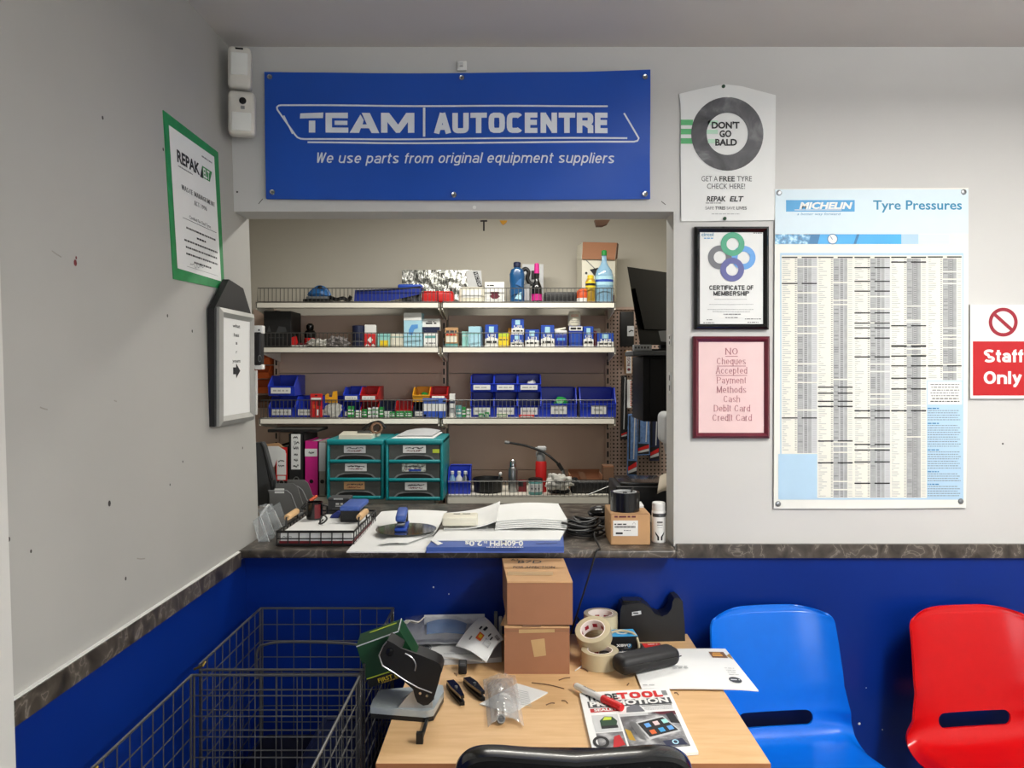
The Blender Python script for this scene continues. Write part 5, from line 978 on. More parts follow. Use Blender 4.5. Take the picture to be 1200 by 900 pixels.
m = MB(); m.box(fx0 + .006, fx1 - .006, fy + .006, by - .03, CT + .008, CT + .016, 'dark_red'); m.build('red_folder', None, 'dark red folder at the bottom of the wire letter tray', 'folder')
m = MB(); m.box(fx0 + .010, fx1 - .008, fy + .007, by - .04, CT + .0165, CT + .041, 'paper'); pl = m.front(fy + .007, .0012); pl.scribble(331, 342, 629, .8, 'grey_ink', seed=2, w=.6); m.build('tray_papers', None, 'white paper stack filling the wire letter tray', 'paper stack')
zt = CT + .0415
t = thing('mug', 'black mug with a dark red side standing on the tray papers', 'mug', (X(367, 2.76), 2.78, zt)); c = (X(367, 2.78), 2.80, zt)
m = MB(); m.lathe([(.026, 0), (.029, .003), (.03, .062), (.027, .062), (.026, .006), (.004, .005)], c, 'black_gloss', 24); m.build('cup', t)
m = MB(); pl = m.plane(lambda a, b, l: Vector((c[0] + .0307 * math.sin(a), c[1] - .0307 * math.cos(a), c[2] + b)))
for i in range(6): pl.rect(.25 + i * .12, .006, .37 + i * .12, .056, 'dark_red')
m.build('panel', t)
m = MB(); m.tube([(c[0] + .028, c[1], zt + .052), (c[0] + .045, c[1], zt + .046), (c[0] + .045, c[1], zt + .02), (c[0] + .028, c[1], zt + .012)], .004, 'black_gloss', 8); m.build('handle', t)
t = thing('marker_pen', 'black and orange pen leaning across the grey desk organiser', 'pen', (X(362, 3.0), 3.0, CT + .07))
m = MB(); a, b = P(353, 596, 2.98), P(363, 587, 3.0); m.tube([a, a + (b - a) * .05, b], [.004, .006, .006], 'black', 10); m.build('cap', t); m = MB(); b2 = P(371, 581.5, 3.02); m.tube([b, b2, b2 + (b2 - b) * .1], [.006, .006, .002], 'orange', 10); m.build('barrel', t)
m = MB(); d = 2.70; m.tube(smooth_path([P(375, 612, d), P(376, 606, d), P(380, 604, d), P(383, 608, d), P(379, 612.5, d), P(374, 613.5, d), P(379, 609, d)]), .003, 'wire_dark', 6); m.build('binder_clip', None, 'bent metal clip lying on the tray papers before the mug', 'clip')
# black card machine / box standing behind the tray
t = thing('card_box', 'dark grey upright carton with white print behind the letter tray', 'box', (X(397, 3.0), 3.02, CT)); d = 3.0
x0, x1 = X(384.5, d), X(408, d); m = MB(); m.box(x0, x1, d, d + .07, CT, Z(587, d), 'dark_grey'); pl = m.front(d); pl.words(393.5, 402, 591.5, -2, 'white', seed=4); pl.rect(393, 592.5, 402, 593.8, 'light_grey'); pl.rect(389, 596, 402, 596.5, 'mid_grey'); m.build('box_body', t)
m = MB(); m.rbox(x0 - .002, x1 + .004, d - .003, d + .073, Z(587, d), Z(583.5, d), .003, 'dark_grey', 1); pl = m.front(d - .003, .001); pl.rect(391, 583.8, 402, 585.6, 'light_grey'); m.build('lid', t)
t = thing('card_reader', 'black rounded handheld reader with blue top on the wire tray', 'card reader', (X(418, 2.8), 2.8, zt))
d = 2.74; m = MB(); m.hexa([Vector((x_, y_, zt + .0005)) for x_, y_ in ((X(399, d), d), (-.562, d), (-.562, d + .15), (X(402, d + .15), d + .15))], [P(399, 598, d), Vector((-.562, d, Z(598, d))), Vector((-.562, d + .15, Z(594, d + .15))), P(402, 594, d + .15)], 'black'); m.build('body', t)
m = MB(); m.rbox(X(398, d), -.559, d - .006, d + .16, Z(599, d), Z(595, d) + .006, .008, 'pen_blue', 4); m.build('top', t)
m = MB(); m.prism([P(384, 611, 2.82), P(396, 607.5, 2.82), P(400, 600, 2.82), P(394, 600, 2.82), P(388, 604, 2.82)], (0, .03, 0), 'royal'); m.build('blue_cloth', None, 'folded royal blue cloth between the mug and the reader', 'cloth')
# grey organiser: two magazine pockets
for i, (a, b, tp, bt, d, lb) in enumerate(((329, 358, 570, 604, 3.22, 'taller grey plastic file pocket standing behind the smaller one'), (314.5, 345, 575, 607, 3.05, 'smaller grey plastic file pocket with white label at the top'))):
    t = thing('file_pocket', lb, 'file holder', (X((a + b) / 2, d), d + .04, CT), 'grey file pockets on the counter')
    zc = CT; m = MB(); o = [P(a, tp, d), P(b - 9, tp, d), P(b - 4, tp + 4, d)]; x1 = X(b + 3, d); low = [Vector((x1, d, CT + .03)), Vector((x1, d, CT)), Vector((X(a, d), d, CT))]
    m.prism(o + low, (0, .004, 0), 'bin_grey'); m.prism([p + Vector((0, .09, .015)) for p in o] + [Vector((x1, d + .09, CT + .03)), Vector((x1, d + .09, CT)), Vector((X(a, d), d + .09, CT))], (0, .004, 0), 'bin_grey')
    m.box(X(a, d), X(a, d) + .004, d, d + .094, CT, Z(tp + 2, d), 'bin_grey'); m.box(X(a, d), x1, d, d + .094, CT, CT + .004, 'bin_grey')
    m.tube(o + [Vector((x1, d, CT + .03))], .0028, 'mid_grey', 6); m.build('pocket', t)
    if i: m = MB(); m.box(X(322, d), X(333, d), d - .002, d + .001, Z(578, d), Z(572.5, d), 'white'); m.build('label', t)
# dark leaning bag / satchel by the hatch edge
d = 3.3
m = MB(); m.prism([P(290, 520, d), P(306, 518.5, d), P(309, 524, d), P(322, 572, d), P(323, 600, d), Vector((X(323, d), d, CT)), Vector((X(290, d), d, CT))], (0, .05, 0), 'dark_grey'); m.tube([P(306, 518.5, d - .003), P(309, 524, d - .003), P(322, 572, d - .003), P(323, 605, d - .003)], .005, 'black', 8)
m.build('dark_case', None, 'dark grey soft case with black edge leaning by the hatch edge', 'case')
m = MB(); m.rbox(X(318, 3.24), X(321.5, 3.24), 3.22, 3.26, Z(578, 3.24), Z(562, 3.24), .005, 'black', 2); m.build('torch', None, 'short black pen light clipped at the edge of the dark case', 'torch')
# clear leaflet holders
for i, (a, b, tp, d, lb) in enumerate(((300, 312, 604, 2.64, 'clear acrylic leaflet holder at the hatch edge, outermost of three'), (307, 319, 600, 2.745, 'clear acrylic leaflet holder in the middle of three by the hatch edge'), (315, 328, 598, 2.85, 'clear acrylic leaflet holder with white card nearest the wire tray'))):
    t = thing('leaflet_holder', lb, 'leaflet holder', (X((a + b) / 2, d), d, CT), 'clear leaflet holders on the counter')
    x0, x1 = X(a, d), X(b, d); zt_ = Z(tp, d); m = MB()
    m.hexa([(x0 + .02, d - .03, CT), (x1 + .02, d - .03, CT), (x1 + .02, d - .027, CT), (x0 + .02, d - .027, CT)], [(x0 - .01, d, zt_ - .02), (x1 - .02, d, zt_), (x1 - .02, d + .003, zt_), (x0 - .01, d + .003, zt_ - .02)], 'clear_hard')
    m.hexa([(x0 + .02, d + .03, CT), (x1 + .02, d + .03, CT), (x1 + .02, d + .033, CT), (x0 + .02, d + .033, CT)], [(x0 - .01, d + .06, zt_), (x1 - .02, d + .06, zt_ + .02), (x1 - .02, d + .063, zt_ + .02), (x0 - .01, d + .063, zt_)], 'clear_hard')
    m.box(x0 + .02, x1 + .02, d - .03, d + .033, CT, CT + .003, 'clear_hard')
    m.tube([(x0 + .02, d - .03, CT), (x0 - .01, d, zt_ - .02), (x1 - .02, d, zt_), (x1 + .02, d - .03, CT)], .0014, 'light_grey', 5); m.build('pocket', t)
    if i == 2: m = MB(); m.prism([P(314, 601, d + .006), P(322, 600, d + .006), P(329, 617, d + .002), P(323, 622, d + .002)], (0, .002, 0), 'paper'); m.build('card', t)
d = 2.78; m = MB(); m.blob(P(311, 598, d + .10), (.028, .02, .022), 'clear_hard', .3, 3, 4); m.tube(smooth_path([P(304, 606, d), P(309, 599, d + .06), P(315, 592, d + .1), P(318, 597, d + .1)]), .004, 'light_grey', 6); m.build('clear_wrap', None, 'scrap of clear wrapping on top of the leaflet holders', 'wrapping')
# papers, round tinted disc, stapler
m = MB(); z = CT + .001
m.sheet(lambda u, v: (G(406 + 92 * u, 648.5, z) * (1 - v) + G(447 + 77 * u, 601, z) * v) + Vector((0, 0, .006 + .006 * v * math.sin(3 * u))), 14, 10, 'paper', .004); m.build('white_envelope', None, 'large white envelope lying at the counter edge beside the wire tray', 'envelope')
m = MB(); z = CT + .017
m.sheet(lambda u, v: (G(441 + 57 * u, 616, z) * (1 - v) + G(462 + 35 * u, 600.5 + 3 * math.sin(u * 4), z) * v), 8, 5, 'paper', .002); m.build('paper_sheet', None, 'smaller white sheet behind the stapler on the large envelope', 'paper')
m = MB(); z = CT + .0135; m.sheet(lambda u, v: (G(443 + 34 * u, 638 - u * 1.5, z) * (1 - v) + G(455 + 52 * u, 629 - 3 * u, z) * v) + Vector((0, 0, .004 * math.sin(u * 3))), 8, 4, 'paper', .0012); m.build('folded_slip', None, 'folded white slip in front of the round disc', 'paper')
c0 = G(476, 621.5, CT + .02); m = MB(); m.lathe([(.008, 0), (.106, 0), (.106, .0012), (.008, .0012)], (c0.x, c0.y, CT + .0245), 'disc_tint', 48, closed=True); m.build('round_disc', None, 'round dark tinted see-through disc on the white envelope', 'disc')
z = CT + .0262; t = thing('stapler', 'small blue stapler standing on the round tinted disc', 'stapler', (X(471, 2.75), 2.75, z))
p0 = G(469.5, 623, z); p1 = G(477, 602, z); ang = -math.atan2(p1.x - p0.x, p1.y - p0.y)
def st(name, x0, x1, y0, y1, z0, z1, r, k, rx=0, par=None):
    m = MB().at(p0, ang, rx); m.rbox(x0, x1, y0, y1, z0, z1, r, k, 3); return m.build(name, par or t)
st('base', -.021, .021, -.005, .14, 0, .012, .004, 'blue'); st('magazine', -.014, .014, 0, .135, .018, .03, .003, 'steel', .10); st('lever', -.018, .018, .0, .11, .032, .056, .008, 'pen_blue', .12); st('lever_end', -.016, .016, .10, .14, .030, .052, .006, 'black', .12); st('hinge', -.017, .017, .115, .145, .008, .05, .004, 'black')
# pad with upside-down heading, stacked papers on it
m = MB(); z = CT + .001; flat(m, [(499.5, 648), (661, 647), (660, 633.5), (512, 633)], z, .018, 'pen_blue'); zz = z + .018
pl = level(m, zz); pl.rect(500, 646.6, 661, 648, 'blue')
def up(a, b, l): return G(a, b, zz) + Vector((0, 0, .0008 + l))
pu = m.plane(up); pu.text('0-60MPH', 613, 574, 634.2, 640.2, 'white', bold=.03); pu.text('in', 571, 567, 634.6, 638, 'white', bold=.02); pu.text('2.0s', 565, 545, 634.2, 640.2, 'white', bold=.03); pu.words(570, 614, 641.2, .8, 'white', seed=3); pu.scribble(628, 653, 637, .7, 'navy', seed=5, w=.5)
m.build('blue_pad', None, 'blue pad with upside-down white heading at the counter edge', 'pad')
m = MB(); z = CT + .0196; m.sheet(lambda u, v: (G(505 + 151 * u, 634.2 - u * .6, z) * (1 - v) + G(515 + 149 * u, 622 - u * 2, z) * v) + Vector((0, 0, .0042 + .003 * abs(math.sin(u * 9)) * v)), 20, 6, 'paper', .004)
m.box(X(520, 2.7), X(650, 2.7), 2.66, 2.9, CT + .0005, CT + .0185, 'paper'); m.build('white_papers', None, 'white papers spread over the blue pad', 'papers')
m = MB(); z = CT + .026; m.sheet(lambda u, v: (G(520 + 62 * u, 621 - 0 * u, z) * (1 - v) + G(524 + 62 * u, 602 - 5 * u, z) * v) + Vector((0, 0, .004 + .03 * u ** 3)), 14, 6, 'paper', .003); m.build('open_booklet', None, 'white curling booklet page beside the thick paper stack', 'booklet')
m = MB(); z = CT + .030
for k in range(5): m.sheet(lambda u, v: (G(580 + 84 * u + k * .4, 620 - k * .8, z) * (1 - v) + G(580 + 74 * u, 599.5 - 1.5 * u, z) * v) + Vector((0, 0, .0062 * k + .018 * math.sin(min(u * 2.2, 1.57)) - .016 * u - .0015 * k * (1 - v))), 16, 6, 'paper', .0028)
m.box(X(585, 2.85), X(655, 2.85), 2.80, 3.02, CT + .0235, CT + .032, 'paper'); pl = m.plane(lambda a, b, l: G(a, b, z + .036) + Vector((0, 0, .004)))
m.build('paper_stack', None, 'thick stack of white forms at the back of the counter papers', 'paper stack')
c0 = G(539, 614, CT + .04); m = MB().at((c0.x, c0.y + .02, CT + .0375), .03); m.rbox(-.062, .062, -.05, .05, 0, .03, .006, 'cream', 2); pl = m.plane(lambda a, b, l: Vector((a, b, .0306 + l))); pl.words(-.025, .035, .015, .012, 'grey_ink', seed=3); m.build('grey_pack', None, 'small pale grey packet lying on the booklet', 'packet')
m = MB(); flat(m, [(505, 633.5), (509, 632.5), (519, 637), (513, 639)], CT + .021, .001, 'paper'); m.build('paper_scrap', None, 'little white paper scrap at the corner of the blue pad', 'paper')
# coil of cable
c0 = G(685, 631, CT); m = MB(); r_ = random.Random(3); pts = []
for k in range(9 * 20):
    a = 2 * math.pi * k / 20; q = k / 20; rr = .047 + .012 * math.sin(q * 2.1) + .004 * math.sin(a * 3); pts.append((c0.x + .01 * math.sin(q * 1.7) + rr * 1.12 * math.cos(a), c0.y + .05 + .01 * math.cos(q * 2.3) + rr * math.sin(a), CT + .007 + .0058 * q * (1 + .1 * math.sin(a * 2 + q))))
tail = [(c0.x + .03, c0.y - .03, CT + .02), (c0.x + .035, 2.50, CT + .006), (c0.x + .02, 2.472, CT - .004), (c0.x - .01, 2.466, CT - .10), (c0.x - .06, 2.47, CT - .26), (c0.x - .04, 2.49, .80), (c0.x - .02, 2.47, .745)]
m.tube(smooth_path([pts[-1]] + tail, 8), .0032, 'black', 6); m.tube(pts, .0042, 'black', 6); m.build('cable_coil', None, 'coil of black cable on the counter with its tail hanging down', 'cable')
t = thing('scanner', 'black hand scanner resting on its low stand beside the brown box', 'scanner', (X(702, 2.95), 2.98, CT)); d = 2.92
m = MB(); m.rbox(X(689, d), X(716, d), d - .02, d + .09, CT, Z(611, d), .008, 'black_soft'); m.tube(smooth_path([P(689, 614, d - .02), P(693, 607, d), P(697, 603, d + .02)]), .004, 'black', 6); m.build('stand', t)
m = MB(); m.blob(P(703, 599, d + .03), (.042, .045, .02), 'black_gloss', .04, 2, 3); m.rbox(X(690, d), X(714, d), d, d + .06, Z(605, d), Z(601.5, d), .005, 'black'); m.build('head', t)
m = MB(); m.rbox(X(699.5, d), X(705, d), d + .012, d + .02, Z(595.2, d), Z(593.8, d), .0005, 'light_grey', 1); m.build('window', t)
# brown box with delivery label, black tape roll on top, aerosol
d = 2.56; t = thing('label_carton', 'small brown carton with white printed label on the counter', 'carton', (X(738, d), d + .08, CT)); x0, x1 = X(715.5, d), X(762, d); zt2 = Z(601.5, d)
m = MB(); m.rbox(x0, x1, d, d + .17, CT, zt2, .003, 'card_light', 1); pl = m.front(d); pl.words(720, 745, 606.5, -2, 'maroon', seed=8); pl.rect(717, 602, 760, 602.5, 'card_dark'); m.build('box_body', t)
m = MB(); m.box(X(718.5, d), X(747.5, d), d - .0016, d + .0005, Z(628, d), Z(610, d), 'white'); pl = m.front(d - .0016)
pl.words(720, 734, 615, -1.4, 'ink', seed=1); pl.rect(720.5, 616.3, 744.5, 618.6, 'ink')
for i in range(18): pl.rect(721.2 + i * 1.3, 616.2, 721.6 + i * 1.3, 618.7, 'white', .0003)
pl.words(731, 739, 622, -1, 'grey_ink', seed=3); pl.words(721.5, 730, 626, -2.2, 'ink', seed=6); pl.line([(741, 614.5), (743, 611.8), (745, 614.5)], .4, 'grey_ink'); m.build('label', t)
m = MB(); m.hexa([(x1 - .075, d + .10, zt2 + .0005), (x1 - .005, d + .10, zt2 + .0005), (x1 - .005, d + .16, zt2 + .0005), (x1 - .075, d + .16, zt2 + .0005)], [(x1 - .075, d + .10, zt2 + .008), (x1 - .005, d + .10, zt2 + .008), (x1 - .005, d + .16, zt2 + .012), (x1 - .075, d + .16, zt2 + .012)], 'paper'); m.build('white_slip', None, 'folded white slip on the brown carton behind the black tape roll', 'paper')
t = thing('black_tape_roll', 'wide black tape roll standing on the small brown carton', 'tape roll', (X(732, d + .06), d + .06, zt2)); c = (X(732, d + .06), d + .055, zt2)
m = MB(); m.lathe([(.040, 0), (.0495, 0), (.0495, .064), (.040, .064)], c, 'black_gloss', 48, closed=True); m.build('tape', t)
m = MB(); m.lathe([(.0375, .0005), (.0402, .0005), (.0402, .0645), (.0375, .0645)], c, 'light_grey', 40, closed=True); m.lathe([(.0, .0575), (.037, .0575), (.037, .060), (.0, .060)], c, 'mid_grey', 32); m.build('core', t)
m = MB(); m.rbox(c[0] - .01, c[0] + .005, c[1] - .025, c[1] - .015, zt2 + .0605, zt2 + .066, .002, 'black', 1); m.tube([(c[0] + .02, c[1] - .01, zt2 + .063), (c[0] + .028, c[1], zt2 + .078)], .003, 'wire_dark', 6); m.build('metal_bits', None, 'few tiny metal bits lying in the black tape roll', 'metal bits', kind='stuff')
d = 2.60; c = (X(772.5, d), d + .01, CT)
t = thing('white_aerosol', 'white aerosol can printed with two dark hands on the counter', 'spray can', c)
m = MB(); m.lathe([(.021, 0), (.0235, .003), (.0235, .105), (.021, .110)], c, 'white', 28); pl = m.plane(lambda a, b, l: Vector((c[0] + .0241 * math.sin(a), c[1] - .0241 * math.cos(a), c[2] + b)))
for i in range(16): a = -1.2 + i * .15; pl.rect(a, .088, a + .151, .100, 'dark_grey')
pl.poly([(-.12, .094), (0, .098), (.12, .094), (0, .090)], 'white', .0006)
for s in (-1, 1): pl.poly([(s * .12, .010), (s * .35, .010), (s * .38, .022), (s * .62, .030), (s * .7, .040), (s * .5, .034), (s * .3, .028), (s * .12, .022)], 'ink')
pl.words(-.4, .4, .068, .006, 'ink', seed=7); pl.words(-.4, .4, .06, .003, 'grey_ink', seed=2); pl.words(-.35, .35, .052, .0025, 'pale_ink', seed=3); m.build('can', t)
m = MB(); m.lathe([(.0215, .108), (.0225, .110), (.0222, .133), (.019, .136)], c, 'white', 28); m.build('cap', t)

# ================================================================== DESK
DZ = .73; dx0, dx1, dy0, dy1 = X(440.5, 1.70), X(903, 1.70), 1.70, 2.535
t = thing('desk', 'light beech office desk standing against the blue wall', 'desk', ((dx0 + dx1) / 2, 2.1, 0))
m = MB(); m.box(dx0, dx1, dy0, dy1, DZ - .025, DZ, 'beech'); m.box(dx0, dx1, dy0 - .002, dy0, DZ - .025, DZ, 'beech_edge'); m.build('desk_top', t)
for x in (dx0 + .02, dx1 - .045): m = MB(); m.box(x, x + .025, dy0 + .05, dy1 - .02, 0, DZ - .025, 'beech'); m.build('leg_panel', t)
m = MB(); m.box(dx0 + .045, dx1 - .045, dy1 - .12, dy1 - .10, .3, DZ - .025, 'beech'); m.build('modesty_panel', t)
# two cartons
d = 2.20
t = thing('parcel_carton', 'brown cardboard carton standing on the desk, lower of two', 'carton', (X(629, d), 2.3, DZ))
zl = Z(736, d); m = MB(); m.box(X(591, d), X(667.5, d), d, d + .29, DZ, zl, 'card'); pl = m.front(d); pl.rect(592, 739, 666, 739.6, 'card_dark'); pl.poly([(622, 750), (638, 748), (640, 768), (626, 770)], 'card_tape'); pl.poly([(608, 737.5), (650, 737), (650, 741), (608, 742)], 'card_tape', .0003); m.build('box_body', t)
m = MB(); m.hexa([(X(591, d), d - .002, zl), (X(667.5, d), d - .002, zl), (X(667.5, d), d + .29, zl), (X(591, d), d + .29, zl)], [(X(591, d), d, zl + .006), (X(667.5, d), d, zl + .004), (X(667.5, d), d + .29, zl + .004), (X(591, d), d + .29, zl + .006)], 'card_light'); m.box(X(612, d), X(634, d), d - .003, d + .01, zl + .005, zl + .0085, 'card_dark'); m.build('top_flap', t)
zu0 = zl + .009; zu1 = Z(683, d); x0, x1 = X(594.5, d), X(671, d)
t = thing('parcel_carton', 'brown cardboard carton with handwriting on top, stacked on another', 'carton', (X(632, d), 2.36, zu0))
m = MB(); y1 = d + .27; m.hexa([(x0, d, zu0), (x1, d, zu0), (x1 - .002, y1, zu0), (x0 - .018, y1, zu0)], [(x0, d, zu1), (x1, d, zu1), (x1 - .01, y1, zu1), (x0 - .02, y1, zu1)], 'card'); pl = m.front(d); pl.rect(641, 699, 670, 717, 'card_dark') if False else None; m.build('box_body', t)
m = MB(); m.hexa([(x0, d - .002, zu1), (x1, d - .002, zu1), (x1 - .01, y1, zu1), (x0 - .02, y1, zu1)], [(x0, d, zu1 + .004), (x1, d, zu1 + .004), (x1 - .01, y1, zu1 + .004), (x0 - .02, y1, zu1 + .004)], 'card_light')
pl = m.plane(lambda a, b, l: Vector((x0 - .02 + a, d + b, zu1 + .0046 + l))); pl.rect(.02, .065, .155, .105, 'card_tape'); pl.text('A3', .028, .052, .235, .262, 'ink'); pl.text('B7D', .05, .125, .205, .240, 'ink', shear=.1); pl.text('FOR AFFECTION', .035, .165, .142, .170, 'ink', bold=.0, shear=.2)
m.build('top_flap', t)
m = MB(); m.prism([P(586.5, 733, d + .12), P(591, 722, d + .12), P(594, 722, d + .10), P(594, 734.5, d + .10)], (0, .01, 0), 'card_light'); m.build('cardboard_tab', None, 'torn cardboard tab sticking out between the two cartons', 'cardboard')
# heap of leaflets and film-wrapped goods
def leaf(name, label, cat, pts, z, th, key, draw=None, group=None, lift=None):
    m = MB(); flat(m, pts, z, th, key)
    if draw: draw(level(m, z + th))
    return m.build(name, None, label, cat, group)
leaf('catalogue', 'thick white catalogue at the bottom of the heap by the cartons', 'catalogue', [(508, 780), (588, 776), (587, 748), (500, 748)], DZ + .001, .014, 'paper_grey')
leaf('leaflet', 'white leaflet with a round dark seal under the wrapped packet', 'leaflet', [(486, 771), (560, 774), (572, 742), (489, 742)], DZ + .016, .004, 'paper', lambda pl: (pl.disc(500.5, 759, 5, 'ring_grey', 0, 20, 4), pl.ring(500.5, 759, 3.4, 4, 'paper', .0003, f=.8), pl.words(510, 535, 760, 1, 'pale_ink', seed=1)))
leaf('leaflet', 'folded white leaflet lying across the catalogue toward the punch', 'leaflet', [(502, 768), (565, 776), (571, 769), (520, 752)], DZ + .021, .003, 'paper', lambda pl: pl.words(520, 556, 766, .8, 'pale_ink', seed=4))
t = thing('wrapped_packet', 'clear film packet with blue contents on the leaflet heap', 'packet', (X(530, 2.3), 2.32, DZ + .03)); z = DZ + .026
m = MB(); m.sheet(lambda u, v: G(476 + 92 * u + 0 * v, 757 - 29 * v, z) + Vector((0, 0, .008 + .022 * math.sin(math.pi * min(max(v, .05), .95)) * math.sin(math.pi * (.1 + .8 * u)) + .003 * mnoise.noise((u * 9, v * 5, 3)))), 30, 14, 'pouch_grey', .006); m.build('pouch', t)
m = MB(); m.sheet(lambda u, v: G(500 + (44 + 3 * math.sin(v * 3)) * u, 750.5 - 17 * v + 5 * (u - .5) ** 2 * (1 - v), z) + Vector((0, 0, .026 + .016 * math.sin(math.pi * v) * math.sin(math.pi * (.15 + .7 * u)))), 20, 10, 'tool_blue', .004); m.build('blue_content', t)
m = MB(); m.sheet(lambda u, v: G(475 + 94 * u, 758 - 31 * v, z) + Vector((0, 0, .022 + .028 * math.sin(math.pi * min(max(v, .03), .97)) * math.sin(math.pi * (.08 + .84 * u)) + .005 * mnoise.noise((u * 13, v * 7, 1)))), 44, 20, 'clear_film', .0015); m.build('film', t)
m = MB(); m.sheet(lambda u, v: P(476 + 22 * u - 4 * v, 731 - 8 * u - 6 * v * (1 - u) + 4 * v, 2.34 + .02 * v) + Vector((0, .0, .006 * math.sin(u * 7))), 12, 4, 'crumple', .003); m.build('film_twist', None, 'twisted end of white film sticking up behind the green box', 'film')
m = MB(); m.prism([P(497, 721, 2.50), P(568, 719.5, 2.50), P(568, 730, 2.46), P(497, 732, 2.46)], (0, .003, 0), 'paper_grey'); m.build('grey_sheet', None, 'pale grey sheet standing against the blue wall behind the packet', 'paper')
m = MB(); fnc = lambda u, v: (G(534 + 36 * u, 757 + 17 * u, DZ + .045) * (1 - v) + G(566 + 24 * u, 722 + 26 * u, DZ + .065) * v) + Vector((0, -.0, .012 * math.sin(v * 3) + .006 * math.sin(u * 4)))
m.sheet(fnc, 14, 14, 'paper', .002)
pl = m.plane(lambda a, b, l: Vector(fnc(a, b)) + Vector((0, -.0005, .0016 + l)))
for a0, b0, a1, b1, k in ((.40, .30, .58, .50, 'orange'), (.45, .36, .55, .46, 'yellow'), (.66, .30, .86, .48, 'photo_print'), (.30, .55, .36, .66, 'ink'), (.42, .60, .50, .76, 'ink'), (.66, .56, .70, .7, 'ink'), (.76, .52, .8, .66, 'ink'), (.8, .72, .95, .86, 'photo_print'), (.25, .2, .3, .3, 'grey_ink')): pl.rect(a0, b0, a1, b1, k, .0003 if k == 'yellow' else 0)
m.build('price_list', None, 'curling white price list with little photos beside the cartons', 'leaflet')
for i, (a, tp, d, k, lb) in enumerate(((581, 718, 2.50, 'mid_grey', 'taller grey plastic strip standing behind the price list'), (586.5, 724, 2.46, 'light_grey', 'shorter pale strip standing between the price list and cartons'))):
    m = MB(); m.rbox(X(a - 2, d), X(a + 2, d), d, d + .02, DZ + .0005, Z(tp, d), .002, k, 1); m.build('plastic_strip', None, lb, 'strip')
m = MB(); c0 = G(542, 791, DZ); m.at((c0.x, c0.y, DZ + .0005), .05); m.rbox(-.012, .012, 0, .05, 0, .026, .004, 'black_soft'); pl = m.plane(lambda a, b, l: Vector((a, b, .0266 + l))); pl.rect(-.007, .012, .007, .02, 'dark_grey'); m.build('black_clip', None, 'small black plastic clip lying before the leaflet heap', 'clip')
for i, (a_, b_, lb) in enumerate((((527.5, 804.5), (542, 827), 'black staple remover lying on the desk near the hole punch'), ((547, 801), (566, 822), 'black staple remover half under the clear bag'))):
    A_, B2 = G(*a_, DZ), G(*b_, DZ); L = (B2 - A_).length; rz = math.atan2(B2.y - A_.y, B2.x - A_.x); A_.z = DZ + .0005
    t = thing('staple_remover', lb, 'staple remover', A_, 'black staple removers')
    m = MB().at(A_, rz); m.prism([(0, -.011, 0), (L * .4, -.013, 0), (L, -.006, 0), (L, .006, 0), (L * .4, .013, 0), (0, .011, 0)], (0, 0, .009), 'black'); m.build('lower_jaw', t)
    m = MB().at(A_, rz); m.prism([(0, -.010, .0095), (L * .4, -.012, .014), (L, -.005, .018), (L, .005, .018), (L * .4, .012, .014), (0, .010, .0095)], (0, 0, .008), 'black_gloss'); m.lathe([(.004, .02), (.004, .026)], (L * .5, 0, 0), 'steel', 10); m.build('upper_jaw', t)
leaf('printed_slip', 'folded white printed slip partly under the clear bag', 'paper', [(562, 826), (600, 836.5), (642, 812.5), (606, 802)], DZ + .001, .003, 'paper', lambda pl: [pl.line([(603 + q * .8 - 9, 806 + q * 2.2), (603 + q * .8 + 16 - q * .3, 811.5 + q * 2.0)], .5, 'pale_ink') for q in range(9)])
t = thing('clear_bag', 'crumpled clear plastic bag holding a small metal part on the desk', 'bag', G(590, 830, DZ)); z = DZ + .0045
def bagfn(u, v, k):
    a = G(566 + 38 * u + 0, 798 - 5 * u, z); b = G(572 + 42 * u, 853 - 6 * math.sin(u * 3) - 0, z); p = a * (1 - v) + b * v
    q = math.sin(math.pi * min(max(u, .02), .98)) * (.35 + .65 * math.sin(math.pi * min(v, .97)))
    return p + Vector((0, 0, k * (.030 * q + .008 * abs(mnoise.noise((u * 5, v * 7, 2))) + .004 * abs(mnoise.noise((u * 14, v * 14, 5))))))
m = MB(); m.sheet(lambda u, v: bagfn(u, v, 1), 36, 44, 'clear', .0012); m.build('film', t)
m = MB(); m.sheet(lambda u, v: bagfn(u * .8 + .1, v * .9 + .05, .35), 20, 24, 'clear', .001); m.build('inner_film', t)
m = MB(); c0 = G(587, 842, z + .01); m.at((c0.x, c0.y, z + .008), .2, .9); m.lathe([(.008, -.006), (.0105, -.006), (.0105, .006), (.008, .006)], (0, 0, 0), 'mid_grey', 20, closed=True); m.lathe([(.0, -.003), (.008, -.003), (.008, .002), (0, .003)], (0, 0, 0), 'dark_grey', 16); m.build('metal_part', t)
# scraps of wood shaving and thread
r_ = random.Random(5)
m = MB()
for (a, b, c_, e) in ((623, 800, 661, 807), (655, 797, 668, 794), (680, 783, 689, 787), (658, 821, 665, 824), (735, 803, 737, 801), (790, 812, 795, 814), (532, 789, 535, 792), (640, 826, 650, 824)):
    p, q = G(a, b, DZ + .0015), G(c_, e, DZ + .0015); m.tube(smooth_path([p, (p + q) / 2 + Vector((.002, .004, .001)), q], 4), .0014, 'card_dark', 5)
m.build('debris', None, 'tiny brown scraps scattered over the desk top', 'scraps', kind='stuff')
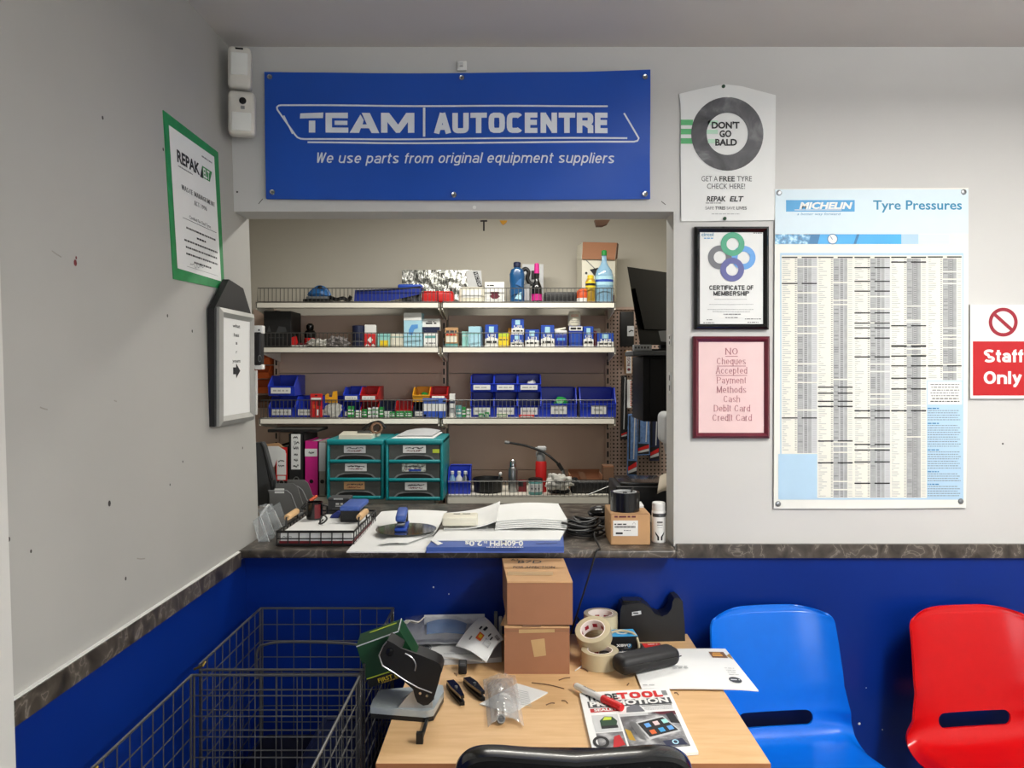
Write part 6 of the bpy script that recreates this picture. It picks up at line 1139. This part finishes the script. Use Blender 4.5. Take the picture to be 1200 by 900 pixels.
# magazine and marker
t = thing('magazine', 'tool promotion magazine with red heading lying on the desk', 'magazine', G(745, 845, DZ)); z = DZ + .001; th = .007
A, B_, C_, D_ = (679, 812), (783.5, 806), (818.5, 881), (697, 891)
qa, qb, qc, qd = (G(*A, z + th), G(*B_, z + th), G(*C_, z + th), G(*D_, z + th))
def mg(u, v, l=0.0): p = (qd * (1 - u) + qc * u) * (1 - v) + (qa * (1 - u) + qb * u) * v; return Vector((p.x, p.y, z + th + .0006 + l))
m = MB(); m.prism([Vector((p.x, p.y, z)) for p in (qd, qc, qb, qa)], (0, 0, th), 'paper'); pl = m.plane(mg)
pl.rect(.30, .86, .42, .875, 'red'); draw_text(pl, 'TOOL', .40, .90, .845, .955, 'red', .26, .7, 1.0, .1); pl.rect(.90, .87, .955, .955, 'mid_grey')
pl.text('TRADE', .06, .40, .85, .95, 'ink', bold=.04)
pl.poly([(.06, .73), (.96, .72), (.96, .83), (.06, .835)], 'dark_grey'); pl.text('PROMOTION', .08, .93, .745, .825, 'white', .0008, bold=.045)
pl.rect(.07, .655, .38, .715, 'sign_red'); pl.text('SEALEY', .11, .36, .667, .705, 'white', .0008, bold=.04); pl.poly([(.44, .62), (.46, .70), (.54, .74), (.60, .72), (.64, .62)], 'ring_grey', .0004); pl.rect(.62, .705, .95, .713, 'ink'); 
for i in range(4): pl.words(.64, .95, .685 - i * .016, .006, 'pale_ink', seed=i)
pl.rect(.07, .36, .34, .61, 'light_grey'); pl.poly([(.14, .44), (.14, .52), (.2, .58), (.28, .57), (.32, .50), (.30, .44)], 'green_dark', .0006); pl.poly([(.17, .52), (.2, .57), (.27, .56), (.26, .52)], 'lime', .0009); pl.rect(.14, .40, .31, .44, 'ink', .0007)
pl.rect(.07, .08, .34, .345, 'photo_print'); pl.poly([(.20, .12), (.24, .28), (.30, .30), (.33, .16)], 'sign_red', .0006); pl.ring(.10, .22, .05, .08, 'ink', .0006)
pl.rect(.36, .08, .95, .60, 'photo_print'); pl.poly([(.70, .60), (.95, .60), (.95, .54), (.78, .56)], 'maroon', .0004); pl.rect(.36, .56, .66, .595, 'light_grey', .0004)
pl.poly([(.43, .47), (.50, .47), (.55, .20), (.49, .22)], 'steel', .0006); pl.poly([(.50, .46), (.80, .53), (.92, .29), (.58, .20)], 'light_grey', .0006); pl.poly([(.515, .44), (.795, .51), (.90, .305), (.59, .235)], 'black', .0009)
for i in range(3):
    for j in range(2): a = .575 + i * .095 + j * .03; b = .425 + i * .022 - j * .10; pl.poly([(a, b), (a + .055, b + .012), (a + .07, b - .045), (a + .015, b - .058)], ('ring_blue', 'pink_paper', 'mint', 'bin_orange', 'logo_blue', 'ring_blue')[i + 3 * j], .0012)
pl.poly([(.84, .56), (.92, .58), (.95, .40), (.86, .42)], 'ink', .0006); pl.poly([(.37, .38), (.42, .34), (.44, .2), (.38, .22)], 'gold', .0006); pl.poly([(.70, .17), (.90, .19), (.93, .10), (.72, .10)], 'navy', .0008); pl.ring(.82, .145, .02, .032, 'light_blue', .0011); pl.rect(.36, .055, .62, .078, 'ink')
m.build('pages', t)
t = thing('whiteboard_marker', 'white marker pen with red cap lying across the magazine', 'pen', G(700, 812, DZ)); z0 = DZ + .017
a, b = G(674.5, 803.5, z0), G(729, 829.5, z0); dv = b - a
m = MB(); m.tube([a, a + dv * .02, a + dv * .62], [.007, .0088, .0088], 'white', 18); m.build('barrel', t)
m = MB(); m.tube([a + dv * -.015, a + dv * .015], [.006, .0072], 'red', 16); m.build('end_plug', t)
m = MB(); m.tube([a + dv * .60, a + dv * .615, a + dv * .96, b], [.0095, .0102, .0098, .0085], 'red', 18); m.build('cap', t)
m = MB(); pl = m.plane(lambda p, q, l: a + dv * p + Vector((-dv.normalized().y * q, dv.normalized().x * q, .0093))); pl.words(.18, .44, -.002, .004, 'grey_ink', 0, seed=3); m.build('print', t)
# envelope and things near it
z = DZ + .002
m = MB(); ea, eb, ec, ed = G(738, 794, z), G(733, 806.5, z), None, None
cor = [G(752, 808.5, z), G(889, 809.5, z + .002), G(850, 761, z + .002), G(735, 764, z)]
def env(u, v): p = (cor[0] * (1 - u) + cor[1] * u) * (1 - v) + (cor[3] * (1 - u) + cor[2] * u) * v; p.z = z + .004 + .003 * math.sin(u * 3) - .012 * max(0, u - .85) * (1 - v); return p
m.sheet(env, 20, 8, 'paper', .003); pl = m.plane(lambda a, b, l: env(a, b) + Vector((0, 0, .001 + l)))
pl.rect(.80, .74, .95, .90, 'card_dark'); pl.words(.815, .94, .78, .05, 'bin_yellow', seed=4); pl.words(.83, .93, .85, .025, 'bin_yellow', seed=5); pl.poly([(.95, .80), (1.0, .86), (.99, .7)], 'gold'); pl.poly([(.86 + .055 * math.cos(q * .4), .20 + .07 * math.sin(q * .4)) for q in range(16)], 'dark_grey'); pl.words(.82, .90, .19, .02, 'paper', .0006, seed=9)
for i in range(4): pl.words(.84, .93, .32 + i * .05, .012, 'pale_ink', seed=i)
pl.words(.38, .50, .50, .02, 'pale_ink', seed=6); pl.words(.35, .50, .46, .02, 'pale_ink', seed=7); pl.words(.02, .12, .06, .02, 'pale_ink', seed=8); m.build('envelope', None, 'white printed envelope overhanging the desk toward the blue chair', 'envelope')
def spun(name, label, c, rz, rx, R, r0, w, core=True):
    t = thing(name, label, 'tape roll', c, 'clear tape rolls on the desk'); M_ = Matrix.Translation(c) @ Matrix.Rotation(rz, 4, 'Z') @ Matrix.Rotation(rx, 4, 'X')
    m = MB(); m.M = M_; m.lathe([(r0, 0), (R - .001, 0), (R, .001), (R, w - .001), (R - .001, w), (r0, w)], (0, 0, 0), 'tape_clear', 40, closed=True); m.build('tape', t)
    m = MB(); m.M = M_; m.lathe([(r0 - .003, .0005), (r0 + .0002, .0005), (r0 + .0002, w - .0005), (r0 - .003, w - .0005)], (0, 0, 0), 'tape_core', 36, closed=True); pl = m.plane(lambda a, b, l: Vector(((r0 - .0034) * math.cos(a), (r0 - .0034) * math.sin(a), b)))
    for i in range(8): pl.rect(i * .785, w * .3, i * .785 + .4, w * .65, 'ban_red')
    m.build('core', t)
c0 = G(703, 745, DZ); spun('tape_roll', 'clear tape roll stacked on another behind the tilted roll', (X(704, 2.43), 2.435, DZ + .0512), 0, 0, .054, .040, .050); spun('tape_roll', 'clear tape roll lying under the stacked one behind the tilted roll', (X(703, 2.43), 2.435, DZ + .0005), 0, 0, .054, .040, .050)
spun('tape_roll', 'clear tape roll tilted over, resting against the flat one', (X(698, 2.30), 2.325, DZ + .058), -.45, .50, .054, .038, .040)
c0 = G(706, 778, DZ); spun('tape_roll', 'clear tape roll lying flat nearest the black spectacle case', (X(703.5, 2.25), 2.262, DZ + .0005), 0, 0, .055, .038, .048)
m = MB(); c0 = G(677, 744, DZ); g0, g1 = P(676, 736.5, 2.36), P(684, 735.5, 2.36); m.tube([g0, g1], [.013, .015], 'red', 14); m.tube([g1, g1 + Vector((-.004, .06, -.035))], .009, 'white', 12); m.build('glue_stick', None, 'glue stick with red cap beside the tape rolls', 'glue stick')
# blue and black bulb box
d = 2.335; t = thing('bulb_carton', 'small black carton with blue top and white lower-case word', 'carton', (X(731, d), d + .03, DZ)); zb = DZ + .0005
Mx = Matrix.Translation((X(730.5, d), d, zb + .02)) @ Matrix.Rotation(.08, 4, 'Z'); w = .088; hh = Z(746, d) - zb - .02
m = MB(); m.M = Mx; m.box(-w / 2, w / 2, 0, .062, 0, hh, 'black'); m.box(-w / 2, w / 2, 0, .062, hh, hh + .0015, 'strip_blue'); pl = m.plane(lambda a, b, l: Vector((a, -.0006 - l, b)))
pl.text('xevo', -.022, .022, .010, .0215, 'white', bold=.03); pl.ring(.019, .0125, .004, .006, 'logo_blue', .0006); pl.words(.002, .018, .005, .002, 'grey_ink', seed=2)
pt = m.plane(lambda a, b, l: Vector((a, b, hh + .0022 + l))); pt.ring(.002, .034, .012, .020, 'white', .0003)
m.build('box_body', t)
m = MB(); m.M = Mx; m.tube(smooth_path([(-.045, -.003, .0), (-.042, .0, hh * .6), (-.035, .02, hh + .004), (0, .03, hh + .008), (.035, .01, hh + .004), (.046, -.004, hh * .5), (.046, -.006, 0)]), .004, 'tape_clear', 8); m.build('elastic_band', t)
m = MB(); m.box(X(716, d), X(750, d), d + .002, d + .06, DZ + .0005, DZ + .0195, 'card'); m.build('card_pad', None, 'small brown pad under the black and blue carton', 'pad')
c0 = G(765, 759, DZ + .02); m = MB().at((c0.x, c0.y - .02, DZ + .0005), .1); m.rbox(-.034, .034, 0, .05, 0, .024, .003, 'dark_grey', 1); pl = m.plane(lambda a, b, l: Vector((a, b, .0246 + l))); pl.rect(-.026, .008, .028, .044, 'red'); pl.words(-.01, .02, .03, .005, 'white', .0006, seed=2); m.build('red_card_box', None, 'small dark flat box with red top beside the blue carton', 'box')
t = thing('spectacle_case', 'black zipped spectacle case lying on the white envelope', 'case', G(752, 785, DZ + .012)); z = DZ + .012
p0, p1 = G(727, 795, z), G(791, 781.5, z); ax = p1 - p0; L = ax.length; rz = math.atan2(ax.y, ax.x)
m = MB().at(((p0.x + p1.x) / 2, (p0.y + p1.y) / 2 + .035, z - .001), rz); m.rbox(-L * .55, L * .55, -.034, .034, 0, .052, .022, 'black_soft', 5); m.build('case_body', t)
m = MB().at(((p0.x + p1.x) / 2, (p0.y + p1.y) / 2 + .035, z - .001), rz); m.tube([(-L * .53, -.0335, .030), (L * .53, -.0335, .030)], .0016, 'black_gloss', 6); m.tube([(-L * .48, 0, .0505), (L * .48, 0, .0505)], .0014, 'dark_grey', 6); m.build('zip', t)
t = thing('long_stapler', 'black stapler lying behind the spectacle case on the desk', 'stapler', G(740, 776, DZ + .02)); c0 = G(706, 780, DZ)
m = MB().at((c0.x + .012, c0.y + .022, DZ + .0005), .2); m.rbox(-.018, .12, -.012, .012, 0, .012, .003, 'black'); m.build('base', t); m = MB().at((c0.x + .012, c0.y + .022, DZ + .0005), .2); m.rbox(-.018, .12, -.011, .011, .020, .034, .005, 'black_gloss'); m.rbox(-.016, -.004, -.010, .010, .01, .022, .001, 'chrome', 1); m.build('arm', t)
# tape dispenser
t = thing('tape_dispenser', 'large black desk tape dispenser without a roll against the wall', 'tape dispenser', (X(764, 2.4), 2.44, DZ))
d = 2.455; prof = [(725, 749), (727, 711), (729, 705.5), (750, 703), (756, 704.5), (763, 710), (768, 716.5), (776, 719.5), (783, 717), (788, 710), (789, 702), (791, 698.5), (796, 698), (801, 702), (803.5, 730), (804, 744)]
zb = DZ
def dp(a, b):
    v = P(a, b, d); v.z = max(v.z - .011, zb) if b < 743 else zb; return v
pts = [dp(a, b) for a, b in prof]; pts[0].z = zb; pts[-1].z = zb
m = MB().at((0, 0, 0)); m.prism([p + Vector((0, .012 * (p.x - X(725, d)) / .2, 0)) for p in pts], (.0, .07, 0), 'black')
m.build('body', t)
m = MB(); m.box(X(731, d), X(752, d), d + .02, d + .06, Z(708.5, d), Z(707.0, d) + .003, 'black_gloss'); m.build('sand_plate', t)
m = MB(); pl = m.front(d + .001, .002); pl.poly([(740.5, 717), (751, 715.5), (751.5, 719.5), (740.5, 721.5)], 'paper_grey'); pl.words(742, 749.5, 719, -1.4, 'ink', .0005, seed=2); m.build('sticker', t, 'small pale sticker')
m = MB(); m.tube([P(790, 709, d + .015), P(790, 709, d + .07)], .004, 'steel', 8); m.build('cutter', t)
m = MB(); m.tube(smooth_path([G(674, 790 - 4, DZ + .002), G(683, 779, DZ + .004), G(681, 774, DZ + .01), G(684, 768, DZ + .01)]), .0015, 'white', 5); m.build('white_thread', None, 'twisted white thread on the desk beside the cartons', 'thread')
# hole punch
t = thing('hole_punch', 'large heavy hole punch with silver base and black lever on the desk', 'hole punch', G(478, 832, DZ)); z = DZ + .012
pb = [G(434, 836, z), G(437, 827, z), G(446, 815.5, z), G(512, 809, z), G(519, 810, z), G(520, 817, z), G(508, 839, z), G(498, 841, z)]
m = MB(); m.prism([p.copy() for p in pb], (0, 0, .016), 'silver_paint'); m.build('base_plate', t)
m = MB(); m.prism([Vector((p.x, p.y, DZ + .0005)) for p in pb], (0, 0, .0115), 'black'); m.build('rubber_foot', t)
dq = 1.915
def hp(a, b, y=0): return P(a, b, dq + y)
m = MB(); zt_ = z + .016
for y in (0, .05): m.prism([Vector((X(466, dq), dq + y, zt_)), Vector((X(507, dq), dq + y, zt_)), hp(505, 812, y), hp(498, 806, y), hp(486, 808, y), hp(480, 813, y)], (0, .006, 0), 'aluminium')
m.box(X(485, dq), X(505, dq), dq + .006, dq + .05, zt_, zt_ + .02, 'steel'); m.build('bracket', t)
ol = [(444, 768), (449, 757), (454, 750.5), (461, 754), (470, 760), (481, 764), (493, 768), (508, 774), (515, 778), (518, 784), (514, 800), (508, 820), (502, 826), (496, 827), (489, 823), (486, 816), (484, 808), (474, 799), (461, 788), (448, 780)]
m = MB(); m.prism([hp(a, b, -.008) for a, b in ol], (0, .008, 0), 'black'); m.prism([hp(a, b, .052) for a, b in ol], (0, .008, 0), 'black')
topi = [hp(a, b) for a, b in ((454, 750.5), (461, 754), (470, 760)) ]; top2 = [hp(a, b) for a, b in ((488, 766), (493, 768), (508, 774), (515, 778), (518, 784))]
for row in (topi, top2):
    n = len(row); vs = [p + Vector((0, -.008, 0)) for p in row] + [p + Vector((0, .06, 0)) for p in row] + [p + Vector((0, -.008, -.006)) for p in row] + [p + Vector((0, .06, -.006)) for p in row]
    m.add(vs, [(i, i + 1, n + i + 1, n + i) for i in range(n - 1)] + [(2 * n + i, 3 * n + i, 3 * n + i + 1, 2 * n + i + 1) for i in range(n - 1)] + [(0, n, 3 * n, 2 * n), (n - 1, 3 * n - 1, 4 * n - 1, 2 * n - 1)], 'black')
m.tube([hp(444, 768, -.009), hp(448, 780, -.009), hp(461, 788, -.009), hp(474, 797, -.009), hp(490, 806, -.009), hp(506, 812, -.009)], .0018, 'steel', 6); m.tube([hp(444, 768, -.009), hp(449, 757, -.009), hp(453, 752, -.009)], .0014, 'steel', 6); m.tube(smooth_path([hp(475, 766, -.009), hp(483, 771, -.009), hp(487, 779, -.009), hp(486, 786, -.009)]), .002, 'steel', 6)
m.build('lever', t)
for a, b in ((492.5, 812), (500.5, 815)): m = MB(); m.at(hp(a, b, -.009), 0, math.pi / 2); m.lathe([(.0035, -.002), (.0035, .003)], (0, 0, 0), 'chrome', 12); m.build('rivet', t)
m = MB(); m.at(hp(457, 764, -.009), 0, math.pi / 2); m.lathe([(.010, -.002), (.010, .003), (.003, .004)], (0, 0, 0), 'black_gloss', 18); m.build('lock_button', t)
m = MB(); a, b = G(503, 836, DZ + .006), G(493, 868, DZ + .006); m.tube([a, b], .005, 'black', 4); m.box(b.x - .010, b.x + .006, b.y - .006, b.y + .006, DZ + .0005, DZ + .026, 'black'); m.build('paper_guide', t)
# green box
t = thing('green_carton', 'dark green carton with yellow stripe leaning between cage and punch', 'carton', P(450, 800, 2.05)); d = 1.99
f = [P(417.5, 757, d), P(467, 739, d), P(482, 791, d), P(433, 806, d)]           # front: top left, top right, low right, low left
bk = Vector((-.004, .075, .006))
m = MB(); m.hexa([f[3], f[2], f[2] + bk, f[3] + bk], [f[0], f[1], f[1] + bk, f[0] + bk], 'green_dark')
def gf(a, b, l=0): p = (f[3] * (1 - a) + f[2] * a) * (1 - b) + (f[0] * (1 - a) + f[1] * a) * b; return p + Vector((0, -.0008 - l, 0))
pl = m.plane(gf); pl.rect(0, 0, 1, .20, 'black'); pl.rect(0, .20, 1, .225, 'lime', .0003); pl.text('FIRST LINE', .24, .92, .055, .145, 'yellow', .0005, bold=.02); pl.rect(0, .975, 1, 1, 'paper_grey', .0003); pl.words(.3, .8, .018, .02, 'gold', .0005, seed=3)
pt = m.plane(lambda a, b, l: f[0] * (1 - a) + f[1] * a + bk * b + Vector((0, -.0003, .0008))); pt.rect(.25, .72, .9, .8, 'lime'); m.build('box_body', t)
m = MB(); e = f[1] + bk; m.hexa([f[1] * .3 + f[2] * .7, f[2] * .7 + f[1] * .3 + bk, f[2] * .7 + f[1] * .3 + bk + Vector((.024, 0, .006)), f[1] * .3 + f[2] * .7 + Vector((.024, 0, .006))], [f[1], e, e + Vector((.003, 0, 0)), f[1] + Vector((.003, 0, 0))], 'green_dark'); m.tube([f[1] + Vector((0, -.001, .001)), e + Vector((0, 0, .001))], .0012, 'paper_grey', 5); m.build('flap', t)

# ================================================================== CAGES
def cage(label, y0, y1, x0, x1, zt, handle=False):
    t = thing('wire_cage', label, 'wire basket', ((x0 + x1) / 2, (y0 + y1) / 2, .12), 'wire cage baskets')
    def panel(name, a, b, zt_, zb, key='wire_dark'):
        m = MB(); a = Vector(a); b = Vector(b); L = (b - a).length; n = max(2, round(L / .052)); up = Vector((0, 0, 1))
        for i in range(1, n): p = a + (b - a) * i / n; m.tube([p + up * zb, p + up * zt_], .0016, key, 5)
        k = int((zt_ - zb) / .052)
        for i in range(1, k + 1): z = zt_ - i * .052; m.tube([a + up * z, b + up * z], .0018, key, 5)
        m.tube([a + up * zt_, b + up * zt_], .0036, key, 7); m.tube([a + up * zb, b + up * zb], .0036, key, 7)
        for p in (a, b): q = (b - a).normalized() * (.006 if p is a else -.006); m.tube([p + q + up * zb, p + q + up * zt_], .0032, key, 6)
        m.build(name, t)
    panel('back_panel', (x0, y1, 0), (x1, y1, 0), zt, .12, 'wire'); panel('side_panel', (x0, y0, 0), (x0, y1, 0), zt, .12, 'wire'); panel('side_panel', (x1, y0, 0), (x1, y1, 0), zt, .12, 'wire'); panel('front_panel', (x0, y0, 0), (x1, y0, 0), zt - .012, .12, 'wire')
    m = MB()
    for i in range(9): x = x0 + (x1 - x0) * i / 8; m.tube([(x, y0, .12), (x, y1, .12)], .0018, 'wire_dark', 5)
    for i in range(9): y = y0 + (y1 - y0) * i / 8; m.tube([(x0, y, .122), (x1, y, .122)], .0018, 'wire_dark', 5)
    for x in (x0, x1):
        for y in (y0, y1): m.tube([(x, y, 0), (x, y, .12)], .008, 'black', 8)
    m.build('base_grid', t)
    for x in (x0,):
        for y in (y0,): m = MB(); m.tube([(x - .014, y + .004, zt - .012), (x + .012, y - .004, zt + .001), (x + .014, y + .004, zt + .008)], .0035, 'wire_brass', 6); m.build('corner_clip', t)
    if handle:
        m = MB(); ym = (y0 + y1) / 2; zz = zt - .03; xa, xb = x0 + .07, x1 - .05; m.tube(smooth_path([(xa, ym, zz - .10), (xa, ym, zz - .02), (xa + .03, ym, zz), (x0 * .6 + x1 * .4, ym, zz + .006), (xb - .03, ym, zz), (xb, ym, zz - .02), (xb, ym, zz - .10)]), .004, 'wire', 7); m.build('handle', t)
    return t
ct = .838
cage('wire mesh cage basket standing against the blue wall', 1.985, 2.46, -.822, -.396, ct, True)
cage('wire mesh cage basket in front of the one at the wall', 1.475, 1.94, -.822, -.396, ct - .008)
def inside(name, label, cat, x0, x1, y0, y1, z0, z1, key, r=.02): m = MB(); m.rbox(x0, x1, y0, y1, z0, z1, r, key, 3); return m.build(name, None, label, cat)
inside('black_crate', 'dark crate lying low in the wire cage at the wall', 'crate', -.80, -.62, 2.02, 2.42, .126, .46, 'black_soft')
t = thing('storage_tub', 'dark blue plastic tub with handle rim in the wire cage at the wall', 'tub', (-.51, 2.22, .126)); m = MB(); m.hexa([(-.59, 2.04, .126), (-.42, 2.04, .126), (-.42, 2.40, .126), (-.59, 2.40, .126)], [(-.60, 2.03, .50), (-.425, 2.03, .50), (-.425, 2.41, .50), (-.60, 2.41, .50)], 'navy'); m.build('tub', t); m = MB(); m.tube([(-.605, 2.022, .5), (-.418, 2.022, .5), (-.418, 2.42, .5), (-.605, 2.42, .5)], .008, 'navy', 6, True); m.build('rim', t)
m = MB(); m.blob((-.45, 1.84, .40), (.05, .06, .10), 'red', .15, 2, 4, 3); m.blob((-.46, 1.84, .23), (.05, .06, .10), 'red', .15, 2, 6, 3, .126); m.build('red_bag', None, 'red bag at the bottom of the nearer wire cage', 'bag')
m = MB(); m.blob((-.68, 1.68, .24), (.09, .14, .11), 'black_soft', .2, 2, 9, 3, .126); m.build('dark_bag', None, 'black bag slumped in the nearer wire cage', 'bag')

# ================================================================== SEATS
def shell_chair(label, cx, yb, key, rz):
    t = thing('plastic_chair', label, 'chair', (cx, yb - .2, 0), 'moulded chairs along the blue wall')
    Mx = Matrix.Translation((cx, yb, 0)) @ Matrix.Rotation(rz, 4, 'Z')
    prof = smooth_path([(0, 0, .836), (0, .001, .832), (0, .003, .825), (0, .007, .815), (0, .012, .80), (0, .032, .71), (0, .052, .60), (0, .062, .53), (0, .078, .47), (0, .12, .432), (0, .20, .428), (0, .30, .436), (0, .40, .442), (0, .455, .425), (0, .47, .395)], 8)
    n = len(prof) - 1
    def fn(u, v):
        k = min(int(v * n), n - 1); q = v * n - k; p = prof[k].lerp(prof[k + 1], q); f, z = p.y, p.z
        hw = .207 + .012 * min(1, max(0, (.836 - z) / .2)) + (.028 * min(1, max(0, (.60 - z) / .14)) if f < .2 else .028)
        hw -= .02 * max(0, (f - .3) / .17)
        e = min(1, max(0, (z - .792) / .0441)); hw *= (1 - .17 * (1 - math.sqrt(max(0, 1 - e * e)))) if f < .03 else 1
        s = u * 2 - 1; x = s * hw; b = abs(s)
        up = 1 if z > .52 and f < .1 else max(0, (z - .44) / .08) if f < .12 else 0
        curl = b ** 3.2
        f2 = f + up * .046 * curl + (1 - up) * .0; z2 = z + (1 - up) * (.020 * b ** 3 - .034 * max(0, b - .86) / .14 * min(1, f * 6))
        z2 -= .016 * b ** 4 * max(0, (z - .77) / .066)
        return Mx @ Vector((x, -f2, z2))
    m = MB(); m.sheet(fn, 40, n, key, .0065); me_o = m.build('shell', None)
    # hand-hold slot at the foot of the back
    k = MB(); k.M = Mx; h = .022; w = .124 - h
    out = [(w + h * math.cos(a), h * math.sin(a)) for a in [(-.5 + i / 12) * math.pi for i in range(13)]] + [(-w + h * math.cos(a), h * math.sin(a)) for a in [(.5 + i / 12) * math.pi for i in range(13)]]
    k.prism([(a, .08, .498 + b) for a, b in out], (0, -.2, 0), key); cut = k.build('cutter', None)
    bpy.context.view_layer.update()
    md = me_o.modifiers.new('slot', 'BOOLEAN'); md.object = cut; md.operation = 'DIFFERENCE'; md.solver = 'EXACT'
    dg = bpy.context.evaluated_depsgraph_get(); dg.update(); me = bpy.data.meshes.new_from_object(me_o.evaluated_get(dg)); wl = me_o.matrix_world.copy()
    me.transform(wl); me.transform(Matrix.Translation(-t.location))
    bpy.data.objects.remove(cut); bpy.data.objects.remove(me_o)
    me.polygons.foreach_set('use_smooth', [True] * len(me.polygons)); me.set_sharp_from_angle(angle=math.radians(50))
    o = bpy.data.objects.new('shell', me); C.objects.link(o); o.parent = t
    for sx in (-1, 1):
        m = MB(); m.M = Mx; x = sx * .17
        m.tube(smooth_path([(sx * .21, -.02, .0), (sx * .20, -.06, .2), (x, -.10, .395), (x, -.14, .412), (x, -.36, .415), (x, -.41, .40), (sx * .20, -.46, .2), (sx * .215, -.50, .0)], 6), .011, 'chrome', 10); m.build('leg_frame', t)
    m = MB(); m.M = Mx; m.tube([(-.17, -.13, .405), (.17, -.13, .405)], .010, 'chrome', 10); m.tube([(-.17, -.35, .405), (.17, -.35, .405)], .010, 'chrome', 10); m.build('cross_bar', t)
    return t
shell_chair('bright blue moulded plastic chair with a slot, beside the desk', .808, 2.505, 'chair_blue', math.radians(7))
shell_chair('bright red moulded plastic chair with a slot against the blue wall', 1.437, 2.505, 'chair_red', math.radians(7))
# office chair in front of the desk
t = thing('office_chair', 'black office chair with rounded back pushed up to the desk', 'office chair', (X(673, 1.36), 1.5, 0)); cx = X(673, 1.36); yb = 1.36
m = MB(); w = .217; zt_, zb_ = Z(873, 1.36), .56
def bk_(u, v, f): 
    a = 2 * math.pi * u; c_, s_ = math.cos(a), math.sin(a); e = .30
    x = math.copysign(abs(c_) ** e, c_) * w; z = math.copysign(abs(s_) ** e, s_) * (zt_ - zb_) / 2
    return x, z
N = 72; rows = []
for (k, y) in ((.90, -.026), (.965, -.022), (1.0, -.008), (1.0, .008), (.965, .022), (.90, .026)):
    ring = []
    for i in range(N):
        x, z = bk_(i / N, 0, 0); q = 1 - (1 - k) * .45; x *= q; z *= q; zz = (zt_ + zb_) / 2 + z; dip = -.006 * math.exp(-(x / .09) ** 2) if z > 0 else 0
        ring.append(Vector((cx + x, yb + y + .05 * (x / w) ** 2 * .6 + .0 - (zz - .75) * .12, zz + dip)))
    rows.append(ring)
vs = [p for r in rows for p in r]; R = len(rows)
fs = [(i * N + j, i * N + (j + 1) % N, (i + 1) * N + (j + 1) % N, (i + 1) * N + j) for i in range(R - 1) for j in range(N)] + [tuple(range(N - 1, -1, -1)), tuple((R - 1) * N + j for j in range(N))]
m.add(vs, fs, 'black_gloss'); m.build('backrest', t)
m = MB(); m.rbox(cx - .22, cx + .22, yb + .08, yb + .52, .43, .50, .03, 'black_soft', 4); m.build('seat', t)
m = MB(); m.tube(smooth_path([(cx, yb - .03, .72), (cx, yb - .045, .60), (cx, yb - .02, .46), (cx, yb + .06, .42), (cx, yb + .25, .42)]), .022, 'black', 10); m.build('back_bar', t)
m = MB(); m.tube([(cx, yb + .28, .43), (cx, yb + .28, .25), (cx, yb + .28, .10)], [.028, .028, .022], 'black', 14); m.build('gas_column', t)
for k in range(5):
    a = 2 * math.pi * k / 5 + .3; m = MB(); e = (cx + .29 * math.cos(a), yb + .28 + .29 * math.sin(a), .075); m.tube([(cx, yb + .28, .11), e], [.026, .016], 'black', 8); m.build('leg', t)
    m = MB().at((e[0], e[1], .03), a); m.tube([(-.0, -.022, 0), (0, .022, 0)], .0295, 'black_soft', 16); m.tube([(0, 0, .02), (0, 0, .05)], .008, 'black', 8); m.build('caster', t)
# ================================================================== LIGHT AND CAMERA
def area(name, loc, rot, sx, sy, power, col=(1, 1, 1)):
    l = bpy.data.lights.new(name, 'AREA'); l.shape = 'RECTANGLE'; l.size = sx; l.size_y = sy; l.energy = power; l.color = col
    o = bpy.data.objects.new(name, l); C.objects.link(o); o.location = loc; o.rotation_euler = rot; return o
area('added_ceiling_uplight', (1.5, .85, CEIL - .16), (math.pi, 0, 0), .25, 1.2, 58, (1.0, .985, .95))  # extra upward light, added to brighten the ceiling
area('ceiling_tube_light', (1.5, .85, CEIL - .17), (0, 0, 0), .25, 1.2, 54, (1.0, .985, .95))
area('store_tube_light', (.0, 3.62, CEIL - .03), (0, 0, 0), 1.3, .12, 30, (1.0, .965, .89))
area('window_daylight', (1.35, -2.47, 1.55), (math.radians(90), 0, 0), 2.2, 1.5, 48, (.92, .96, 1.0))
w = bpy.data.worlds.new('world'); bpy.context.scene.world = w; w.use_nodes = True
w.node_tree.nodes['Background'].inputs['Color'].default_value = (.8, .87, 1, 1); w.node_tree.nodes['Background'].inputs['Strength'].default_value = .25
cam = bpy.data.cameras.new('camera'); co = bpy.data.objects.new('camera', cam); C.objects.link(co)
co.location = (0, 0, EYE); co.rotation_euler = (math.radians(90), 0, 0); cam.sensor_width = 36; cam.lens = 27; cam.clip_start = .05
cam.shift_x = -(CX - 600) / 1200; cam.shift_y = -(450 - CY) / 1200
sc_ = bpy.context.scene; sc_.camera = co
sc_.view_settings.view_transform = 'Standard'; sc_.view_settings.look = 'None'; sc_.view_settings.exposure = -.08; sc_.view_settings.gamma = 1; sc_.view_settings.use_curve_mapping = False
